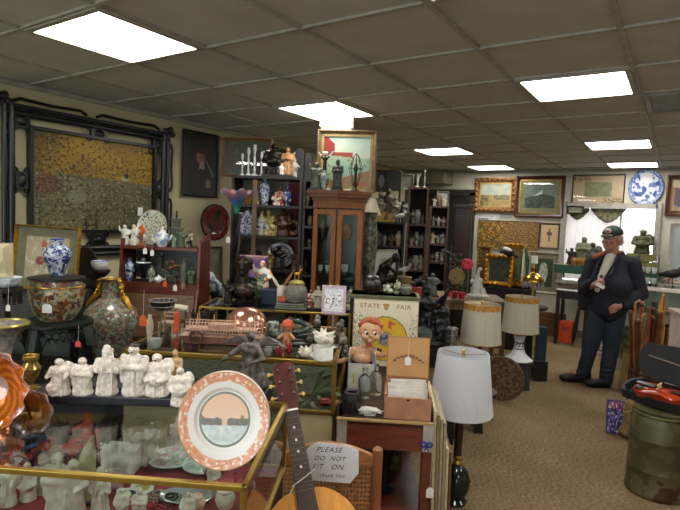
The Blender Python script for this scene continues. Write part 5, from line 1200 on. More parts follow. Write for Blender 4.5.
for x,w2,h_,lb in ((297,9,29,'black book shaped case standing on end on top of the bookcase, left one'),(305,8,26,'black book shaped case standing on end at the right end of the bookcase top')):
    q,s=S1.at(x,0,.14) if x<300 else S1b.at(x,0,.14); t=T('black_case',lb,'case',q,A); b=B(); b.slab([(-w2/2*s,0),(w2/2*s,0),(w2/2*s,h_*s*.9),(w2*.3*s,h_*s),(-w2*.3*s,h_*s),(-w2/2*s,h_*s*.9)],.06); b.mk('body',BLK,t,False,.003); b=B(); b.box((0,-.033,h_*s*.5),(w2*s*.2,.006,.03)); b.mk('clasp',BRONZE,t,False)
# tulip glass lamp on a tall dark stand
q=pd(234,320,3.95); s=pxm(3.95); base=Vector((q.x,q.y,0)); zt=pd(234,191,3.95).z; zn=pd(234,214,3.95).z
t=T('glass_tulip_lamp','tall dark floor lamp with a stained glass tulip shade in blue, pink and green','floor lamp',base,A)
b=B(); b.lathe([(.09,0),(.1,.02),(.05,.06),(.02,.12),(.02,.3)],(0,0,0),22)
for k in range(3): b.tube([(.022*math.cos(k*2.1+j*.5),.022*math.sin(k*2.1+j*.5),.25+(zn-.25)*j/30) for j in range(31)],.014,7)
b.mk('twisted_pole',BLK,t)
b=bmesh.new(); V=[]
for j in range(9):
    f=j/8; r=(2.2+ (14*f**1.9))*s; row=[]
    for i in range(32): a=2*PI*i/32; r2=r*(1+.12*f*math.cos(6*a)); row.append(b.verts.new((r2*math.cos(a),r2*math.sin(a),zn+(zt-zn)*(f+.12*f*f*math.cos(6*a)-.05*f))))
    V.append(row)
fc=[]
for j in range(8):
    for i in range(32): b.faces.new((V[j][i],V[j][(i+1)%32],V[j+1][(i+1)%32],V[j+1][i])); fc.append(lin(['2f7a54','3f8a60','2a6a5a','38607c','3a5a8c','6a5a7c','9a6a7c','a87a84'][j] if nz(i*.4,j*.5,1)<.25 else '3f7aa0'))
me=bpy.data.meshes.new('shade'); b.to_mesh(me); b.free(); at_=me.color_attributes.new('Col','FLOAT_COLOR','CORNER'); fl=[]
for p_,c in zip(me.polygons,fc): fl+=list(c)*4
at_.data.foreach_set('color',fl); me.materials.append(MCG()); me.polygons.foreach_set('use_smooth',[True]*len(me.polygons)); o=bpy.data.objects.new('glass_shade',me); COL.objects.link(o); o.parent=t
md=o.modifiers.new('s','SOLIDIFY'); md.thickness=.004
q=pd(228,240,3.9); tag('white tag hanging beside the stem of the tulip lamp',(q.x,q.y,q.z-.02),.03,.045,string=.12)
# ======== secretary desk against the left wall ========
d=3.5; pL=pd(119,247,d); pR=pd(199,247,d)
a=pP(119,247,pd(160,250,d),KV); c=pP(200,247,pd(160,250,d),KV); wd=(c-a).length; zu=pd(160,247,d).z; zm=pd(160,284,d).z
t=T('secretary_desk','red brown slant front secretary desk with two open shelves full of porcelain','desk',(a.x,a.y,0),A)
s=pxm(d)
sidep=[(.22,0),(-.12,0),(-.12,.74),(-.1,.8),(0,zm-.02),(0,zm+.05),(.02,zu+.04),(.22,zu+.1)]
for x in (.01,wd-.01): b=B(); b.slab(sidep,.02,'x'); b.mk('side_panel',RWOOD,t,False,.003,loc=(x,0,0))
for z in (zu,zm): b=B(); b.box((wd/2,.11,z-.01),(wd-.04,.21,.02)); b.mk('shelf',RWOOD,t,False)
b=B(); b.box((wd/2,-.005,zm-.045),(wd-.04,.02,.05)); b.mk('shelf_rail',RWOOD,t,False)
b=B(); L_=math.hypot(.1,zm-.07-.76); b.box((0,0,L_/2),(wd-.05,.018,L_)); lid=b.mk('slant_lid',M('5e4426',.45,0,.3,20,stretch=(1,1,5)),t,False,.003,loc=(wd/2,-.105,.76),rot=(-math.atan2(.1,zm-.07-.76),0,0))
b=B(); b.ell((0,-.014,L_*.85),(.012,.006,.016)); b.mk('lock_plate',BRASS,lid)
for k,z in enumerate((.64,.42,.2)): b=B(); b.box((wd/2,-.115,z),(wd-.06,.02,.19)); dr=b.mk('drawer',RWOOD,t,False,.004); [ (lambda bb:(bb.torus((wd/2+sx*wd*.28,-.135,z),.02,.003,(PI/2,0,0),14,5),bb.mk('pull',BRASS,dr)))(B()) for sx in (-1,1)]
b=B(); b.box((wd/2,.05,.375),(wd-.045,.3,.73)); b.mk('carcass',RWOOD,t,False)
b=B(); b.box((wd/2,.215,(zm+zu)/2),(wd-.04,.008,zu-zm-.02)); b.mk('back_panel',M('8b8f8a',.6),t,False)
def dk(x,top,v=.1):
    p0=pd(160,250,d)+KV*v; q=pP(x,250,p0,KV); return Vector((q.x,q.y,(zu if top else zm)+.001)),pxm(dep(q))
WP=M('d4d2cc',.3,0,.05,30)
q,s=dk(125,1,.07); statuette('white_couple','white porcelain lady figure at the left end of the desk top',q,20*s,WP,None,1,None,A,1.3)
q,s=dk(134,1,.05); statuette('white_couple','white porcelain bowing figure left of the orange bird on the desk top',q,21*s,M('d0cfc0',.3),None,4,None,A,1.1)
q,s=dk(150,1,.13); plate('oval_plate','large white oval plate with black sprigs standing on the desk top',q,31*s,36*s,'a8a690',fn=lambda q_,a:'8a7a78' if q_>.93 else ('5a5c4c' if nz(q_*math.cos(a),q_*math.sin(a),11,2)>.25 else 'a9ab98'),nr=18,na=50)
q,s=dk(141,1,.03); t=T('orange_bird_vase','orange glass bird with curved neck on a foot before the oval plate','glass bird',q,A)
b=B(); b.lathe([(3.5*s,0),(3.5*s,1*s),(1*s,3*s),(1.4*s,9*s),(2.4*s,12*s),(1*s,14*s)],(0,0,0),16); b.mk('foot',M('8a4a2a',.3),t); b=B(); b.tube([(1*s,0,12*s),(2.5*s,0,15*s),(0,0,20*s),(-2.2*s,0,17.5*s),(-1*s,0,15.5*s)],[1.5*s,2*s,1.8*s,1.2*s,.4*s],8); b.mk('bird',M('c4561e',.15),t)
q,s=dk(162,1,.04); teapot('white_teapot','white porcelain teapot with blue touches in front of the oval plate',q,20*s,21*s,MP(['d8dad6','c9ccd0','e2e2dc','8a9ac0'],14),A)
for x,h_,mt_,ps,lb in ((174,12,M('7a8a70',.5),0,'small green porcelain figure right of the white teapot'),(181,20,M('4c5a44',.5,0,.4,40),1,'taller dark green figure near the right end of the desk top'),(189,17,MP(['3c3a30','8a8460','2a3028'],20),2,'dark and yellow figure at the right end of the desk top')): q,s=dk(x,1,.06); statuette('green_figurine',lb,q,h_*s,mt_,None,ps,None,A,1.1)
q,s=dk(176,1,.17); t=T('pagoda_model','dark model pagoda with a tiny figure on its roof behind the green figurines','pagoda',q,A)
for k in range(3): b=B(); b.box((0,0,(4+9*k)*s),((13-3*k)*s,(7-2*k)*s,7*s)); b.box((0,0,(8.5+9*k)*s),((17-3*k)*s,(9-2*k)*s,1.4*s),None,.8); b.mk('storey',M('39402f',.5,0,.4,40),t,False)
b=B(); b.ell((0,0,30*s),(1.2*s,1.2*s,3*s)); b.ell((0,0,33.5*s),(1.2*s,1.2*s,1.3*s)); b.mk('finial',BRONZE,t)
q,s=dk(130,0,.08); vase('blue_vase','small blue and white vase on the left of the lower desk shelf',q,22*s,10*s,BLUE,None,'classic')
q,s=dk(144,0,.07); t=vase('black_urn','black two handled urn with a white band on the lower desk shelf',q,30*s,15*s,BLK,None,'urn','urn',None,BLK); b=B(); b.torus((0,0,19*s),6.6*s,1*s,None,24,6); b.mk('white_band',CHINA,t)
q,s=dk(152,0,.08); vase('mottled_cup','grey green mottled cup right of the black urn on the desk shelf',q,16*s,8*s,MP(['8a947e','5c6a54','b4b8a0'],26),None,'tall')
q,s=dk(159,0,.05); teapot('small_teapot','little white and blue teapot on the lower desk shelf',q,8*s,13*s,CHINA)
q,s=dk(172,0,.08); flowers('coral_flowers','arrangement of coral pink flowers on the lower desk shelf',q,23*s,24*s,['c46a48','d89070','a8503a'],M('4a4c3c',.5),n=16)
q,s=dk(184,0,.08); vase('smoky_bottle','tall smoky glass bottle right of the coral flowers',q,27*s,7*s,M('5c6058',.15,0,.2),None,'bottle','bottle')
q,s=dk(192,0,.08); statuette('green_figurine','green figurine at the right end of the lower desk shelf',q,17*s,M('4a5a40',.5,0,.3,40),None,0,None,A,1.2)
q,s=dk(163,0,.03); t=T('hanging_bird','black hanging bird ornament under the desk top','ornament',(q.x,q.y,zu-.02-21*s),A); blob('body',BLK,t,[('c',(0,0,3*s),1*s,(0,0,14*s),2.2*s),('e',(0,-.01,16*s),(2*s,2*s,2*s)),('c',(0,0,6*s),1*s,(3*s,0,1*s),.4*s)],.0025,1); b=B(); b.tube([(0,0,17*s),(0,0,21*s)],.0012,5); b.mk('cord',BLK,t)
for x,y,tp,mm,lb in ((145,254,1,None,'white price tag hanging below the desk top under the orange bird'),(152,256,1,None,'white price tag hanging below the desk top under the teapot'),(165,287,0,M('d0552c',.6),'orange price tag hanging from the lower desk shelf'),(175,291,0,None,'white price tag hanging from the lower desk shelf right of the orange one'),(183,289,0,M('8a6a5c',.6),'brown price tag hanging from the lower desk shelf near its right end')):
    p0=pd(160,250,d)-KV*.022; q=pP(x,y,p0,KV); tag(lb,q,4*s,6*s,mm,string=7*s)
# harlequin doll leaning beside the desk
q=pd(214,318,4.0); s=pxm(4.0); base=Vector((q.x,q.y,.62))
pt=T('side_pedestal','dark square pedestal under the harlequin doll right of the desk','pedestal',(q.x,q.y,0),A); zs=pd(214,312,4.0).z; b=B(); b.box((0,0,zs/2),(.16,.14,zs)); b.mk('shaft',DWOOD,pt,False,.004); b=B(); b.box((0,0,.03),(.18,.16,.06)); b.mk('foot',DWOOD,pt,False)
t=T('harlequin_doll','leaning doll with a white porcelain head, blue and white tunic and black trousers','doll',(q.x,q.y,zs),A)
H=50*s; blob('tunic',MP(['9aa8b4','c4c8c8','5c6e86','aab4b4'],20,.7),t,[('c',(-.04,0,H*.72),.035,(.0,0,H*.45),.05),('c',(-.04,0,H*.7),.025,(.05,-.03,H*.55),.02),('c',(.05,-.03,H*.55),.02,(.06,-.05,H*.4),.018)],.004,2)
blob('trousers',M('101114',.8),t,[('c',(0,0,H*.43),.048,(.05,-.02,H*.2),.034),('c',(.05,-.02,H*.2),.034,(.07,-.01,.02),.025),('c',(0,.02,H*.4),.045,(.02,.02,.03),.028)],.004,2)
blob('head',M('b4b4aa',.4),t,[('e',(-.07,-.01,H*.88),(.035,.038,.046)),('c',(-.06,0,H*.82),.014,(-.045,0,H*.74),.014),('e',(-.07,-.05,H*.87),(.006,.01,.008))],.003,2)
b=B(); b.ell((-.082,-.045,H*.895),(.005,.003,.005),8,5); b.ell((-.058,-.045,H*.895),(.005,.003,.005),8,5); b.ell((-.07,-.046,H*.835),(.009,.003,.003),8,5); b.mk('face_paint',BLK,t)
# ======== chair with cane back, note, guitar ========
q1=pd(278,444,1.86); q2=pd(378,448,1.86); mid=(q1+q2)/2; cw=(q2-q1).length; CT=mid.z
ang=A+.12; ux=Vector((math.cos(ang),math.sin(ang),0))
CHW=M('8c5636',.35,0,.2,12)
t=T('cane_chair','wooden chair with a cane back panel beside the front display case','chair',(mid.x,mid.y,0),ang)
hw=cw/2
for sx in (-1,1):
    b=B(); b.tube([(sx*hw,0,0),(sx*hw,0,CT-.03),(sx*hw,0,CT-.008),(sx*hw,0,CT)],[.018,.02,.018,.008],14); b.mk('back_post',CHW,t)
    b=B(); b.tube([(sx*(hw-.005),-.36,0),(sx*(hw-.005),-.36,.36)],.018,12); b.mk('front_leg',CHW,t)
b=B(); arc=[(-hw+.01,CT-.07)]+[(-hw+.01+(2*hw-.02)*k/14,CT-.03+.045*math.sin(PI*k/14)) for k in range(15)]+[(hw-.01,CT-.07)]; b.slab(arc,.022); b.mk('top_rail',M('a06c42',.35,0,.2,12,stretch=(1,1,6)),t,False,.004)
b=B(); b.box((0,0,.42),(2*hw-.04,.02,.05)); b.mk('lower_rail',CHW,t,False,.003)
# woven cane panel with real holes
b=bmesh.new(); nx,ny=25,17; W_=2*hw-.04; z0,z1=.44,CT-.06; cwx=W_/nx; cz=(z1-z0)/ny
for i in range(nx):
    for j in range(ny):
        x=-W_/2+cwx*(i+.5); z=z0+cz*(j+.5); o8=[]; i8=[]
        for k in range(8):
            a=k*PI/4; c_,s_=math.cos(a),math.sin(a); mx_=max(abs(c_),abs(s_)); o8.append(b.verts.new((x+cwx/2*c_/mx_,0,z+cz/2*s_/mx_))); i8.append(b.verts.new((x+cwx*.28*c_,0,z+cz*.28*s_)))
        for k in range(8): b.faces.new((o8[k],o8[(k+1)%8],i8[(k+1)%8],i8[k]))
bmesh.ops.remove_doubles(b,verts=b.verts[:],dist=.0004)
me=bpy.data.meshes.new('cane_panel'); b.to_mesh(me); b.free(); me.materials.append(M('a5764a',.5,0,.25,60)); o=bpy.data.objects.new('cane_panel',me); COL.objects.link(o); o.parent=t; md=o.modifiers.new('s','SOLIDIFY'); md.thickness=.004
b=B(); b.box((0,-.19,.36),(2*hw+.02,.38,.035)); b.mk('seat',CHW,t,False,.006)
b=B(); b.box((0,-.18,.375),(2*hw-.06,.32,.02)); b.mk('seat_cane',M('a5764a',.5,0,.25,60),t,False,.004)
# note: hexagonal white paper
nc=pP(329,462,mid,Vector((-ux.y,ux.x,0)))
nt_=T('paper_note','white paper note asking please do not sit on, thank you, on the cane chair back','note',Vector((nc.x,nc.y,0))-Vector((-ux.y,ux.x,0))*.019,ang)
zc=nc.z; K=.76
b=B(); b.slab([(-.13*K,.045*K),(-.09*K,.09*K),(-.055*K,.105*K),(.08*K,.095*K),(.135*K,.07*K),(.14*K,-.04*K),(.10*K,-.09*K),(-.10*K,-.075*K)],.0012); b.shift((0,0,zc)); b.mk('paper',M('eeeff2',.7,0,.01),nt_,False)
INK=M('3a3a4a',.6)
for txt,x,z,sz in (('PLEASE',-.005,.06,.034),('DO  NOT',.0,.02,.03),('SIT   ON',-.008,-.022,.034),('thank You',.015,-.06,.024)): text('handwriting',txt,sz*K,INK,nt_,(x*K,-.0012,zc+z*K),(PI/2,0.03,0),.0003,.35,'CENTER',1.15)
# guitar: head top px (283,360), body top at (300,490)
gb=pz(305,510,.60)   # leaning: foot of the body on the chair seat
topP=pd(282,362,1.80); nb=pd(306,497,1.50); 
axis=(topP-nb).normalized(); side=ux-axis*ux.dot(axis); side.normalize(); nrm=side.cross(axis)   # local x side, z axis, y = back
mt=Matrix((side,axis.cross(side),axis)).transposed(); 
g=T('acoustic_guitar','acoustic guitar with a dark neck and honey top leaning on the cane chair','guitar',(0,0,0),0); g.rotation_euler=mt.to_euler(); g.location=nb
NL=(topP-nb).length
HON=M('c98a42',.25,0,.12,8,stretch=(8,8,1))
prof=[(0,.02),(.06,.015),(.115,-.03),(.135,-.09),(.115,-.155),(.095,-.2),(.12,-.26),(.165,-.32),(.175,-.38),(.14,-.45),(.07,-.485),(0,-.49)]
pp=prof+[(-x,z) for x,z in prof[-2:0:-1]]
sm=[]
for i in range(len(pp)):
    p0_,p1_,p2_,p3_=[Vector(pp[(i+k)%len(pp)]) for k in (-1,0,1,2)]
    for f in (0,.33,.66): sm.append(tuple(.5*((2*p1_)+(p2_-p0_)*f+(2*p0_-5*p1_+4*p2_-p3_)*f*f+(3*p1_-p0_-3*p2_+p3_)*f**3)))
b=B(); b.slab(sm,.085); b.shift((0,.045,0)); b.mk('sound_box',M('7a3f1e',.25,0,.2,8),g,False,.004)
b=B(); b.slab([(x*.99,z*.995) for x,z in sm],.003); b.mk('top_board',HON,g,False)
b=B(); b.torus((0,-.002,-.13),.045,.004,(PI/2,0,0),30,5); b.mk('rosette',BLK,g); b=B(); b.lathe([(.042,0),(.042,.001)],(0,0,0),30); o=b.mk('sound_hole',BLK,g,rot=(PI/2,0,0),loc=(0,-.0022,-.13))
b=B(); nw0,nw1=.022,.027
hz=NL-.19
b.b.verts.ensure_lookup_table()
b.slab([(-nw1*1.05,-.08),(nw1*1.05,-.08),(nw0,hz),(-nw0,hz)],.012); b.shift((0,-.008,0)); b.mk('fretboard',M('3b2822',.4,0,.15,20),g,False)
b=B(); b.tube([(0,.012,0),(0,.01,hz)],[.024,.02],12,True,.8); b.mk('neck',M('5a2e20',.35),g)
b=B()
k=0; z=hz
while k<16:
    z=hz*(2**(-k/12))*1.0-.0; zz=hz-(hz+.08)*(1-2**(-k/12))*1.25; k+=1
    if zz<-.07: break
    b.box((0,-.0148,zz),(nw0*2+(nw1-nw0)*2*(1-zz/hz),.0010,.0011))
b.mk('fret',M('7c766a',.4,.6),g,False)
for kk in (3,5,7,10): zz=hz-(hz+.08)*(1-2**(-(kk-.5)/12))*1.25; b=B(); b.lathe([(.0042,0),(.0042,.0006)],(0,0,0),12); b.mk('inlay_dot',WHITE,g,rot=(PI/2,0,0),loc=(0,-.0143,zz))
b=B(); b.slab([(-nw0,hz),(nw0,hz),(.034,hz+.05),(.036,hz+.17),(.02,hz+.188),(0,hz+.18),(-.02,hz+.188),(-.036,hz+.17),(-.034,hz+.05)],.014); b.shift((0,.002,0)); b.mk('headstock',M('4c1a16',.3,0,.2,20),g,False,.002)
b=B(); b.box((0,-.016,hz),(nw0*2,.006,.006)); b.mk('nut',WHITE,g,False)
for sx in (-1,1):
    for k in range(3):
        z=hz+.06+k*.045; b=B(); b.tube([(sx*.02,-.006,z),(sx*.02,-.02,z)],.004,8); b.mk('tuning_post',SILVER,g); b=B(); b.tube([(sx*.034,.004,z),(sx*.05,.004,z)],.003,6); b.ell((sx*.051,.004,z),(.006,.004,.008)); b.mk('tuning_key',M('c4a052',.3),g)
b=B()
for k in range(6): x=(-.5+k/5); b.tube([(x*nw0*1.6,-.0175,hz),(x*nw1*1.7,-.018,-.3)],.0006,4)
b.mk('strings',M('6c685e',.4,.7),g); b=B(); b.box((0,-.008,-.3),(.14,.012,.018)); b.mk('bridge',BLK,g,False)
b=B(); b.tube([(-.035,-.02,-.0+.03),(0,-.022,.045),(.045,-.018,.07)],.0014,6); b.tube([(-.03,-.02,.03),(-.045,-.02,.01)],.0014,6); b.mk('tied_string',PAPER,g)
# ======== red table with cigar box, carton doll, bottles ========
a=pz(337,419,.75); c=pz(431,419,.75); tw=(c-a).length; ang6=A+.02
t=T('red_table','red brown wooden table with white metal corner plates under the cigar box','table',(a.x,a.y,0),ang6)
RT_=M('6e3524',.4,0,.25,10,stretch=(1,1,5)); td=.84
b=B(); b.box((tw/2,td/2,.74),(tw,td,.02)); b.mk('table_top',M('3c2a22',.4,0,.3,8),t,False,.003)
b=B(); b.box((tw/2,.01,.69),(tw,.02,.12)); b.box((tw/2,td-.01,.69),(tw,.02,.12)); b.box((.01,td/2,.69),(.02,td-.04,.12)); b.box((tw-.01,td/2,.69),(.02,td-.04,.12)); b.mk('apron',RT_,t,False)
b=B(); b.box((tw/2,.0,.753),(tw,.02,.008)); b.mk('front_edging',M('a88a58',.5),t,False)
for x in (.022,tw-.022):
    b=B(); b.box((x,-.003,.69),(.042,.004,.115)); 
    for z in (.65,.73): b.ell((x,-.006,z),(.004,.002,.004),8,5)
    b.mk('corner_plate',M('c4beb4',.4,.4),t,False)
    for y in (.025,td-.025): b=B(); b.box((x,y,.315),(.04,.04,.63)); b.mk('leg',RT_,t,False,.003)
b=B(); b.box((tw/2,.025,.33),(tw-.08,.03,.06)); b.mk('lower_rail',RT_,t,False,.003)
b=B(); b.box((tw/2,td/2,.345),(tw-.05,td-.1,.015)); b.mk('lower_shelf',RT_,t,False)
TF=Vector((math.cos(ang6),math.sin(ang6),0)); TV=Vector((-math.sin(ang6),math.cos(ang6),0)); ta=Vector((a.x,a.y,.7502))
def tt(u,v): return ta+TF*(u*tw)+TV*v
# cigar box
s=pxm(2.25); bw_=44*s; bh=24*s; bd=.16
q=tt(.735,.10); t=T('cigar_box','open wooden cigar box full of white papers at the front right of the red table','box',(q.x,q.y,.7575),ang6-.04); CB=M('a9785a',.5,0,.12,20); 
b=B()
for c_,d_ in (((0,-bd/2,bh*.45),(bw_,.008,bh*.9)),((0,bd/2,bh*.65),(bw_,.008,bh*1.3)),((-bw_/2,0,bh*.5),(.008,bd,bh)),((bw_/2,0,bh*.5),(.008,bd,bh)),((0,0,.004),(bw_,bd,.008))): b.box(c_,d_)
b.mk('body',CB,t,False); 
lh=42*s; lid=canvas('lid',t,bw_,lh,40,36,lambda u,v: 'b98a54' if (.03<u<.97 and .03<v<.97) else '9c6e40',(0,bd/2-.006,bh*1.3),(-.12,0,0))
md=lid.modifiers.new('s','SOLIDIFY'); md.thickness=.008
# arched lettering and ornament
b=B()
for i in range(26):
    u=(i-12.5)/12.5
    if abs(u)<.07: continue
    b.box((u*bw_*.36,.0,(.54-.16*u*u)*lh+.003*math.sin(i*2.3)),(.0022+.0015*(i%3),.0012,.006+.006*((i*7)%5)/5),(0,u*.5+.3,0))
b.mk('arched_script',M('5a3a22',.6),lid,False,loc=(0,-.0045,0))
b=B(); b.box((0,-bd/2-.005,bh*.82),(.012,.004,.008)); b.mk('clasp',BRONZE,t,False)
q2=q+TV*.0; pt=T('stack_of_papers','white folded papers standing in the open cigar box','papers',(q2.x,q2.y,.767),ang6)
rd=random.Random(4)
for k in range(7): b=B(); b.box((rd.uniform(-.01,.01),-.05+.016*k,bh*.5+.004*k),(bw_*.82,.002,bh*.95),(rd.uniform(-.15,.1),rd.uniform(-.05,.05),0)); b.mk('paper',PAPER,pt,False)
lt=q+TV*(bd/2-.02); tag('white tag hanging on the raised lid of the cigar box',(lt.x-TV.x*.012,lt.y-TV.y*.012,.7575+bh*1.3+lh*.35),.028,.038,string=.08)
# bottles
BG=M('dfe4df',.05,0,.03,40,trans=.92)
for x,y,lb in ((364,397,'clear glass milk bottle in front of the white carton, left one'),(375,394,'clear glass milk bottle against the cigar box, right one')):
    q=pz(x,y,.7502); s=pxm(dep(q)); vase('milk_bottle',lb,q,30*s,13*s,BG,'clear milk bottles on the red table','bottle','bottle')
q=pz(351,412,.7502); s=pxm(dep(q)); t=T('dark_basket','dark purple black rounded basket at the front left of the red table','basket',q,A)
b=B(); b.lathe([(8*s,0),(9.5*s,4*s),(10*s,13*s),(8*s,20*s),(7*s,21*s),(6*s,20*s),(8*s,13*s),(.001,6*s)],(0,0,0),26,1,.8,flute=.04,nf=13); b.mk('body',M('231a20',.3,0,.5,60,bump=1),t); b=B(); b.torus((0,0,20.5*s),7*s,1.2*s,None,24,6); b.mk('rim',M('3a2a30',.3),t)
q=tt(.34,.07); t=T('folded_napkin','crumpled white folded paper napkin lying at the front of the red table','napkin',q,A)
b=B(); rd=random.Random(2)
for k in range(6): b.slab([(-.03+rd.uniform(-.02,.02),-.02),(.03+rd.uniform(-.01,.03),-.022),(.045,.0),(.02,.022),(-.03,.02),(-.05,.002)],.0015,'z'); b.b.verts.ensure_lookup_table(); bmesh.ops.rotate(b.b,verts=b.b.verts[-12:],cent=(0,0,0),matrix=Euler((rd.uniform(-.12,.12),rd.uniform(-.12,.12),rd.uniform(-.5,.5))).to_matrix()); bmesh.ops.translate(b.b,verts=b.b.verts[-12:],vec=(0,0,.012+.003*k))
b.mk('sheet',WHITE,t,False); b=B(); b.box((0,0,.004),(.05,.03,.008)); b.mk('folded_base',WHITE,t,False)
# carton with a doll
q=pz(361,390,.7502); s=pxm(dep(q)); q=q+TV*.05
t=T('white_carton','open white carton with a small yellow green label holding the red haired doll','carton',q,A)
cw_,ch_,cd_=26*s,27*s,.11
b=B()
for c_,d_ in (((0,-cd_/2,ch_/2),(cw_,.004,ch_)),((0,cd_/2,ch_*.7),(cw_,.004,ch_*1.4)),((-cw_/2,0,ch_*.7),(.004,cd_,ch_*1.4)),((cw_/2,0,ch_*.7),(.004,cd_,ch_*1.4)),((0,0,.002),(cw_,cd_,.004))): b.box(c_,d_)
b.mk('body',M('cfccc0',.6),t,False); b=B(); b.box((-cw_*.3,-cd_/2-.003,ch_*.45),(.008,.002,ch_*.4)); b.mk('colour_label',M('b8b83c',.5),t,False); b=B()
for k in range(4): b.box((-cw_*.05+.004*k,-cd_/2-.003,ch_*(.3+.11*k)),(.03,.001,.0025))
b.mk('print_lines',M('8a8a80',.6),t,False)
z0=36*s
q=q-KU*.0
t=T('red_haired_doll','red haired vinyl doll with bare chest and black trunks sitting in the white carton','doll',(q.x,q.y,.7542),A-.05); DS=M('c99a74',.45,0,.06,20)
hx,hz=.035,58*s
body=blob('body',DS,t,[('e',(0,0,z0-.02),(.05,.035,.05)),('e',(0,-.005,z0-.035),(.048,.04,.04)),('c',(0,0,z0+.015),.018,(.012,-.003,z0+.03),.018),
  ('c',(-.045,0,z0+.005),.016,(-.085,-.015,z0-.045),.013),('c',(-.085,-.015,z0-.045),.013,(-.125,-.04,z0-.055),.011),('e',(-.132,-.043,z0-.055),(.012,.01,.009)),
  ('c',(.045,0,z0+.005),.016,(.085,-.02,z0-.008),.013),('c',(.085,-.02,z0-.008),.012,(.115,-.045,z0+.002),.011),('e',(.12,-.05,z0+.004),(.012,.01,.01)),('c',(0,0,z0-.06),.04,(0,0,.05),.035)],.0032,3)
head=blob('head',DS,t,[('e',(hx,-.01,hz),(.055,.055,.06)),('e',(hx-.02,-.05,hz-.025),(.022,.016,.018)),('e',(hx+.028,-.05,hz-.025),(.022,.016,.018)),('e',(hx+.004,-.06,hz-.014),(.006,.006,.006)),('e',(hx+.003,-.050,hz-.042),(.018,.012,.01)),('e',(hx-.056,0,hz-.01),(.008,.012,.014)),('e',(hx+.056,0,hz-.01),(.008,.012,.014)),('c',(hx-.01,0,hz-.05),.02,(.01,0,z0+.02),.018)],.0028,3)
HR=M('a8542c',.6,0,.35,90,bump=.8)
b=B(); b.ell((hx,.008,hz+.018),(.06,.056,.05),20,12)
for k in range(11): u_=-1+k/5; b.ell((hx+.05*u_,-.032+.02*u_*u_,hz+.045-.018*abs(u_)),(.014,.012,.014),8,6,(0,.5,0))
b.ell((hx+.01,-.035,hz+.052),(.03,.016,.016),10,6,(0,.3,0)); b.mk('hair',HR,t)
b=B()
b.ell((hx-.018,-.0615,hz-.002),(.008,.004,.009),10,6); b.mk('eye_white',WHITE,t); b=B(); b.ell((hx+.024,-.0615,hz-.002),(.008,.004,.009),10,6); b.mk('eye_white',WHITE,t)
b=B()
for sx in (-1,1): b.ell((hx+.007+sx*.021,-.0655,hz-.003),(.006,.002,.0075),10,6)
for sx in (-1,1): b.tube([(hx+sx*.014,-.063,hz+.012),(hx+sx*.022,-.062,hz+.016),(hx+sx*.032,-.056,hz+.013)],.0012,5)
b.mk('pupils_and_brows',BLK,t); b=B(); b.tube([(hx-.010,-.0635,hz-.037),(hx+.003,-.066,hz-.041),(hx+.016,-.0635,hz-.036)],.0013,6); b.mk('mouth',M('8a4438',.5),t)
b=B(); b.lathe([(.046,z0-.085),(.052,z0-.07),(.051,z0-.05),(.049,z0-.047)],(0,-.003,0),24,1,.82); b.mk('trunks',M('15161a',.8),t)
q2=q+KU*(11*s)+KV*.01; t=vase('lilac_tube','small lilac plastic tube standing in the carton beside the doll',(q2.x,q2.y,.7542),40*s,6*s,M('a8a0c4',.4),None,'cyl','tube')
# state fair board
sb=pd(384,366,2.92); sb.z=.7502; s=pxm(2.92)
n0=sb.copy(); p,w_,h_=flat_rect(351,300,416,366,n0,KV); h_=66*s
WH=['c44a34','2a2a30','d8b83c','3a5a8c','d8b83c','c44a34','e0c850','2a2a30']
def board(u,v):
    X=(u-.5)*w_; Z=(v-.42)*h_; r=math.hypot(X,Z)/w_; a=math.atan2(Z,X)
    if min(u,1-u)*w_<.006 or min(v,1-v)*h_<.006: return 'b8a878'
    if r<.075: return '3c4a5a' if nz(u,v,20)>0 else '8a96a0'
    if r<.12: return 'b07840' if nz(a*2,r*10,2)>0 else '7c8a70'
    if r<.33:
        k=int((a+PI)/(2*PI)*8); rr=abs(r-.23); aa=abs(((a+PI)/(2*PI)*8)%1-.5)
        if rr<.055 and aa<.26 and nz(u,v,22,k)>-.12: return WH[k]
        return 'd4ac28'
    if r<.345: return '5a6a30'
    if v<.8 and (u<.14 or u>.86) and nz(u*3,v,30)>.2: return '8a8a80'
    return 'dcd4b8'
t=T('fair_game_board','cream metal game board with STATE FAIR lettering and a yellow picture wheel behind the doll','game board',p,A,rx=-.06)
bd2=canvas('face',t,w_,h_,80,82,board,(0,-.012,0)); b=B(); b.box((0,0,h_/2),(w_,.02,h_)); b.mk('board',M('cfc6a4',.5),t,False,.004)
for tx,xx in (('STATE',-.25),('FAIR',.27)): text('lettering',tx,.036,M('8c3a24',.5),t,(xx*w_,-.0125,h_*.875),ext=.0006,sp=1.12)
b=B(); b.ell((0,-.014,h_*.9),(.012,.003,.018)); b.ell((0,-.014,h_*.93),(.02,.003,.008)); b.mk('crest',M('a8864a',.5),t)
for k in range(8): pass
b=B()
for k in range(24): a_=k*PI/12; b.ell((w_*.335*math.cos(a_),-.014,h_*.42+w_*.335*math.sin(a_)),.0025,6,4)
b.mk('wheel_pegs',BRASS,t)
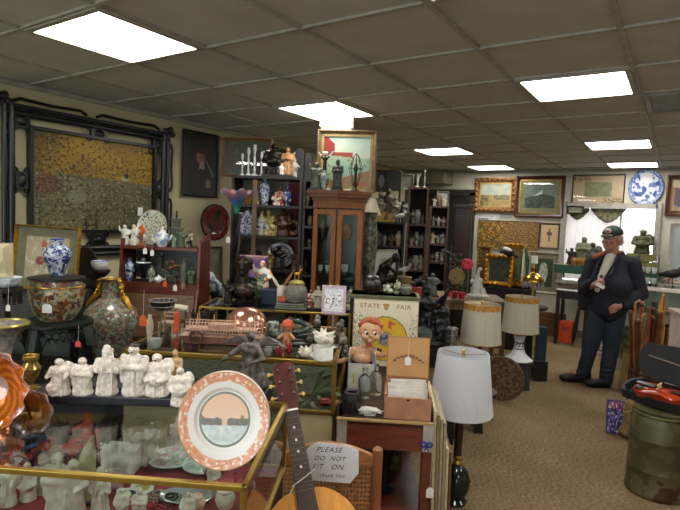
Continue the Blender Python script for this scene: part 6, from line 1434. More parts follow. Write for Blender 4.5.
# things on top of the board's shelf: a dark cabinet behind the board
q=pd(384,296,3.25); t=T('back_cabinet','dark low cabinet behind the state fair board','cabinet',(q.x+KV.x*.12,q.y+KV.y*.12,0),A); zb=q.z; b=B(); b.box((0,0,zb/2),(.42,.22,zb)); b.mk('body',DWOOD,t,False,.004); b=B(); b.box((0,0,zb-.012),(.46,.25,.024)); b.mk('cabinet_top',M('5a6040',.6),t,False,.003)
tb=Vector((q.x,q.y,zb+.001))+KV*.1
s=pxm(3.35)
def onb(x,v=0): p0=tb+KV*v; q_=pP(x,290,p0,KV); return Vector((q_.x,q_.y,zb+.001))
lid_jar('lidded_jar','dark brown round pot on the cabinet behind the left corner of the fair board',onb(372),20*s,17*s,M('2a221c',.3,0,.4,40,bump=.6),None)
q=onb(388); t=T('green_nest','small green and white ornament on the cabinet behind the fair board','ornament',q,A); blob('body',MP(['6a7a4a','b4b8a0','4a5a38'],30),t,[('e',(0,0,.02),(.04,.03,.02)),('c',(0,0,.03),.015,(.02,0,.06),.01),('c',(0,0,.03),.012,(-.025,0,.05),.01)],.003,1); b=B(); b.ell((.0,-.02,.045),(.012,.01,.02)); b.mk('white_bird',WHITE,t)
statuette('small_figure','small white and green figure on the cabinet behind the middle of the fair board',onb(397),15*s,MP(['a8ac98','6a7a58'],20),None,2,None)
vase('small_pot','grey pot at the right end of the cabinet behind the fair board',onb(406),10*s,12*s,M('6a6a5c',.4,0,.3,40),None,'jar','pot')
# below the table: dark urn and patterned panel
q=tt(.55,.2); t=vase('black_urn','black bell mouthed urn on the lower shelf of the red table',(q.x,q.y,.353),.23,.17,M('12120f',.4),None,'trumpet','urn',BLK)
q=tt(.45,.42); t=framed('patterned_panel','pale green patterned panel standing on the lower shelf of the red table',Vector((q.x,q.y,.3535)),.26,.27,.015,M('8a8468',.5),lambda u,v: mixc('7d8468','a8a888',nz(u,v,9)*1.5+.5) if nz(u,v,14,5)<.25 else '4a5238',A,0)
q=tt(.99,-.012); tag('white tag hanging at the right front leg of the red table',(q.x,q.y,.44),.03,.045,string=.16)
q=tt(.93,-.02); t=T('blue_ribbon','blue ribbon bow tied at the right corner plate of the red table','ribbon',(q.x,q.y,.665),A); b=B()
for sx in (-1,1): b.torus((sx*.012,0,.006),.01,.004,(PI/2,0,0),12,6); 
b.ell((0,0,.004),.006,8,6); b.tube([(0,0,0),(-.008,0,-.02)],[.004,.002],6); b.tube([(0,0,0),(.008,0,-.024)],[.004,.002],6); b.mk('bow',M('24348c',.6),t)
b=B(); b.ell((0,-.004,.004),.0055,8,6); b.mk('knot',M('1c2a74',.6),t)
# tall frames leaning in a row right of the table
FC=['b8ac88','8a7c60','a89a78','9a9280','c4b98c','6a4a34']
for k in range(6):
    q=tt(1.0,0)+TF*(.022+.019*k)+TV*(.02+.03*k); hh=.80-.028*k-(.1 if k>3 else 0)
    t=T('stacked_frame','%s picture frame on edge right of the red table, %s of the row'%(('cream','brown','tan','grey','yellow','dark red')[k],('nearest the table','second','third','fourth','fifth','outermost')[k]),'frame',(q.x,q.y,0),ang6+PI/2-.05,'picture frames standing on edge by the red table',ry=0,rx=-.02)
    b=B(); W_=.42; fr=.035
    for c_,d_ in (((W_/2,0,fr/2),(W_,.013,fr)),((W_/2,0,hh-fr/2),(W_,.013,fr)),((fr/2,0,hh/2),(fr,.013,hh-2*fr)),((W_-fr/2,0,hh/2),(fr,.013,hh-2*fr))): b.box(c_,d_)
    b.mk('frame_rails',M(FC[k],.5,0,.15,20),t,False,.003); b=B(); b.box((W_/2,.002,hh/2),(W_-2*fr,.006,hh-2*fr)); b.mk('backing',M('7a6a50',.8),t,False)
# ======== white pleated lamp on a green bottle base ========
q=pz(455,502,0); d=dep(q); s=pxm(d)
SHW=shade_mat('e6e8ec',.3)
t=T('white_pleated_lamp','tall lamp with a white pleated shade standing on the carpet, nearest of the three shades','lamp',q+KU*.0,A)
zt=pd(461,350,d).z; zb=pd(461,409,d).z
b=B(); b.lathe([(.06,0),(.065,.015),(.05,.03),(.075,.09),(.08,.14),(.06,.19),(.03,.215),(.02,.225)],(0,0,0),28); b.mk('glass_base',M('16241c',.1,0,.2),t)
b=B(); b.lathe([(.022,.22),(.03,.235),(.02,.25),(.028,.27),(.018,.29)],(0,0,0),20); b.mk('brass_collar',BRASS,t)
b=B(); b.lathe([(.024,.28),(.022,.33),(.026,zb*.8),(.02,zb+.04),(.01,zb+.06)],(0,0,0),20); b.mk('wooden_column',M('3c2418',.4,0,.3,20),t)
drum_shade('pleated_shade',t,zb,zt-zb,31*s,24.5*s,SHW,pleats=90)
for z_,r_ in ((zt,24.3),(zb,30.8)): b=B(); b.torus((0,0,z_),r_*s,.003,None,60,6); b.mk('shade_binding',M('c4c8d0',.7),t)
harp(t,zb+.05,zt-.012,.045,zt-.012,24*s)
b=B(); b.lathe([(.01,zb+.05),(.014,zb+.06),(.014,zb+.1),(.026,zb+.13),(.028,zb+.16),(.0,zb+.185)],(0,0,0),16); b.mk('bulb',WHITE,t)
# dark leaning boards behind it
for x0,x1,yb,lb,an in ((470,482,433,'dark easel board leaning behind the white pleated lamp, right one',.0),(443,452,438,'dark narrow board standing behind the white pleated lamp, left one',.1)):
    qq=pz((x0+x1)/2,yb,0); t=T('easel_board',lb,'easel',qq,A); hh=.62; b=B(); b.slab([(-.02,0),(.05,0),(.0,hh),(-.05,hh)],.02); b.mk('board',DWOOD,t,False,loc=(0,.0,0)); b=B(); b.slab([(-.015,0),(.015,0),(.01,hh*.9),(-.01,hh*.9)],.012); b.mk('prop',DWOOD,t,False,loc=(0,.14,0),rot=(.2,0,0))
# ======== dark table with black bronze, fish bowl, drum ========
zt_=.66; a_=pz(405,352,zt_); c_=pz(456,352,zt_); w_=(c_-a_).length
table('dark_table','dark table under the large black bronze group behind the cigar box',(a_.x,a_.y,0),w_,.62,zt_,DWOOD,A,'table')
q=pz(428,345,zt_)+KV*.08; s=pxm(dep(q)); 
t=T('black_bronze_group','large black bronze group of robed figures behind the cigar box and white lamp','sculpture',q,A)
h=66*s; BB=M('14181a',.32,.3,.5,40,bump=.8)
P=[('l',[(h*.2,0),(h*.2,h*.05),(h*.13,h*.3),(h*.12,h*.5),(h*.15,h*.62),(h*.05,h*.72)],(-.02,0,0)),('e',(-.02,-.01,h*.8),(h*.065,h*.07,h*.085)),('l',[(h*.17,0),(h*.15,h*.2),(h*.1,h*.4),(h*.12,h*.5),(h*.04,h*.58)],(h*.2,.0,0)),('e',(h*.2,-.01,h*.64),(h*.055,h*.06,h*.07)),
   ('c',(-h*.14,0,h*.6),h*.045,(-h*.26,-.03,h*.42),h*.035),('c',(-h*.26,-.03,h*.42),h*.035,(-h*.3,-.03,h*.7),h*.02),('c',(h*.08,0,h*.6),h*.04,(h*.22,-.05,h*.72),h*.03),('c',(h*.22,-.05,h*.72),h*.03,(h*.3,-.05,h*.98),h*.014),('c',(-h*.02,0,h*.86),h*.03,(-h*.06,.0,h*1.02),h*.015)]
for k in range(8): an_=k*.8; P.append(('c',(h*.12*math.sin(an_),-h*.1*math.cos(an_),h*.5),h*.02,(h*.22*math.sin(an_),-h*.2*math.cos(an_),.01),h*.035))
blob('figures',BB,t,P,h/64,1,disp=h*.02,dsc=30); b=B(); b.lathe([(h*.34,0),(h*.36,.012),(h*.3,.03)],(h*.07,0,0),28,1,.7); b.mk('base',BLK,t)
q=pz(424,348,zt_)-KV*.07-KU*.08; 
t=vase('glass_fishbowl','wide clear glass bowl in front of the black bronze group',q,20*s,34*s,M('9aa8a0',.08,0,.1,50,trans=.8),None,'bowl','bowl')
q=pz(451,349,zt_)+KV*.02; s=pxm(dep(q)); t=T('silver_canister','small banded silver canister right of the black bronze group','canister',q,A); b=B(); b.cyl((0,0,0),21*s,6*s,None,24); b.mk('body',SILVER,t); b=B(); 
for k in range(4): b.torus((0,0,(2+6*k)*s),6.1*s,.5*s,None,24,5)
b.mk('bands',M('6a6c6c',.3,.8),t)
# ======== middle wooden table with sculpture, gull, red pots ========
zm_=.84; a_=pz(368,295,zm_); c_=pz(436,293,zm_); w_=(c_-a_).length
table('plain_table','plain wooden table carrying the thinker sculpture and the gull',(a_.x,a_.y,0),w_,.6,zm_,M('7c6648',.5,0,.2,8),A)
def mt_(x,v=.1): p0=Vector((a_.x,a_.y,zm_))+KV*v; q_=pP(x,290,p0,KV); return Vector((q_.x,q_.y,zm_+.001)),pxm(dep(q_))
q,s=mt_(382,.3); n0=q.copy(); p,ww,hh=flat_rect(372,248,398,290,n0,KV); p.z=zm_+.001
framed('white_print','white framed print of a dark dome behind the thinker sculpture',p,ww,hh,.015,M('b9b8a8',.5),lambda u,v: mixc('a8a898','b8b6a6',nz(u,v,4)+.5) if (u-.5)**2+(v-.6)**2>.05 else '8c8c7c',A,-.12,cat='print',roll=-.05)
q,s=mt_(384,.12); t=T('thinker_sculpture','dark bronze seated thinker bending forward on the plain table','sculpture',q,A); h=42*s
blob('body',BRONZE,t,[('e',(-h*.1,0,h*.14),(h*.22,h*.18,h*.14)),('c',(-h*.15,0,h*.3),h*.12,(-h*.02,0,h*.62),h*.14),('c',(-h*.02,0,h*.62),h*.13,(h*.12,0,h*.78),h*.09),('e',(h*.24,0,h*.88),(h*.1,h*.09,h*.11)),('c',(-h*.12,-h*.08,h*.32),h*.09,(h*.22,-h*.08,h*.42),h*.07),('c',(h*.22,-h*.08,h*.42),h*.07,(h*.16,-h*.06,h*.06),h*.05),('c',(-h*.12,h*.08,h*.32),h*.09,(h*.2,h*.08,h*.36),h*.07),('c',(h*.2,h*.08,h*.36),h*.06,(h*.24,h*.08,h*.04),h*.05),('c',(h*.06,-h*.14,h*.7),h*.055,(h*.28,-h*.12,h*.5),h*.045),('c',(h*.28,-h*.12,h*.5),h*.045,(h*.28,-.0,h*.76),h*.035),('e',(-h*.02,0,h*.05),(h*.34,h*.24,h*.06))],h/50,1,disp=h*.02,dsc=20); b=B(); b.box((0,0,.008),(h*.75,h*.5,.016)); b.mk('base',BLK,t,False)
q,s=mt_(404,.1); t=T('tan_drum','tan cylindrical tin carrying the gull figure','tin',q,A); b=B(); b.cyl((0,0,0),19*s,7*s,None,24); b.mk('body',M('7a6440',.4,0,.2,10),t); b=B(); b.torus((0,0,18.5*s),7*s,.6*s,None,24,6); b.torus((0,0,.6*s),7*s,.6*s,None,24,6); b.mk('rims',M('8a7450',.4,.3),t)
bird('gull_figure','white and grey gull figure standing on the tan tin',(q.x,q.y,q.z+19.2*s),13*s,MP(['b8b8b4','d0d0cc','8a8c90'],10),M('b09040',.5),A)
q,s=mt_(416,.12); bird('duck_figure','black and white duck figure perched on a red box right of the gull',(q.x,q.y,q.z+8.6*s),11*s,MP(['1c1c1e','d8d8d4','2a2a2c'],14),BLK,A)
boxy('red_box','small bright red box under the black and white duck figure',q,11*s,.06,8.5*s,M('a82c28',.4),None,A)
for x,h_,lb,mm in ((426,20,'dark green leaning figure right of the duck figure on the plain table',M('3a4638',.4,0,.3,30)),(432,24,'grey green standing figure at the right end of the plain table',M('5a645a',.4,0,.3,30))): q,s=mt_(x,.12); statuette('green_statuette',lb,q,h_*s,mm,None,1,DWOOD,A,1.3)
# second table: red pots, castle, tree ornament
zm2=.80; a2=pz(444,299,zm2); c2_=pz(500,299,zm2); w2_=(c2_-a2).length
table('display_table','wooden display table carrying red pots and the white castle ornament',(a2.x,a2.y,0),w2_,.55,zm2,M('5c4a34',.5,0,.2,8),A)
def m2(x,v=.12): p0=Vector((a2.x,a2.y,zm2))+KV*v; q_=pP(x,290,p0,KV); return Vector((q_.x,q_.y,zm2+.001)),pxm(dep(q_))
for x,lb in ((448,'red flower pot on the display table, leftmost of the three'),(455,'red flower pot on the display table, middle of the three'),(462,'red flower pot on the display table nearest the white castle')):
    q,s=m2(x,.1+.03*(x==455)); flowers('red_pot_plant',lb,q,20*s,13*s,['4a5a44','6a7a5c','3a4a3a'],M('a8262c',.4),'red flower pots on the display table',n=6,cat='potted plant')
q,s=m2(478,.12); t=T('castle_ornament','white porcelain castle like figure group between the red pots and gold frames','ornament',q,A)
P=[]; rd=random.Random(8)
for k in range(8): x=rd.uniform(-8,8)*s; hh=(30-abs(x/s)*2.2+rd.uniform(-3,3))*s; P+=[('c',(x,rd.uniform(-.02,.02),.005),2.4*s,(x*.7,0,hh),1.1*s)]
P+=[('e',(0,0,3*s),(11*s,5*s,3*s)),('e',(1*s,0,30*s),(1.8*s,1.8*s,2*s)),('e',(-6*s,0,17*s),(2.4*s,2*s,2.4*s))]
blob('body',M('b9bab2',.4,0,.15,40,bump=.4),t,P,.006,1); b=B(); b.box((0,0,.008),(24*s,10*s,.016)); b.mk('base',M('8a8470',.5),t,False)
q,s=m2(466,.3); t=T('red_poppy','bright red paper flower behind the white castle ornament','flower',q,A); b=B(); b.tube([(0,0,0),(0,0,30*s)],.004,6); b.mk('stem',M('2c3a28',.6),t); b=B()
for k in range(6): b.ell((3*s*math.cos(k*1.05),-.005,32*s+3*s*math.sin(k*1.05)),(3.4*s,.012,3*s),10,6)
b.mk('petals',M('c8283c',.5),t)
q,s=m2(456,.32); t=T('tan_sunhat','tan woven round fan behind the red flower pots','fan',q,A); b=B(); b.tube([(0,0,0),(0,0,12*s)],.005,6); b.mk('handle',WOOD,t); b=B(); b.lathe([(8*s,-.004),(8.3*s,0),(8*s,.004)],(0,0,0),26,1,1); b.mk('fan',M('8a7444',.7,0,.3,60),t,rot=(PI/2,0,0),loc=(0,0,19*s))
q,s=m2(449,.42); t=T('wire_tree','dark wire tree ornament with little hanging pieces behind the red pots','ornament',q,A); b=B(); b.tube([(0,0,0),(0,0,48*s)],.006,6); rd=random.Random(6)
tips=[]
for k in range(14): an_=rd.uniform(0,6.28); r_=rd.uniform(6,14)*s; z=rd.uniform(20,44)*s; e_=(r_*math.cos(an_),r_*.5*math.sin(an_),z+rd.uniform(-2,6)*s); b.tube([(0,0,z),e_],.003,5); tips.append(e_)
for e_ in tips: b.ell((e_[0],e_[1],e_[2]-2*s),(1*s,1*s,1.8*s),6,5)
b.mk('branches',M('4c504a',.4,.4),t)
# ======== cream lamps ========
def cream_lamp(label,q,s,zb,zt,r0,r1,base,band):
    t=T('cream_lamp',label,'lamp',q,A); z0=q.z; zb-=z0; zt-=z0
    if base=='dark':
        b=B(); b.lathe([(.09,0),(.1,.015),(.05,.04),(.07,.12),(.085,.2),(.05,.26),(.02,.3),(.015,max(zb+.05,.32))],(0,0,0),26); b.mk('base',M('2a2420',.3),t)
    else:
        b=B(); b.lathe([(13*s,0),(14*s,1*s),(12*s,2.5*s),(7*s,7*s),(5*s,12*s),(4.6*s,18*s),(6*s,26*s),(5*s,30*s),(2.5*s,33*s),(1.2*s,35*s),(1*s,max(zb+.03,36*s))],(0,0,0),28); b.mk('base',CHINA,t)
        b=B()
        for zz,rr in ((12,5),(26,6.1),(18,4.8)): b.torus((0,0,zz*s),rr*s,.5*s,None,24,5)
        for k in range(10): b.tube([(5.3*s*math.cos(k*.63),5.3*s*math.sin(k*.63),14*s),(5.6*s*math.cos(k*.63+.4),5.6*s*math.sin(k*.63+.4),20*s)],.4*s,5)
        b.mk('painted_garland',M('2c3438',.3),t)
    drum_shade('lamp_shade',t,zb,zt-zb,r0*s,r1*s,shade_mat('ccc8b4',.3),0,M('a8762a',.6,0,.25,50),True)
    harp(t,zb+.02,zt-.006,.04,zt-.006,r1*s*.97)
    b=B()
    for k in range(12): an_=k*PI/6; b.tube([(r0*s*1.004*math.cos(an_),r0*s*1.004*math.sin(an_),zb+.004),(r1*s*1.006*math.cos(an_),r1*s*1.006*math.sin(an_),zt-.03)],.0012,5)
    b.mk('seam_lines',M('a39c80',.7),t)
d=4.25; s=pxm(d); zs=pd(480,345,d).z; q=pd(480,345,d)
st=T('lamp_stool','low dark round stool under the nearer cream lamp with the torn gold band','stool',(q.x,q.y,0),A); zq=.24
b=B(); b.lathe([(.15,zq-.03),(.16,zq-.02),(.16,zq)],(0,0,0),26); b.mk('seat',DWOOD,st)
for k in range(3): b=B(); b.tube([(.1*math.cos(k*2.09),.1*math.sin(k*2.09),zq-.03),(.13*math.cos(k*2.09),.13*math.sin(k*2.09),0)],.015,8); b.mk('leg',DWOOD,st)
cream_lamp('cream drum lamp with a scalloped gold band, the nearer one behind the white pleated lamp',Vector((q.x,q.y,zq+.0005)),s,pd(480,342,d).z,pd(480,303,d).z,20.5,17.5,'dark',None)
d=5.15; s=pxm(d); q=pd(518,360,d); zq=q.z
st=T('lamp_plinth','small dark plinth under the cream lamp with the white porcelain foot','plinth',(q.x,q.y,0),A); b=B(); b.box((0,0,zq/2),(.2,.2,zq-.002)); b.mk('shaft',M('2a3434',.5),st,False,.004); b=B(); b.box((0,0,zq-.012),(.24,.24,.024)); b.mk('plinth_top',DWOOD,st,False,.003)
cream_lamp('cream drum lamp on a white porcelain foot painted with dark garlands, the farther one',Vector((q.x,q.y,zq+.0005)),s,pd(519,331,d).z,pd(519,296,d).z,18,15.5,'white',None)
q=pz(537,381,0); s=pxm(dep(q)); t=T('blue_green_column','slim dark teal column with a black foot right of the farther cream lamp','pedestal',q+Vector((0,.06,0)),A); b=B(); b.box((0,0,.11),(13*s,13*s,.2)); b.mk('foot',BLK,t,False,.004); b=B(); b.box((0,0,.38),(9*s,9*s,.36)); b.mk('shaft',M('12303a',.4),t,False,.004)
# woven discs on the carpet
for x,y,h_,mm,lb,dv in ((488,396,38,M('3b3830',.7,0,.4,30,bump=.6),'grey brown round slab leaning at the left of the woven tray',0),(500,400,42,MP(['4a3220','5c4228','38241a','6a5032'],26,.8),'round brown woven tray standing on edge by the aisle carpet',.05)):
    q=pz(x,y,0); s=pxm(dep(q)); t=T('round_tray',lb,'tray',q,A-.5,rx=-.12); b=B(); b.lathe([(h_*.5*s,-.012),(h_*.52*s,0),(h_*.5*s,.012)],(0,0,0),32); b.mk('disc',mm,t,rot=(PI/2,0,0),loc=(0,0,h_*.52*s)); b=B(); b.torus((0,-.0,h_*.52*s),h_*.49*s,.012,(PI/2,0,0),32,6); b.mk('rim',mm,t)
q=pz(479,385,0); s=pxm(dep(q)); flowers('red_silk_flowers','low bunch of dull red silk flowers beneath the nearer cream lamp',q+Vector((.1,.12,0)),34*s,22*s,['8c3a3c','6a2a2c','a85a50'],BRONZE,n=12)
# ======== back wall pictures ========
def back(x0,y0,x1,y1,off=.004): return (lambda r:(r[0]+Vector((0,-off,0)),r[1],r[2]))(flat_rect(x0,y0,x1,y1,wp,wn))
def sea(u,v):
    if v>.5: return mixc('8f9a8c','b0ac94',nz(u,v,5)+v-.4)
    if u>.45 and v<.55+.25*(u-.4) and v>.3: return mixc('5a5a44','8a7a5c',nz(u,v,9)+.4)
    return mixc('8a7848','4a4632' if u<.3 else 'a08c58',nz(u,v,7)+.4)
p,w_,h_=back(474,178,515,212); framed('seascape_painting','small harbour painting in an ornate red and gold frame, first on the back wall',p,w_,h_,.075,M('84582e',.4,.4,.5,50),sea,0,0,cat='painting',liner=M('b09a5c',.4,.4),ornate=True,depth=.045)
def castle(u,v):
    if v>.62-.3*abs(u-.62): return mixc('6a7470','8c938c',nz(u,v,4)+.5) if not (abs(u-.45)<.13 and abs(v-.6-(u-.45)*.9)<.07) else 'dcdcd8'
    return mixc('3a403a','5c625a',nz(u,v,10)+.4)
p,w_,h_=back(514,176,563,217.5); framed('castle_print','grey castle print in a wide gold and dark mahogany frame, largest on the back wall',p,w_,h_,.055,M('3a1c14',.35,0,.2,12),castle,0,0,cat='print',liner=M('b08c4a',.4,.6),mat_=M('8a8c6a',.8),matw=.085,glass=True,depth=.04)
def pal(u,v):
    if .22<u<.78 and .28<v<.78: return mixc('9a9574','7f8060',nz(u,v,7)+.5)
    if (u<.35 and v>.8 and nz(u,v,28)>.05) or (u>.6 and v<.25 and nz(u,v,28)>.0): return '7c6048'
    return 'c8aa8e'
p,w_,h_=back(570.5,174.5,623,206); framed('pink_mount_print','landscape print on a pinkish mount in a thin black frame over the window',p,w_,h_,.016,BLK,pal,0,0,cat='print',glass=True,depth=.02)
def bluep(q,a):
    x,y=q*math.cos(a),q*math.sin(a)
    if q>.8: return mixc('2c4688','a8b4d0',nz(x,y,9)+.35)
    if y>.25 and abs(x)<.35: return 'c8c8cc'
    if nz(x,y,4,2)>.02: return mixc('35508e','24386e',nz(x,y,15)+.4)
    return 'b4bccc'
p,w_,h_=back(627,169,662,206,.03); plate('blue_plate','large blue and white porcelain plate hung on the back wall above the window',p,w_,h_,'c0c4cc',rz=0,tilt=0,fn=bluep,stand=False,na=80)
def folk(u,v):
    if v>.75: return 'c8bc98'
    if .25<u<.5 and .2<v<.8: return '7a4a44'
    if .5<u<.8 and .15<v<.7: return '44587c'
    return mixc('a89874','8a7c60',nz(u,v,6)+.5)
p,w_,h_=back(664,175,688,216); framed('figure_painting','painting of two figures in a wide brown frame, right of the blue plate',p,w_,h_,.06,M('4a2c1a',.4,0,.2,10),folk,0,0,cat='painting',depth=.035,liner=M('8a6c44',.5))
def tap(u,v):
    if u<.42:
        if nz(u*1.5,v,11,1)>.0: return ['b08a2c','8a3c1c','26343c','c4a040'][int((nz(u*1.5,v,17,8)+1)*7)%4]
        return mixc('4a3c1c','7c6228',nz(u,v,12)+.5)
    return mixc('5a4022','a07c46',nz(u*1.6,v,24)*2+.5)
p,w_,h_=back(476,220.5,537,250); framed('floral_tapestry','wide brown and gold tapestry panel with flowers at its left, under the harbour painting',p,w_,h_,.014,M('7c6a44',.5),tap,0,0,cat='tapestry',nx=70,ny=40,depth=.015)
p,w_,h_=back(538,223,559,249); framed('sketch_print','small upright sketch of a figure in a dark frame beside the tapestry',p,w_,h_,.025,M('4a2e20',.4),lambda u,v: '5a4a3c' if (abs(u-.5)<.05+.1*(abs(v-.6)<.08) and .25<v<.8) else 'c4a780',0,0,cat='print',depth=.02)
def swan(u,v):
    if (u-.5)**2/.05+(v-.5)**2/.14<1: return mixc('b8bcae','8a907c',nz(u,v,9)+.4)
    return '33402c'
p,w_,h_=back(526,252,558,293); framed('white_figure_print','print of pale figures on dark green, pale stone frame, low on the back wall',p,w_,h_,.03,M('a39c84',.5),swan,0,0,cat='print',mat_=M('7d745c',.7),matw=.07,depth=.025)
p,w_,h_=back(567,206,584,214,.03); framed('tiny_picture','tiny landscape in a dark frame hung across the top left corner of the window',p,w_,h_,.02,DWOOD,lambda u,v: mixc('8c8c78','6a6c5c',v+nz(u,v,5)),0,0,nx=16,ny=12,depth=.02)
p,w_,h_=back(664,222,690,284,.01); framed('white_mirror','tall pale framed mirror at the far right of the back wall',p,w_,h_,.06,M('b4ada0',.5),lambda u,v: 'a0aaa8',0,0,nx=4,ny=4,cat='mirror',depth=.03)
for x0,y0,x1,y1,tx,lb in ((478,214,496.5,221,'LIMITED EDITION','white shop sign with two lines of print below the harbour painting'),(500,213.5,512,218.5,'5','small grey card sign right of the white shop sign')):
    p,w_,h_=back(x0,y0,x1,y1,.006); t=T('shop_sign',lb,'sign',p,0); b=B(); b.box((0,0,h_/2),(w_,.006,h_)); b.mk('card',M('c4c6c6' if tx!='5' else '8a928e',.6),t,False)
    b=B(); 
    for k in range(2 if tx!='5' else 1):
        for j in range(9 if k==0 else 6): b.box((-w_*.42+w_*.09*j,-.0035,h_*(.72-.42*k)),(w_*.06,.001,h_*(.1+.14*k)))
    b.mk('print_marks',M('55555c',.6),t,False)
# ======== shelf in front of the window, with objects ========
zs=pY(575,265,YB-.15).z; xa=pY(556,265,YB-.1).x; xb=pY(662,265,YB-.1).x
t=T('window_shelf','long window shelf with a green front board behind the man','shelf',((xa+xb)/2,YB-.13,0),0); b=B(); b.box((0,0,zs-.012),(xb-xa,.24,.024)); b.mk('shelf_board',M('8a8674',.6),t,False); b=B(); b.box((0,-.125,zs-.06),(xb-xa,.012,.12)); b.mk('green_front',M('1f4a33',.5),t,False)
for sx in (-1,1): b=B(); b.slab([(-.1,zs-.024),(.1,zs-.024),(.1,zs-.2)],.02,'x'); b.mk('bracket',M('5a5648',.6),t,False,loc=(sx*(xb-xa)*.42,0,0))
def ws(x,v=0): q_=pY(x,262,YB-.13+v); return Vector((q_.x,q_.y,zs+.0005)),pxm(dep(q_))
SG=M('4a4c3a',.6,0,.2,30)
for x,h_,ps,wd,mm,lb in ((571,17,1,1.4,M('1e1e1c',.6),'dark curled figure at the left end of the window shelf'),(583,29,0,1.3,M('6d7058',.6,0,.2,30),'tall grey green statue on the left of the window shelf'),(592,24,2,1.5,M('34352a',.6,0,.2,30),'stout dark statue beside the tall grey green one'),(578,14,2,1.3,M('3c3428',.6),'low dark figure between the curled figure and the tall statue')):
    q,s=ws(x,.02); statuette('window_statue',lb,q,h_*s,mm,None,ps,None,0,wd)
for k,x in enumerate((574,578.5,583,587)):
    q,s=ws(x,-.08); vase('amber_jar',['leftmost small amber jar on the window shelf','second small amber jar on the window shelf','third small amber jar on the window shelf','rightmost small amber jar on the window shelf'][k],q,8*s,5.5*s,M('9a6a30',.3,0,.2),'small amber jars on the window shelf','jar','jar')
q,s=ws(641,0); t=T('olive_draped_box','olive cloth covered box on the window shelf right of the man','box',q,0); b=B(); b.box((0,0,8*s),(30*s,.18,16*s),None,.86); b.mk('cloth',M('6c6a34',.8,0,.2,20),t,False,.01); b=B(); b.box((0,0,2*s),(31*s,.19,3*s)); b.mk('hem',M('54522a',.8),t,False)
statuette('hatted_bust','dark olive head and shoulders figure in a round hat on the olive covered box',Vector((q.x,q.y,q.z+16.2*s)),23*s,M('45452c',.6,0,.2,30),None,2,None,0,1.8,hat=M('4c4c32',.6))
q,s=ws(612,-.05); vase('white_pitcher','white pitcher on the window shelf just right of the cap of the man',q,20*s,11*s,WHITE,None,'classic','pitcher')
q,s=ws(655,-.03); vase('white_goblet','white footed cup on the window shelf beside the hatted head',q,15*s,9*s,CHINA,None,'urn','cup')
# ======== glass counter at the right ========
zc=.98; a=pz(612,287,zc); c=pz(720,287,zc); 
L_=a.x; yc=(pz(650,287,zc)).y
cwid=pY(720,287,yc).x-pY(612,287,yc).x; xl=pY(612,287,yc).x
t=T('glass_counter','glass counter with a white edged top and glittering shelves right of the man','counter',(xl,yc,0),0)
b=B(); b.box((cwid/2,.25,zc-.006),(cwid-.02,.48,.008)); b.mk('glass_top',CLEAR,t,False)
b=B(); b.box((cwid/2,.0,zc-.02),(cwid,.03,.04)); b.box((cwid/2,.5,zc-.02),(cwid,.03,.04)); b.box((.01,.25,zc-.02),(.03,.5,.04)); b.mk('white_edge',M('d4cec4',.4),t,False,.003)
b=B(); b.box((cwid/2,.25,.06),(cwid,.5,.12)); b.mk('plinth',M('8a867c',.5),t,False)
b=B(); b.box((cwid/2,.49,.53),(cwid-.02,.01,.82)); b.mk('back_panel',M('b4b2aa',.5),t,False)
for zz in (.40,.68): b=B(); b.box((cwid/2,.25,zz),(cwid-.02,.44,.008)); b.mk('glass_shelf',GLASS,t,False)
b=B(); b.box((cwid/2,.004,.53),(cwid-.02,.005,.82)); b.mk('front_glass',CLEAR,t,False)
b=B()
for x in (.01,cwid-.01): b.box((x,.01,.53),(.02,.02,.84))
b.mk('corner_posts' if False else 'frame',SILVER,t,False)
rd=random.Random(12); k=0
LBL={.125:'small silver or glass piece on the bottom of the glass counter',.405:'small silver or glass piece on the middle shelf of the glass counter',.685:'small silver or glass piece on the top shelf of the glass counter'}
for zz in (.125,.405,.685):
    for i in range(9):
        x=xl+.06+i*(cwid*.55)/9; h_=rd.uniform(.05,.13); mm=rd.choice([M('c8ccc8',.12,0,.1,40,trans=.4),SILVER,CHINA,M('9a9478',.3)])
        vase('small_glassware',LBL[zz],Vector((x,yc+.15+rd.uniform(-.04,.12),zz)),h_,rd.uniform(.05,.08),mm,'glassware in the glass counter, shelf %d'%(zz*10),rd.choice(['cup','urn','trumpet','jar']),'glassware',n=14)
def ct(x,v=.15): q_=pY(x,285,yc+v); return Vector((q_.x,q_.y,zc+.0005)),pxm(dep(q_))
q,s=ct(668,.1); flowers('red_flower_bowl','small bowl of red flowers on the white counter top at the right',q,11*s,14*s,['b03038','c84a50'],M('a8a49a',.4),n=8)
q,s=ct(672,.28); bird('eagle_sculpture','dark bronze bird sculpture with raised wings on the white counter top',q,24*s,BRONZE,BRONZE,0)
q,s=ct(647,.3); t=T('glass_display_shelves','small stand of glass shelves on the white counter, holding cups','shelf stand',q,0); sw=18*s
for zz in (.004,11*s,22*s): b=B(); b.box((0,0,zz),(sw,.18,.006)); b.mk('glass_shelf',MGL('c8d4d0'),t,False)
for sx in (-1,1):
    for sy in (-1,1): b=B(); b.tube([(sx*sw*.47,sy*.08,0),(sx*sw*.47,sy*.08,30*s)],.005,6); b.mk('post',SILVER,t)
q0,s0=q,s
for k in range(6): q=q0+Vector(((-.3+.3*(k%3))*sw,0,[.0075,11*s0+.004][k//3])); vase('display_cup','small pale cup on the glass shelf stand above the white counter',q,6*s0,5*s0,CHINA,'cups on the glass shelf stand','cup','cup',n=14)
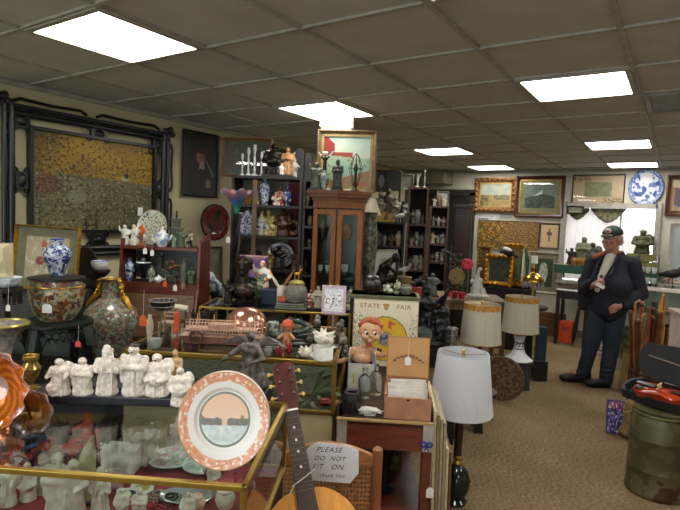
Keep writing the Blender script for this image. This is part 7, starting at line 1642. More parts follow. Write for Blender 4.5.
# ======== brass lamp with crystals, gold frames ========
zg=.80; qg=pz(500,287,zg); t=T('dark_chest','dark low chest under the gold frames at the back wall','chest',(qg.x,qg.y+.2,0),0.1); b=B(); b.box((0,0,zg/2),(.75,.4,zg)); b.mk('body',DWOOD,t,False,.005); b=B(); b.box((0,0,zg-.012),(.8,.44,.024)); b.mk('chest_top',DWOOD,t,False,.003)
g0=Vector((qg.x,qg.y+.15,zg)); 
def gold_pic(x0,y0,x1,y1,dy,name,lb,fn,fw,mm,lean=-.06):
    p,w_,h_=flat_rect(x0,y0,x1,y1,g0+Vector((0,dy,0)),wn); p.z=zg+.001; framed(name,lb,p,w_,h_,fw,mm,fn,0,lean,cat='painting',ornate=True,depth=.04)
GF=M('b8842c',.35,.7,.3,50)
gold_pic(502,240,523,283,.12,'gold_frame_picture','tall bright gold framed picture leaning at the right of the gold frames',lambda u,v: mixc('5a3c1c','8a6428',nz(u,v,8)+.5),.06,GF)
gold_pic(484,252,512,283,.0,'gold_frame_picture','dark green landscape in a bright gold frame in front of the other gold frame',lambda u,v: mixc('1c2418','3c4428',nz(u,v,6)+.5),.055,GF)
gold_pic(476,246,490,283,.16,'gold_frame_picture','narrow brown picture in a dull gold frame at the left of the gold frames',lambda u,v: mixc('6a4c28','4a3018',nz(u,v,6)+.5),.045,M('8c6a30',.4,.5,.3,50))
q=pY(510,250,g0.y-.05); t=T('cloth_puppet','black and white cloth puppet slumped over the top of the gold frames','puppet',(q.x,q.y-.03,pY(510,256,g0.y).z),0.2)
blob('body',M('1a1a1c',.8),t,[('e',(0,0,.05),(.07,.04,.05)),('c',(0,0,.06),.03,(.1,-.02,.0),.018),('c',(0,0,.06),.03,(-.1,-.02,.05),.02)],.006,2); b=B(); b.ell((-.02,-.03,.09),(.06,.03,.025),12,8,(0,.3,0)); b.mk('white_collar',WHITE,t)
q=pY(524,275,g0.y-.1); t=T('ribbon_bundle','green and cream ribbons hanging at the right of the gold frames','ribbon',(q.x,q.y,zg+.001),0); hh=pY(524,248,g0.y-.1).z-zg
b=B(); b.tube([(0,0,0),(0,0,hh)],.008,8); b.mk('stand_pole',DWOOD,t)
for k,cc_ in enumerate(('1f5a34','c8b8a0','1c3a24')): b=B(); b.tube([(.0,-.01,hh),((-.04+.04*k),-.03,hh*.7),((-.06+.05*k),-.03,hh*.2)],[.02,.03,.015],8,True,.3); b.mk('ribbon',M(cc_,.6),t)
d=5.7; s=pxm(d); q=pd(532,300,d); st=T('round_lamp_table','dark round lamp table under the brass crystal lamp','table',(q.x,q.y,0),0); zq=pd(532,306,d).z
b=B(); b.lathe([(.14,0),(.15,.02),(.04,.06),(.03,zq*.6),(.05,zq-.05),(.16,zq-.03),(.17,zq)],(0,0,0),26); b.mk('pedestal',DWOOD,st); b=B(); b.torus((0,0,zq-.01),.165,.008,None,28,6); b.mk('edge',DWOOD,st)
zd=pd(532,281,d).z-zq; zt=pd(532,263,d).z-zq
t=T('brass_crystal_lamp','brass dome lamp hung with crystal prisms behind the farther cream lamp','lamp',(q.x,q.y,zq+.0005),0)
b=B(); b.lathe([(5*s,0),(5*s,.01),(1.2*s,.03),(1*s,zd),(.8*s,zt)],(0,0,0),20); b.mk('stem',BRASS,t)
b=B(); b.lathe([(10.5*s,zd),(10*s,zd+2*s),(7*s,zd+6*s),(3*s,zd+8.5*s),(2.5*s,zd+11*s),(3.5*s,zd+13*s)],(0,0,0),30); b.mk('dome_shade',M('a8843a',.22,.9,.1),t)
for k in range(16): an_=k*PI/8; b=B(); b.tube([(9.8*s*math.cos(an_),9.8*s*math.sin(an_),zd),(9.8*s*math.cos(an_),9.8*s*math.sin(an_),zd-5*s),(9.8*s*math.cos(an_),9.8*s*math.sin(an_),zd-7*s)],[.4*s,1*s,.2*s],6); b.mk('crystal_prism',M('b8bcc4',.08,0,.1,40,trans=.5),t)
b=B(); b.cyl((0,0,zt),7*s,3.4*s,3*s,18); b.mk('white_shade_top',M('cfcfc8',.6),t)
# boxes, side table and orange box by the wall left of the man
q=pY(552,320,8.08); q.z=0; t=T('brown_carton','brown flat carton leaning against the back wall under the pale framed print','carton',q+Vector((0,.0,0)),0,rx=-.05); b=B(); b.box((0,0,.17),(.36,.1,.34)); b.mk('body',M('5c3c20',.6,0,.15,10),t,False,.004); b=B(); b.box((0,-.052,.25),(.3,.003,.02)); b.mk('tape',M('7c5a34',.5),t,False)
q=pY(566,320,7.72); q.z=0; t=T('orange_box','bright orange cardboard box under the small dark table beside the man','box',q+Vector((0,.08,0)),0); b=B(); b.box((0,0,.15),(.17,.15,.29)); b.mk('body',M('d8501c',.5),t,False,.003); b=B(); b.box((0,-.0765,.2),(.1,.002,.05)); b.mk('panel',M('a83a18',.5),t,False)
zz=.74; a=pz(556,290,zz); c=pz(590,290,zz); table('side_table','small dark side table strewn with papers at the left of the man',(a.x,a.y,0),pY(590,290,a.y).x-a.x,.45,zz,M('2a1c16',.4),0)
for k,(x,lb) in enumerate(((561,'white sheet of paper lying at the left of the small dark side table'),(568,'curled white paper lying in the middle of the small dark side table'),(574,'folded printed leaflet lying on the small dark side table nearest the man'))):
    q=pY(x,288,a.y+.12); t=T('loose_paper',lb,'paper',(q.x,q.y,zz+.0008),.3*k-.2); b=B(); b.box((0,0,.003),(.09,.13,.005)); b.mk('sheet',PAPER,t,False); b=B()
    for j in range(4): b.box((0,-.04+.025*j,.006),(.06,.004,.0008))
    b.mk('print_lines',M('77777c',.6),t,False)
q=pz(572,346,0); t=T('dark_umbrella','dark folded umbrella leaning beside the orange box','umbrella',q,0,ry=.1); b=B(); b.tube([(0,0,0),(0,0,.05),(0,0,.2),(0,0,.5),(0,0,.55)],[.004,.012,.03,.02,.006],10); b.mk('canopy',M('15110f',.7),t); b=B(); b.tube([(0,0,.55),(0,0,.66),(.02,0,.69),(.04,0,.66)],.008,8); b.mk('handle',WOOD,t)
q=pz(598,356,0)+Vector((0,.1,0)); t=T('pink_picture_box','pink and white picture box standing on the carpet behind the legs of the man','box',q,-.1); b=B(); b.box((0,0,.2),(.3,.08,.4)); b.mk('body',M('a88a8c',.5,0,.1,10),t,False,.003); canvas('picture_face',t,.28,.38,24,30,lambda u,v: 'c8a0a8' if nz(u,v,6)>.1 else ('d8d0cc' if nz(u,v,11)>0 else '8c6a78'),(0,-.0415,.01)); b=B(); b.box((-.09,-.043,.08),(.05,.002,.05)); b.mk('white_label',WHITE,t,False)
# ======== sticks ========
q=pz(646,414,0); st=T('stick_stand','low dark ring stand full of walking sticks behind the violin case','stick stand',q,0)
b=B(); b.lathe([(.15,0),(.16,.01),(.15,.03),(.001,.03)],(0,0,0),26); b.mk('base',BLK,st); 
b=B(); b.torus((0,0,.38),.155,.008,None,28,6)
for k in range(4): b.tube([(.155*math.cos(k*1.57),.155*math.sin(k*1.57),.02),(.155*math.cos(k*1.57),.155*math.sin(k*1.57),.38)],.006,6)
b.mk('ring_frame',BLK,st)
rd=random.Random(21); SK_=['6a3c20','8a5c34','4a2814','7a4424','a87848','5c3018']
for k in range(24):
    an_=k*2.4; r_=.135*math.sqrt((k+.5)/24); x,y=r_*math.cos(an_),r_*math.sin(an_); tp=(x*1.5+rd.uniform(-.02,.02),y*1.5,rd.uniform(.74,.92)); kind=k%3
    t=T('walking_stick',['plain straight wooden walking stick in the ring stand','wooden walking stick with a curved crook handle in the ring stand','wooden walking stick with a round knob handle in the ring stand'][kind],'walking stick',(q.x,q.y,.031),0,['plain walking sticks','crook handled walking sticks','knob handled walking sticks'][kind])
    m_=M(SK_[k%6],.4,0,.3,14); b=B(); b.tube([(x,y,0),tuple((a_+b_)/2+.003 for a_,b_ in zip((x,y,0),tp)),tp],[.010,.013,.014],8); b.mk('shaft',m_,t); b=B()
    if kind==1: b.tube([tp,(tp[0],tp[1],tp[2]+.04),(tp[0]+.025,tp[1],tp[2]+.065),(tp[0]+.05,tp[1],tp[2]+.04)],.013,8)
    elif kind==2: b.ell((tp[0],tp[1],tp[2]+.012),(.022,.022,.024),10,7)
    else: b.tube([tp,(tp[0],tp[1],tp[2]+.02)],[.015,.012],8)
    b.mk('handle',m_,t)
q=pz(660,408,0); t=T('yellow_umbrella','yellow furled umbrella with a red stripe standing behind the walking sticks','umbrella',q+Vector((-.02,.35,0)),0,ry=-.05); b=B(); b.tube([(0,0,0),(0,0,.5),(0,0,.8),(.02,0,1.0)],[.006,.05,.035,.01],10); b.mk('canopy',M('c8982c',.6),t); b=B(); b.tube([(.01,-.02,.7),(.025,-.01,.98)],[.014,.008],8); b.mk('red_stripe',M('a83a20',.6),t)
q=pz(625,400,0); t=T('tan_board','tan cardboard sheet leaning at the foot of the walking sticks','board',q+Vector((.05,.25,0)),-.5,rx=-.12); b=B(); b.box((0,0,.2),(.32,.012,.4)); b.mk('sheet',M('8a6c40',.7,0,.1,10),t,False); b=B(); b.box((0,-.008,.39),(.32,.005,.02)); b.mk('edge_strip',M('6a5030',.7),t,False)
q=pz(628,368,0)+Vector((0,-.2,0)); t=T('wooden_crate','pale open wooden crate behind the walking sticks beside the man','crate',q+Vector((.1,.25,0)),0); b=B()
for zz in (.03,.13,.23,.33,.43): 
    for c_,d_ in (((0,-.15,zz),(.36,.012,.06)),((0,.15,zz),(.36,.012,.06)),((-.18,0,zz),(.012,.3,.06)),((.18,0,zz),(.012,.3,.06))): b.box(c_,d_)
for sx in (-1,1):
    for sy in (-1,1): b.box((sx*.17,sy*.14,.23),(.02,.02,.46))
b.mk('slats',M('8a7048',.6,0,.2,12),t,False); b=B(); b.box((0,0,.008),(.35,.29,.012)); b.mk('bottom',M('6a5434',.6),t,False)
q=pz(612,433,0); t=T('purple_picture_book','purple and blue picture book standing upright on the carpet','book',q+Vector((.02,.0,0)),.35,rx=-.1); b=B(); b.box((0,0,.13),(.13,.03,.26)); b.mk('cover',M('3a2c5c',.4,0,.2,10),t,False,.002); canvas('cover_picture',t,.12,.24,16,28,lambda u,v: '6a5a9c' if nz(u,v,5)>.15 else ('b8b4c8' if nz(u,v,9)>.2 else ('8a3c50' if v>.8 else '2a2450')),(0,-.0155,.01))
q=pz(629,440,0); t=T('brown_sack','slumped tan paper sack between the picture book and the milk can','sack',q+Vector((.02,.05,0)),0); blob('sack',M('7c6440',.8,0,.25,14,bump=.6),t,[('c',(0,0,.07),.085,(-.01,0,.26),.06),('c',(0,0,.26),.06,(.03,0,.38),.035),('e',(0,0,.05),(.1,.08,.05))],.008,2,disp=.01,dsc=14); b=B(); b.torus((.03,0,.385),.03,.008,None,16,6); b.mk('rolled_top',M('6a5434',.8),t)
# ======== milk can, violin case ========
q=pz(653,502,0); d=dep(q); can=q+Vector((.0,.16,0)); q=can
CANM=M('5c5a34',.45,.35,.35,9,bump=.3)
t=T('milk_can','olive painted metal churn with brown worn patches, under the violin case','milk can',q,0); R=.165; hc_=.52
b=B(); b.lathe([(R*.96,0),(R,.01),(R,.03),(R*.97,.045),(R*.97,hc_*.3),(R*.985,hc_*.31),(R*.97,hc_*.33),(R*.97,hc_*.66),(R*.985,hc_*.67),(R*.97,hc_*.69),(R*.97,hc_*.86),(R*.9,hc_*.93),(R*.86,hc_*.95),(R*.9,hc_),(R*.8,hc_),(.001,hc_-.01)],(0,0,0),40)
mt_can=MP(['5a5638','4e4a2e','625c40','46301f'],3.2,.45,.3,'noise'); b.mk('body',mt_can,t)
for sx in (-1,1): b=B(); b.tube([(sx*R*.97,0,hc_*.74),(sx*R*1.1,0,hc_*.76),(sx*R*1.1,0,hc_*.86),(sx*R*.92,0,hc_*.9)],.008,8); b.mk('handle',CANM,t)
b=B(); b.torus((0,0,hc_*.955),R*.9,.008,None,36,6); b.mk('neck_ring',CANM,t)
zc_=hc_+.001; vcp=Vector((can.x+.13,can.y+.02,zc_)); va=-.45
t=T('violin_case','open black violin case lying on the milk can','violin case',vcp+Vector((0,0,.03)),va,rx=.22); VL,VW=.74,.24
def vprof(k=1): return [(-.37*k,-.05*k),(-.33*k,-.11*k),(-.1*k,-.12*k),(.1*k,-.1*k),(.3*k,-.07*k),(.37*k,-.05*k),(.37*k,.05*k),(.3*k,.07*k),(.1*k,.1*k),(-.1*k,.12*k),(-.33*k,.11*k),(-.37*k,.05*k)]
b=B(); o=vprof(); n=len(o)
rings=[]
for (kk,z) in ((1,0),(1,.055),(.94,.055),(.92,.012)): rings.append([b.b.verts.new((x*kk,y*kk,z)) for x,y in o])
for r1,r2 in zip(rings,rings[1:]): b.bridge(r1,r2)
b.cap(rings[0][::-1]); b.cap(rings[-1]); b.mk('tray',M('101012',.7),t,False)
b=B(); rings=[]
for (kk,z) in ((1,0),(1,.06),(.94,.0601),(.93,.012)): rings.append([b.b.verts.new((x*kk,y*kk,-z)) for x,y in o])
for r1,r2 in zip(rings,rings[1:]): b.bridge(r1,r2)
b.cap(rings[0][::-1]); b.cap(rings[-1]); b.shift((0,.12,0)); b.mk('lid',M('14161a',.7),t,False,loc=(0,.118,.058),rot=(1.15,0,0))
b=B(); b.tube([(-.3,.0,.0),(.3,.0,.0)],.003,6); bw=b.mk('bow',M('8a7a68',.4),t,loc=(0,.15,.17),rot=(0,.12,0))
vm=T('violin','glossy red brown violin resting in the open black case','violin',vcp+Vector((-.11,-.0,.062)),va,rx=.22); vb=[(-.18,0),(-.175,-.05),(-.14,-.085),(-.09,-.08),(-.055,-.055),(0,-.052),(.03,-.068),(.07,-.07),(.1,-.045),(.11,0)]; vb=vb+[(x,-y) for x,y in vb[-2:0:-1]]
VR=M('9a3418',.15,0,.25,8)
b=B(); rr=[]
for kk,z in ((.96,0),(.97,.028),(1,.03),(1,.034),(.8,.044),(.3,.05)): rr.append([b.b.verts.new((-.03+(x+.03)*kk,y*kk,z)) for x,y in vb])
for r1,r2 in zip(rr,rr[1:]): b.bridge(r1,r2)
b.cap(rr[0][::-1]); b.cap(rr[-1]); b.mk('body',VR,vm)
b=B(); b.box((.14,0,.052),(.22,.024,.01)); b.mk('fingerboard',BLK,vm,False,.002); b=B(); b.tube([(.1,0,.035),(.24,0,.042)],[.016,.012],10); b.tube([(.24,0,.042),(.3,0,.05),(.32,0,.04),(.31,0,.03)],[.012,.012,.014,.008],10); b.mk('neck_and_scroll',VR,vm)
b=B(); b.box((-.035,0,.066),(.006,.045,.03)); b.mk('bridge',M('d8b888',.5),vm,False); b=B(); b.slab([(-.17,-.012),(-.06,-.02),(-.06,.02),(-.17,.012)],.008,'z'); b.shift((0,0,.056)); b.mk('tailpiece',BLK,vm,False)
b=B(); b.ell((-.13,-.05,.052),(.03,.022,.006)); b.mk('chin_rest',BLK,vm)
b=B()
for sy in (-1,1):
    for k in range(2): b.tube([(.26+.025*k,sy*.008,.048),(.26+.025*k,sy*.034,.05)],[.003,.006],6)
b.mk('pegs',BLK,vm)
# pale pedestal at the right edge, bits on it
q=pd(690,400,3.75); zt=pd(690,311,3.75).z; t=T('pale_pedestal','pinkish white square pedestal at the right edge behind the violin case','pedestal',(q.x,q.y,0),.3); b=B(); b.box((0,0,zt/2),(.26,.26,zt-.001)); b.mk('shaft',M('b8a49c',.5),t,False,.006); b=B(); b.box((0,0,zt-.015),(.29,.29,.03)); b.mk('cap_board',M('a8948a',.5),t,False,.003)
statuette('brown_sculpture','dark brown carved figure on the pale pedestal at the right edge',Vector((q.x-.02,q.y,zt+.001)),.24,M('3a2018',.4,0,.3,20),None,2,DWOOD,.3,1.4)
q=pz(668,425,0)+Vector((.06,.35,0)); t=T('low_stand','low dark stand between the walking sticks and the pale pedestal','stand',(q.x,q.y,0),0); b=B(); b.box((0,0,.25),(.3,.3,.5)); b.mk('body',DWOOD,t,False,.004); b=B(); b.box((0,0,.495),(.33,.33,.02)); b.mk('stand_top',DWOOD,t,False)
zq=.506
for dx,dy,h_,w_,mm,pf,lb in ((-.1,-.08,.12,.08,MP(['c8c4b0','8a9a88','b8a85c','d8d4c8'],20),'jar','cream and yellow flowered jar on the low dark stand'),(0,-.09,.1,.09,CHINA,'cup','white cup shaped pot on the low dark stand'),(.09,-.05,.15,.08,MP(['a8acb4','5c6a88','c8ccd0'],20),'classic','blue grey vase on the low dark stand'),(-.05,.07,.2,.09,M('7c3a30',.4),'classic','dull red vase at the back of the low dark stand'),(.07,.08,.22,.08,M('c4b89c',.4),'tall','tall cream vase at the back of the low dark stand')):
    vase('stand_vase',lb,Vector((q.x+dx,q.y+dy,zq)),h_,w_,mm,None,pf)
# ======== bookcases behind, right of the curio cabinet ========
S2=Shelf('tall_bookcase','dark tall bookcase full of bric a brac behind the thinker sculpture',373,404,6.1,[222,246,272,296],.3,DK,backs=[(0,1,M('1a1410',.7))])
S3=Shelf('glazed_bookcase','red brown bookcase crowded with small figures, right of the tall one',406,426,6.3,[187,224,246,270,296],.3,M('4a2416',.45,0,.2,9),backs=[(0,1,M('20140e',.7))])
S4=Shelf('corner_bookcase','dark narrow bookcase farthest right in the corner by the doorway',428,447,6.8,[206,226,244,262,282],.3,M('3a2014',.5,0,.2,9),backs=[(0,1,M('18110d',.7))])
FM=[M('8a8878',.5),M('4a4438',.5),M('a89c80',.5),M('5c4a3c',.5),M('7c7a74',.4),MP(['8a8c80','5a4a3c','a8a490'],18),M('b0aca0',.4),M('3a4038',.5)]
def fill(S,i,xs,where,hs=(10,16),nm='shelf_figure'):
    rd=random.Random(hash_(where))
    for k,x in enumerate(xs):
        q,s=S.at(x,i,.09); h_=rd.uniform(*hs)*s; lb='small figure or vase %s'%where
        if k%2: t=vase(nm,lb,q,h_,h_*.5,FM[(k*3+i)%8],'bric a brac '+where,rd.choice(['classic','jar','urn','tall']),'ornament',n=14)
        else: t=statuette(nm,lb,q,h_,FM[(k*5+i)%8],'bric a brac '+where,rd.choice([0,1,2]),None,A,1.2,'ornament',vox=h_/26)
fill(S2,1,(378,384,391,398),'on the middle shelf of the tall dark bookcase',(8,15))
fill(S2,2,(377,383,400),'on the lower shelf of the tall dark bookcase',(8,14))
for i,w_ in ((1,'second'),(2,'third'),(3,'fourth'),(4,'lowest visible')): fill(S3,i,(411,416,421),'on the %s shelf of the red brown bookcase'%w_,(9,15))
for i,w_ in ((0,'top'),(1,'second'),(2,'third'),(3,'fourth')): fill(S4,i,(432,437,442),'on the %s shelf of the corner bookcase'%w_,(8,13))
# crowded top of the tall bookcase
q,s=S2.at(380,0,.04); boxy('yellow_game_box','yellow printed game box lying on top of the tall bookcase',q,13*s,.1,10*s,MP(['b8983c','c8a848','6a5020'],10,.5))
q,s=S2.at(389,0,.04); boxy('yellow_game_box','second yellow box slightly tilted right of the first on the tall bookcase',q,9*s,.08,8*s,MP(['a8883c','7c6430'],10,.5))
q,s=S2.at(399,0,.04); bird('white_dove','white bird figure at the right end of the tall bookcase top',q,12*s,M('c0bdb4',.5),None,A)
for x,h_,c_,ps,lb in ((378,30,'8f8a7c',0,'slim pale lady figure on top of the tall bookcase behind the yellow boxes'),(386,34,'4a443c',1,'dark tall carved figure on top of the tall bookcase'),(393,26,'7a705c',0,'brown grey carved figure on top of the tall bookcase'),(401,22,'332c28',2,'black squat figure at the right back of the tall bookcase top')):
    q,s=S2.at(x,0,.12); statuette('carved_figure',lb,q,h_*s,M(c_,.6,0,.3,30),None,ps,None,A,1.1)
zz=S2.z[0]
q,s=S2.at(383,0,.0); 
for x0,y0,x1,y1,fn,mm,lb,cat in ((375,170,387,192,lambda u,v:'8a8c8c' if (u-.5)**2+(v-.5)**2<.12 else '2a2420',M('2a2018',.5),'dark framed round silver medallion high on the wall above the tall bookcase','picture'),(400,174,413,190,lambda u,v: mixc('6a6858','4c4a3c',nz(u,v,12)+.5),M('5c5a48',.5),'dull map like print high on the wall right of the black chair back','print')):
    p0=S2.p0+KV*.28; p,w_,h_=flat_rect(x0,y0,x1,y1,p0,KV)
    hold=p.z-zz
    t=framed('high_picture',lb,p,w_,h_,.02,mm,fn,A,0,nx=20,ny=20,cat=cat,depth=.02); b=B(); b.box((0,.0,-hold/2),(.03,.012,hold)); b.mk('easel_leg',DWOOD,t,False)
p0=S2.p0+KV*.24; p,w_,h_=flat_rect(384,170,400,222,p0,KV); p.z=zz+.001
t=T('black_chair_back','black tall backed small chair standing on top of the tall bookcase','chair',p,A)
b=B(); hh=h_; b.slab([(-w_*.45,hh*.6),(w_*.45,hh*.6),(w_*.5,hh*.95),(w_*.4,hh),(-w_*.4,hh),(-w_*.5,hh*.95)],.03); b.mk('back_pad',BLK,t,False,.008); b=B(); b.box((0,-.02,hh*.3),(w_*.9,.12,.03)); b.mk('seat',BLK,t,False)
for sx in (-1,1): b=B(); b.tube([(sx*w_*.4,0,0),(sx*w_*.4,0,hh*.65)],.012,8); b.mk('leg',BLK,t); b=B(); b.tube([(sx*w_*.4,-.07,0),(sx*w_*.4,-.07,hh*.3)],.012,8); b.mk('leg',BLK,t)
q,s=S3.at(414,0,.12); t=vase('funnel_vase','white funnel necked vase on top of the red brown bookcase',q,14*s,9*s,M('8f8c80',.5),None,'trumpet')
q,s=S3.at(421,0,.12); candlestick('pewter_candlestick','grey pewter candlestick on top of the red brown bookcase',q,18*s,M('6a6864',.4,.4),candle=None)
q,s=S4.at(440,0,.2); p=q; framed('small_landscape','small grey framed picture on top of the corner bookcase',q,12*s,15*s,.02,M('6c6a60',.5),lambda u,v: mixc('8a8c88','6a6c68',nz(u,v,5)+.5),A,-.08,nx=16,ny=16)
# tall dark cupboard beside the doorway
q=pd(459,300,7.4); t=T('tall_cupboard','tall dark narrow cupboard beside the doorway, left of the harbour painting','cupboard',(q.x,q.y,0),.2); zt=pd(459,205,7.4).z
b=B(); b.box((0,0,zt/2),(.22,.2,zt-.06)); b.mk('body',M('221610',.5,0,.2,8),t,False,.006); b=B(); b.box((0,0,zt-.02),(.27,.24,.05)); b.mk('cornice',DWOOD,t,False,.004); b=B(); b.box((0,-.105,zt/2),(.18,.012,zt-.3)); dr=b.mk('door',M('2c1c14',.45,0,.2,8),t,False,.003); b=B(); b.ell((.07,-.118,zt/2),.01,8,6); b.mk('knob',BRONZE,dr)
# fix floor-level clutter between the lamps
q=pz(449,372,0); 
# ======== the man ========
mq=pz(592,384,0); md_=dep(mq); th=math.atan((592-CX)/FP); sz=pxm(md_)*1.035; sx_=pxm(md_)*math.cos(th)
man=T('person','man in a dark cap, navy jacket and jeans standing in the aisle holding a paper','person',mq,yaw-th)
def J(x,y,dy=0): return Vector(((x-592)*sx_,dy,(384-y)*sz))
SKN=M('a87662',.5,0,.08,30); NAVY=M('10131f',.85,0,.2,20,bump=.3); DEN=M('1e2a34',.85,0,.25,60,bump=.3); 
HC_=J(600.5,244,-.02); hz_=Matrix.Rotation(-.5,3,'Z')
def Hd(x,y,z): return HC_+hz_@Vector((x,y,z))
hr=Euler((0,0,-.5))
shL,shR=J(584,266,.0),J(622,266,.06)      # shoulders (picture left, picture right)
elL,elR=J(577,293,-.04),J(632,293,.04)
haL,haR=J(587,286,-.20),J(612,305,-.14)
body=[('e',Hd(0,.01,.02),(.078,.098,.105),(0,0,-.5)),('e',Hd(0,-.035,-.045),(.06,.062,.065),(0,0,-.5)),('e',Hd(0,-.06,-.085),(.03,.03,.022),(0,0,-.5)),
 ('c',Hd(0,-.088,.025),.010,Hd(0,-.112,-.012),.015),('e',Hd(-.012,-.1,-.02),(.01,.012,.008)),('e',Hd(.012,-.1,-.02),(.01,.012,.008)),
 ('e',Hd(-.04,-.062,-.025),(.026,.026,.024)),('e',Hd(.04,-.062,-.025),(.026,.026,.024)),('e',Hd(0,-.082,-.052),(.024,.014,.012)),('e',Hd(0,-.088,.045),(.05,.012,.012),(0,0,-.5)),
 ('e',Hd(-.08,.015,.0),(.012,.02,.032),(0,0,-.5)),('e',Hd(.08,.015,.0),(.012,.02,.032),(0,0,-.5)),
 ('c',HC_+Vector((0,.02,-.06)),.06,J(604,263,.03),.066),('c',J(604,266,.03),.1,J(603,285,0),.13),('c',J(603,285,0),.13,J(601,303,.02),.13),
 ('c',shL,.055,elL,.042),('c',elL,.04,haL,.028),('c',shR,.055,elR,.042),('c',elR,.04,haR,.028),('c',J(604,268,.03),.07,shL,.05),('c',J(604,268,.03),.07,shR,.05),
 ('c',J(594,305,.0),.08,J(589,342,-.02),.055),('c',J(589,342,-.02),.05,J(583,372,.0),.036),('c',J(609,305,.04),.08,J(608,345,.03),.055),('c',J(608,345,.03),.05,J(604,379,-.04),.036),
 ('c',J(583,374,0),.034,J(572,375,-.04),.022),('c',J(604,379,-.04),.034,J(596,380,-.09),.022)]
def hand(w,dirv,up,side,curl,r=.0088,ln=1.0):
    """palm, four unequal bent fingers and a thumb; dirv = finger direction, side = thumb side"""
    dirv,up,side=Vector(dirv).normalized(),Vector(up).normalized(),Vector(side).normalized(); P=[('c',w,.026,w+dirv*.03,.022)]
    for k,(o,l) in enumerate(((-.03,.066),(-.011,.074),(.010,.068),(.028,.054))):
        a=w+dirv*.05-side*o; P.append(('c',w+dirv*.02-side*o*.8,.016,a,.012)); b1=a+dirv*l*ln*.42*math.cos(curl)+up*-l*.42*math.sin(curl); b2=b1+dirv*l*.33*math.cos(curl*2.2)-up*l*.33*math.sin(curl*2.2); b3=b2+dirv*l*.25*math.cos(curl*3.2)-up*l*.25*math.sin(curl*3.2)
        P+=[('c',a,r*1.1,b1,r),('c',b1,r,b2,r*.93),('c',b2,r*.93,b3,r*.8)]
    t1=w+dirv*.012+side*.028; t2=t1+dirv*.024+side*.018-up*.012; t3=t2+dirv*.026-up*.012; P+=[('c',w+dirv*.005+side*.01,.018,t1,.014),('c',t1,.013,t2,.011),('c',t2,.011,t3,.009)]
    return P
body+=hand(haL+Vector((.008,-.01,.004)),(.75,-.45,.2),(-.3,-.75,.1),(0,-.1,1),.75)
body+=hand(haR+Vector((-.012,-.012,0)),(-.8,-.25,-.5),(-.1,-.9,.1),(-.3,-.2,.8),.35)
bo=blob('body',SKN,man,body,.0052,3)
# clothes
jk=[('c',J(604,267,.03),.125,J(603,283,-.0),.17),('e',J(602,288,-.02),(.205,.19,.17)),('c',J(602,290,0),.185,J(601,306,.01),.185),('c',J(604,264,.04),.09,shR+Vector((-.01,0,.0)),.08),('c',J(604,264,.04),.09,shL+Vector((.01,0,0)),.075),
 ('c',shR,.085,elR,.075),('c',elR,.073,haR+Vector((.05,.03,.01)),.05),('c',shL,.078,elL,.068),('c',elL,.066,haL+Vector((-.045,.045,.0)),.047),('c',J(576,285,-.02),.055,J(577,309,.0),.05),('c',J(630,285,.03),.05,J(625,306,.03),.06),
 ('c',J(611,257,.03),.035,J(595,258,.06),.03)]
blob('jacket',NAVY,man,jk,.009,3,disp=.006,dsc=9)
o=blob('white_shirt',M('c6c0b0',.8,0,.06,20),man,[('c',J(601,262,-.065),.06,J(597,273,-.11),.056),('c',J(597,273,-.11),.056,J(591,290,-.15),.038)],.007,2)
b=B(); b.ell(J(593,278,-.185),(.018,.006,.02)); b.mk('shirt_print',M('55604c',.7),o)
OR=M('9c4a1c',.8)
for a_,c_,r1,r2 in ((J(585,261,-.08),J(593,257,-.06),.022,.018),(J(609,255,-.07),J(605,261,-.115),.013,.010)): blob('collar_lining',OR,man,[('c',a_,r1,c_,r2)],.005,1)
for pts in ([J(608,256,-.09),J(604,266,-.165),J(598,277,-.2),J(593,289,-.21)],[J(590,262,-.12),J(587,272,-.17),J(584,282,-.19)]): b=B(); b.tube(pts,[.012,.014,.014,.01][:len(pts)],8); b.mk('jacket_edge',NAVY,man)
jn=[('c',J(602,303,.02),.155,J(601,310,.02),.15),('c',J(594,307,.0),.112,J(589,342,-.02),.082),('c',J(589,342,-.02),.08,J(583,371,.0),.064),('c',J(583,371,.0),.06,J(579,375,-.02),.05),('c',J(609,307,.04),.115,J(608,345,.03),.084),('c',J(608,345,.03),.082,J(605,378,-.03),.066)]
for k in range(3): jn+= [('c',J(580,366-4*k,-.05),.012,J(588,365-4*k,-.05),.012),('c',J(600,372-4*k,-.08),.012,J(609,371-4*k,-.08),.012)]
blob('jeans',DEN,man,jn,.008,3,disp=.004,dsc=12)
for nm,a_,c_ in (('shoe',J(585,377.5,.02),J(567,378.5,-.05)),('shoe',J(606,384.5,-.03),J(592,386.5,-.11))):
    dz=min(a_.z,c_.z); a_.z=c_.z=.045
    blob(nm,M('0e0d0d',.5),man,[('c',a_,.052,c_,.044),('e',c_+(c_-a_).normalized()*.025-Vector((0,0,.005)),(.06,.048,.038)),('c',a_,.054,a_+Vector((0,0,.06)),.054),('b',((a_+c_)/2)-Vector((0,0,.03)),(.2,.075,.022),(0,0,math.atan2((c_-a_).y,(c_-a_).x)))],.006,2)
cp=M('15221e',.8)
b=B(); b.ell((0,.008,0),(.092,.108,.082),20,12); 
for v in list(b.b.verts):
    if v.co.z<-.012: v.co.z=-.012
o=b.mk('cap',cp,man,loc=Hd(0,.005,.062),rot=(.08,0,-.5))
b=B(); b.slab([(-.072,-.05),(-.066,-.10),(-.04,-.145),(0,-.16),(.04,-.145),(.066,-.10),(.072,-.05),(0,-.075)],.006,'z'); b.mk('peak',cp,o,False,.002,loc=(0,0,-.008),rot=(.12,0,0))
b=B(); b.ell((0,-.095,.032),(.04,.012,.026),14,8); b.mk('front_badge',M('b8b4ac',.7,0,.3,60),o)
b=B(); b.ell((.01,-.105,.03),(.016,.006,.012),10,6); b.mk('badge_mark',M('a84a30',.7),o)
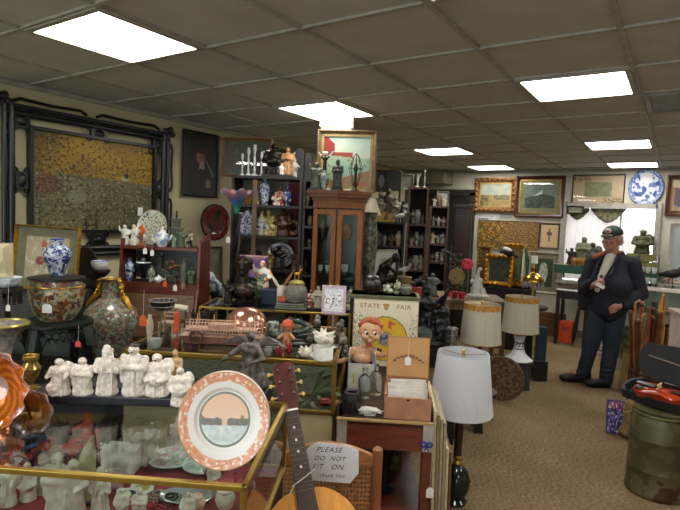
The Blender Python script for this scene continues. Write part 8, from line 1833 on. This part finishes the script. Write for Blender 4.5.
HRM=M('b0a698',.8,0,.2,60,bump=.6)
blob('hair',HRM,man,[('c',Hd(.062,.05,.02),.028,Hd(.062,.055,-.035),.022),('c',Hd(-.062,.05,.02),.028,Hd(-.062,.055,-.035),.022),('c',Hd(-.05,.085,-.02),.028,Hd(.05,.085,-.02),.028),('e',Hd(.074,.005,.01),(.012,.024,.03)),('e',Hd(-.074,.005,.01),(.012,.024,.03))],.005,1)
b=B()
for x in (-.032,.032): b.tube([tuple(Hd(x+.024*math.cos(k*PI/6),-.094+abs(x)*.12,.018+.018*math.sin(k*PI/6))) for k in range(13)],.002,5)
b.tube([tuple(Hd(-.009,-.102,.02)),tuple(Hd(.009,-.102,.02))],.002,5)
for x in (-1,1): b.tube([tuple(Hd(x*.056,-.088,.02)),tuple(Hd(x*.085,.0,.018))],.002,5)
b.mk('glasses',M('8a8478',.3,.6),man)
for x in (-.031,.031): b=B(); b.ell(tuple(Hd(x,-.0855,.019)),(.013,.009,.0075),10,7); e_=b.mk('eye',M('d0c8c0',.3),man); b=B(); b.ell(tuple(Hd(x-.002,-.0935,.019)),(.0055,.004,.0055),8,6); b.mk('pupil',M('1a1614',.3),e_)
b=B(); b.tube([tuple(Hd(-.024,-.088,-.056)),tuple(Hd(0,-.097,-.058)),tuple(Hd(.024,-.088,-.056))],[.002,.0045,.002],6); b.mk('mouth',M('7c4840',.5),man)
b=B()
for x in (-1,1): b.tube([tuple(Hd(x*.012,-.1,.044)),tuple(Hd(x*.03,-.099,.050)),tuple(Hd(x*.048,-.09,.044))],[.003,.0045,.002],6)
b.mk('eyebrows',HRM,man)
pp_=haL+man.matrix_world.to_translation()*0; t=T('folded_paper','small folded white paper held in the right hand of the man','paper',mq+Matrix.Rotation(yaw-th,3,'Z')@(haL+Vector((.05,-.055,.0))),yaw-th,ry=.5); b=B(); b.box((0,0,0),(.085,.012,.034)); b.mk('sheet',WHITE,t,False,.002); b=B(); b.box((0,-.007,.006),(.07,.002,.01)); b.mk('folded_edge',PAPER,t,False)
bpy.data.scenes.remove(TMP)
bpy.data.batch_remove(TRASH)
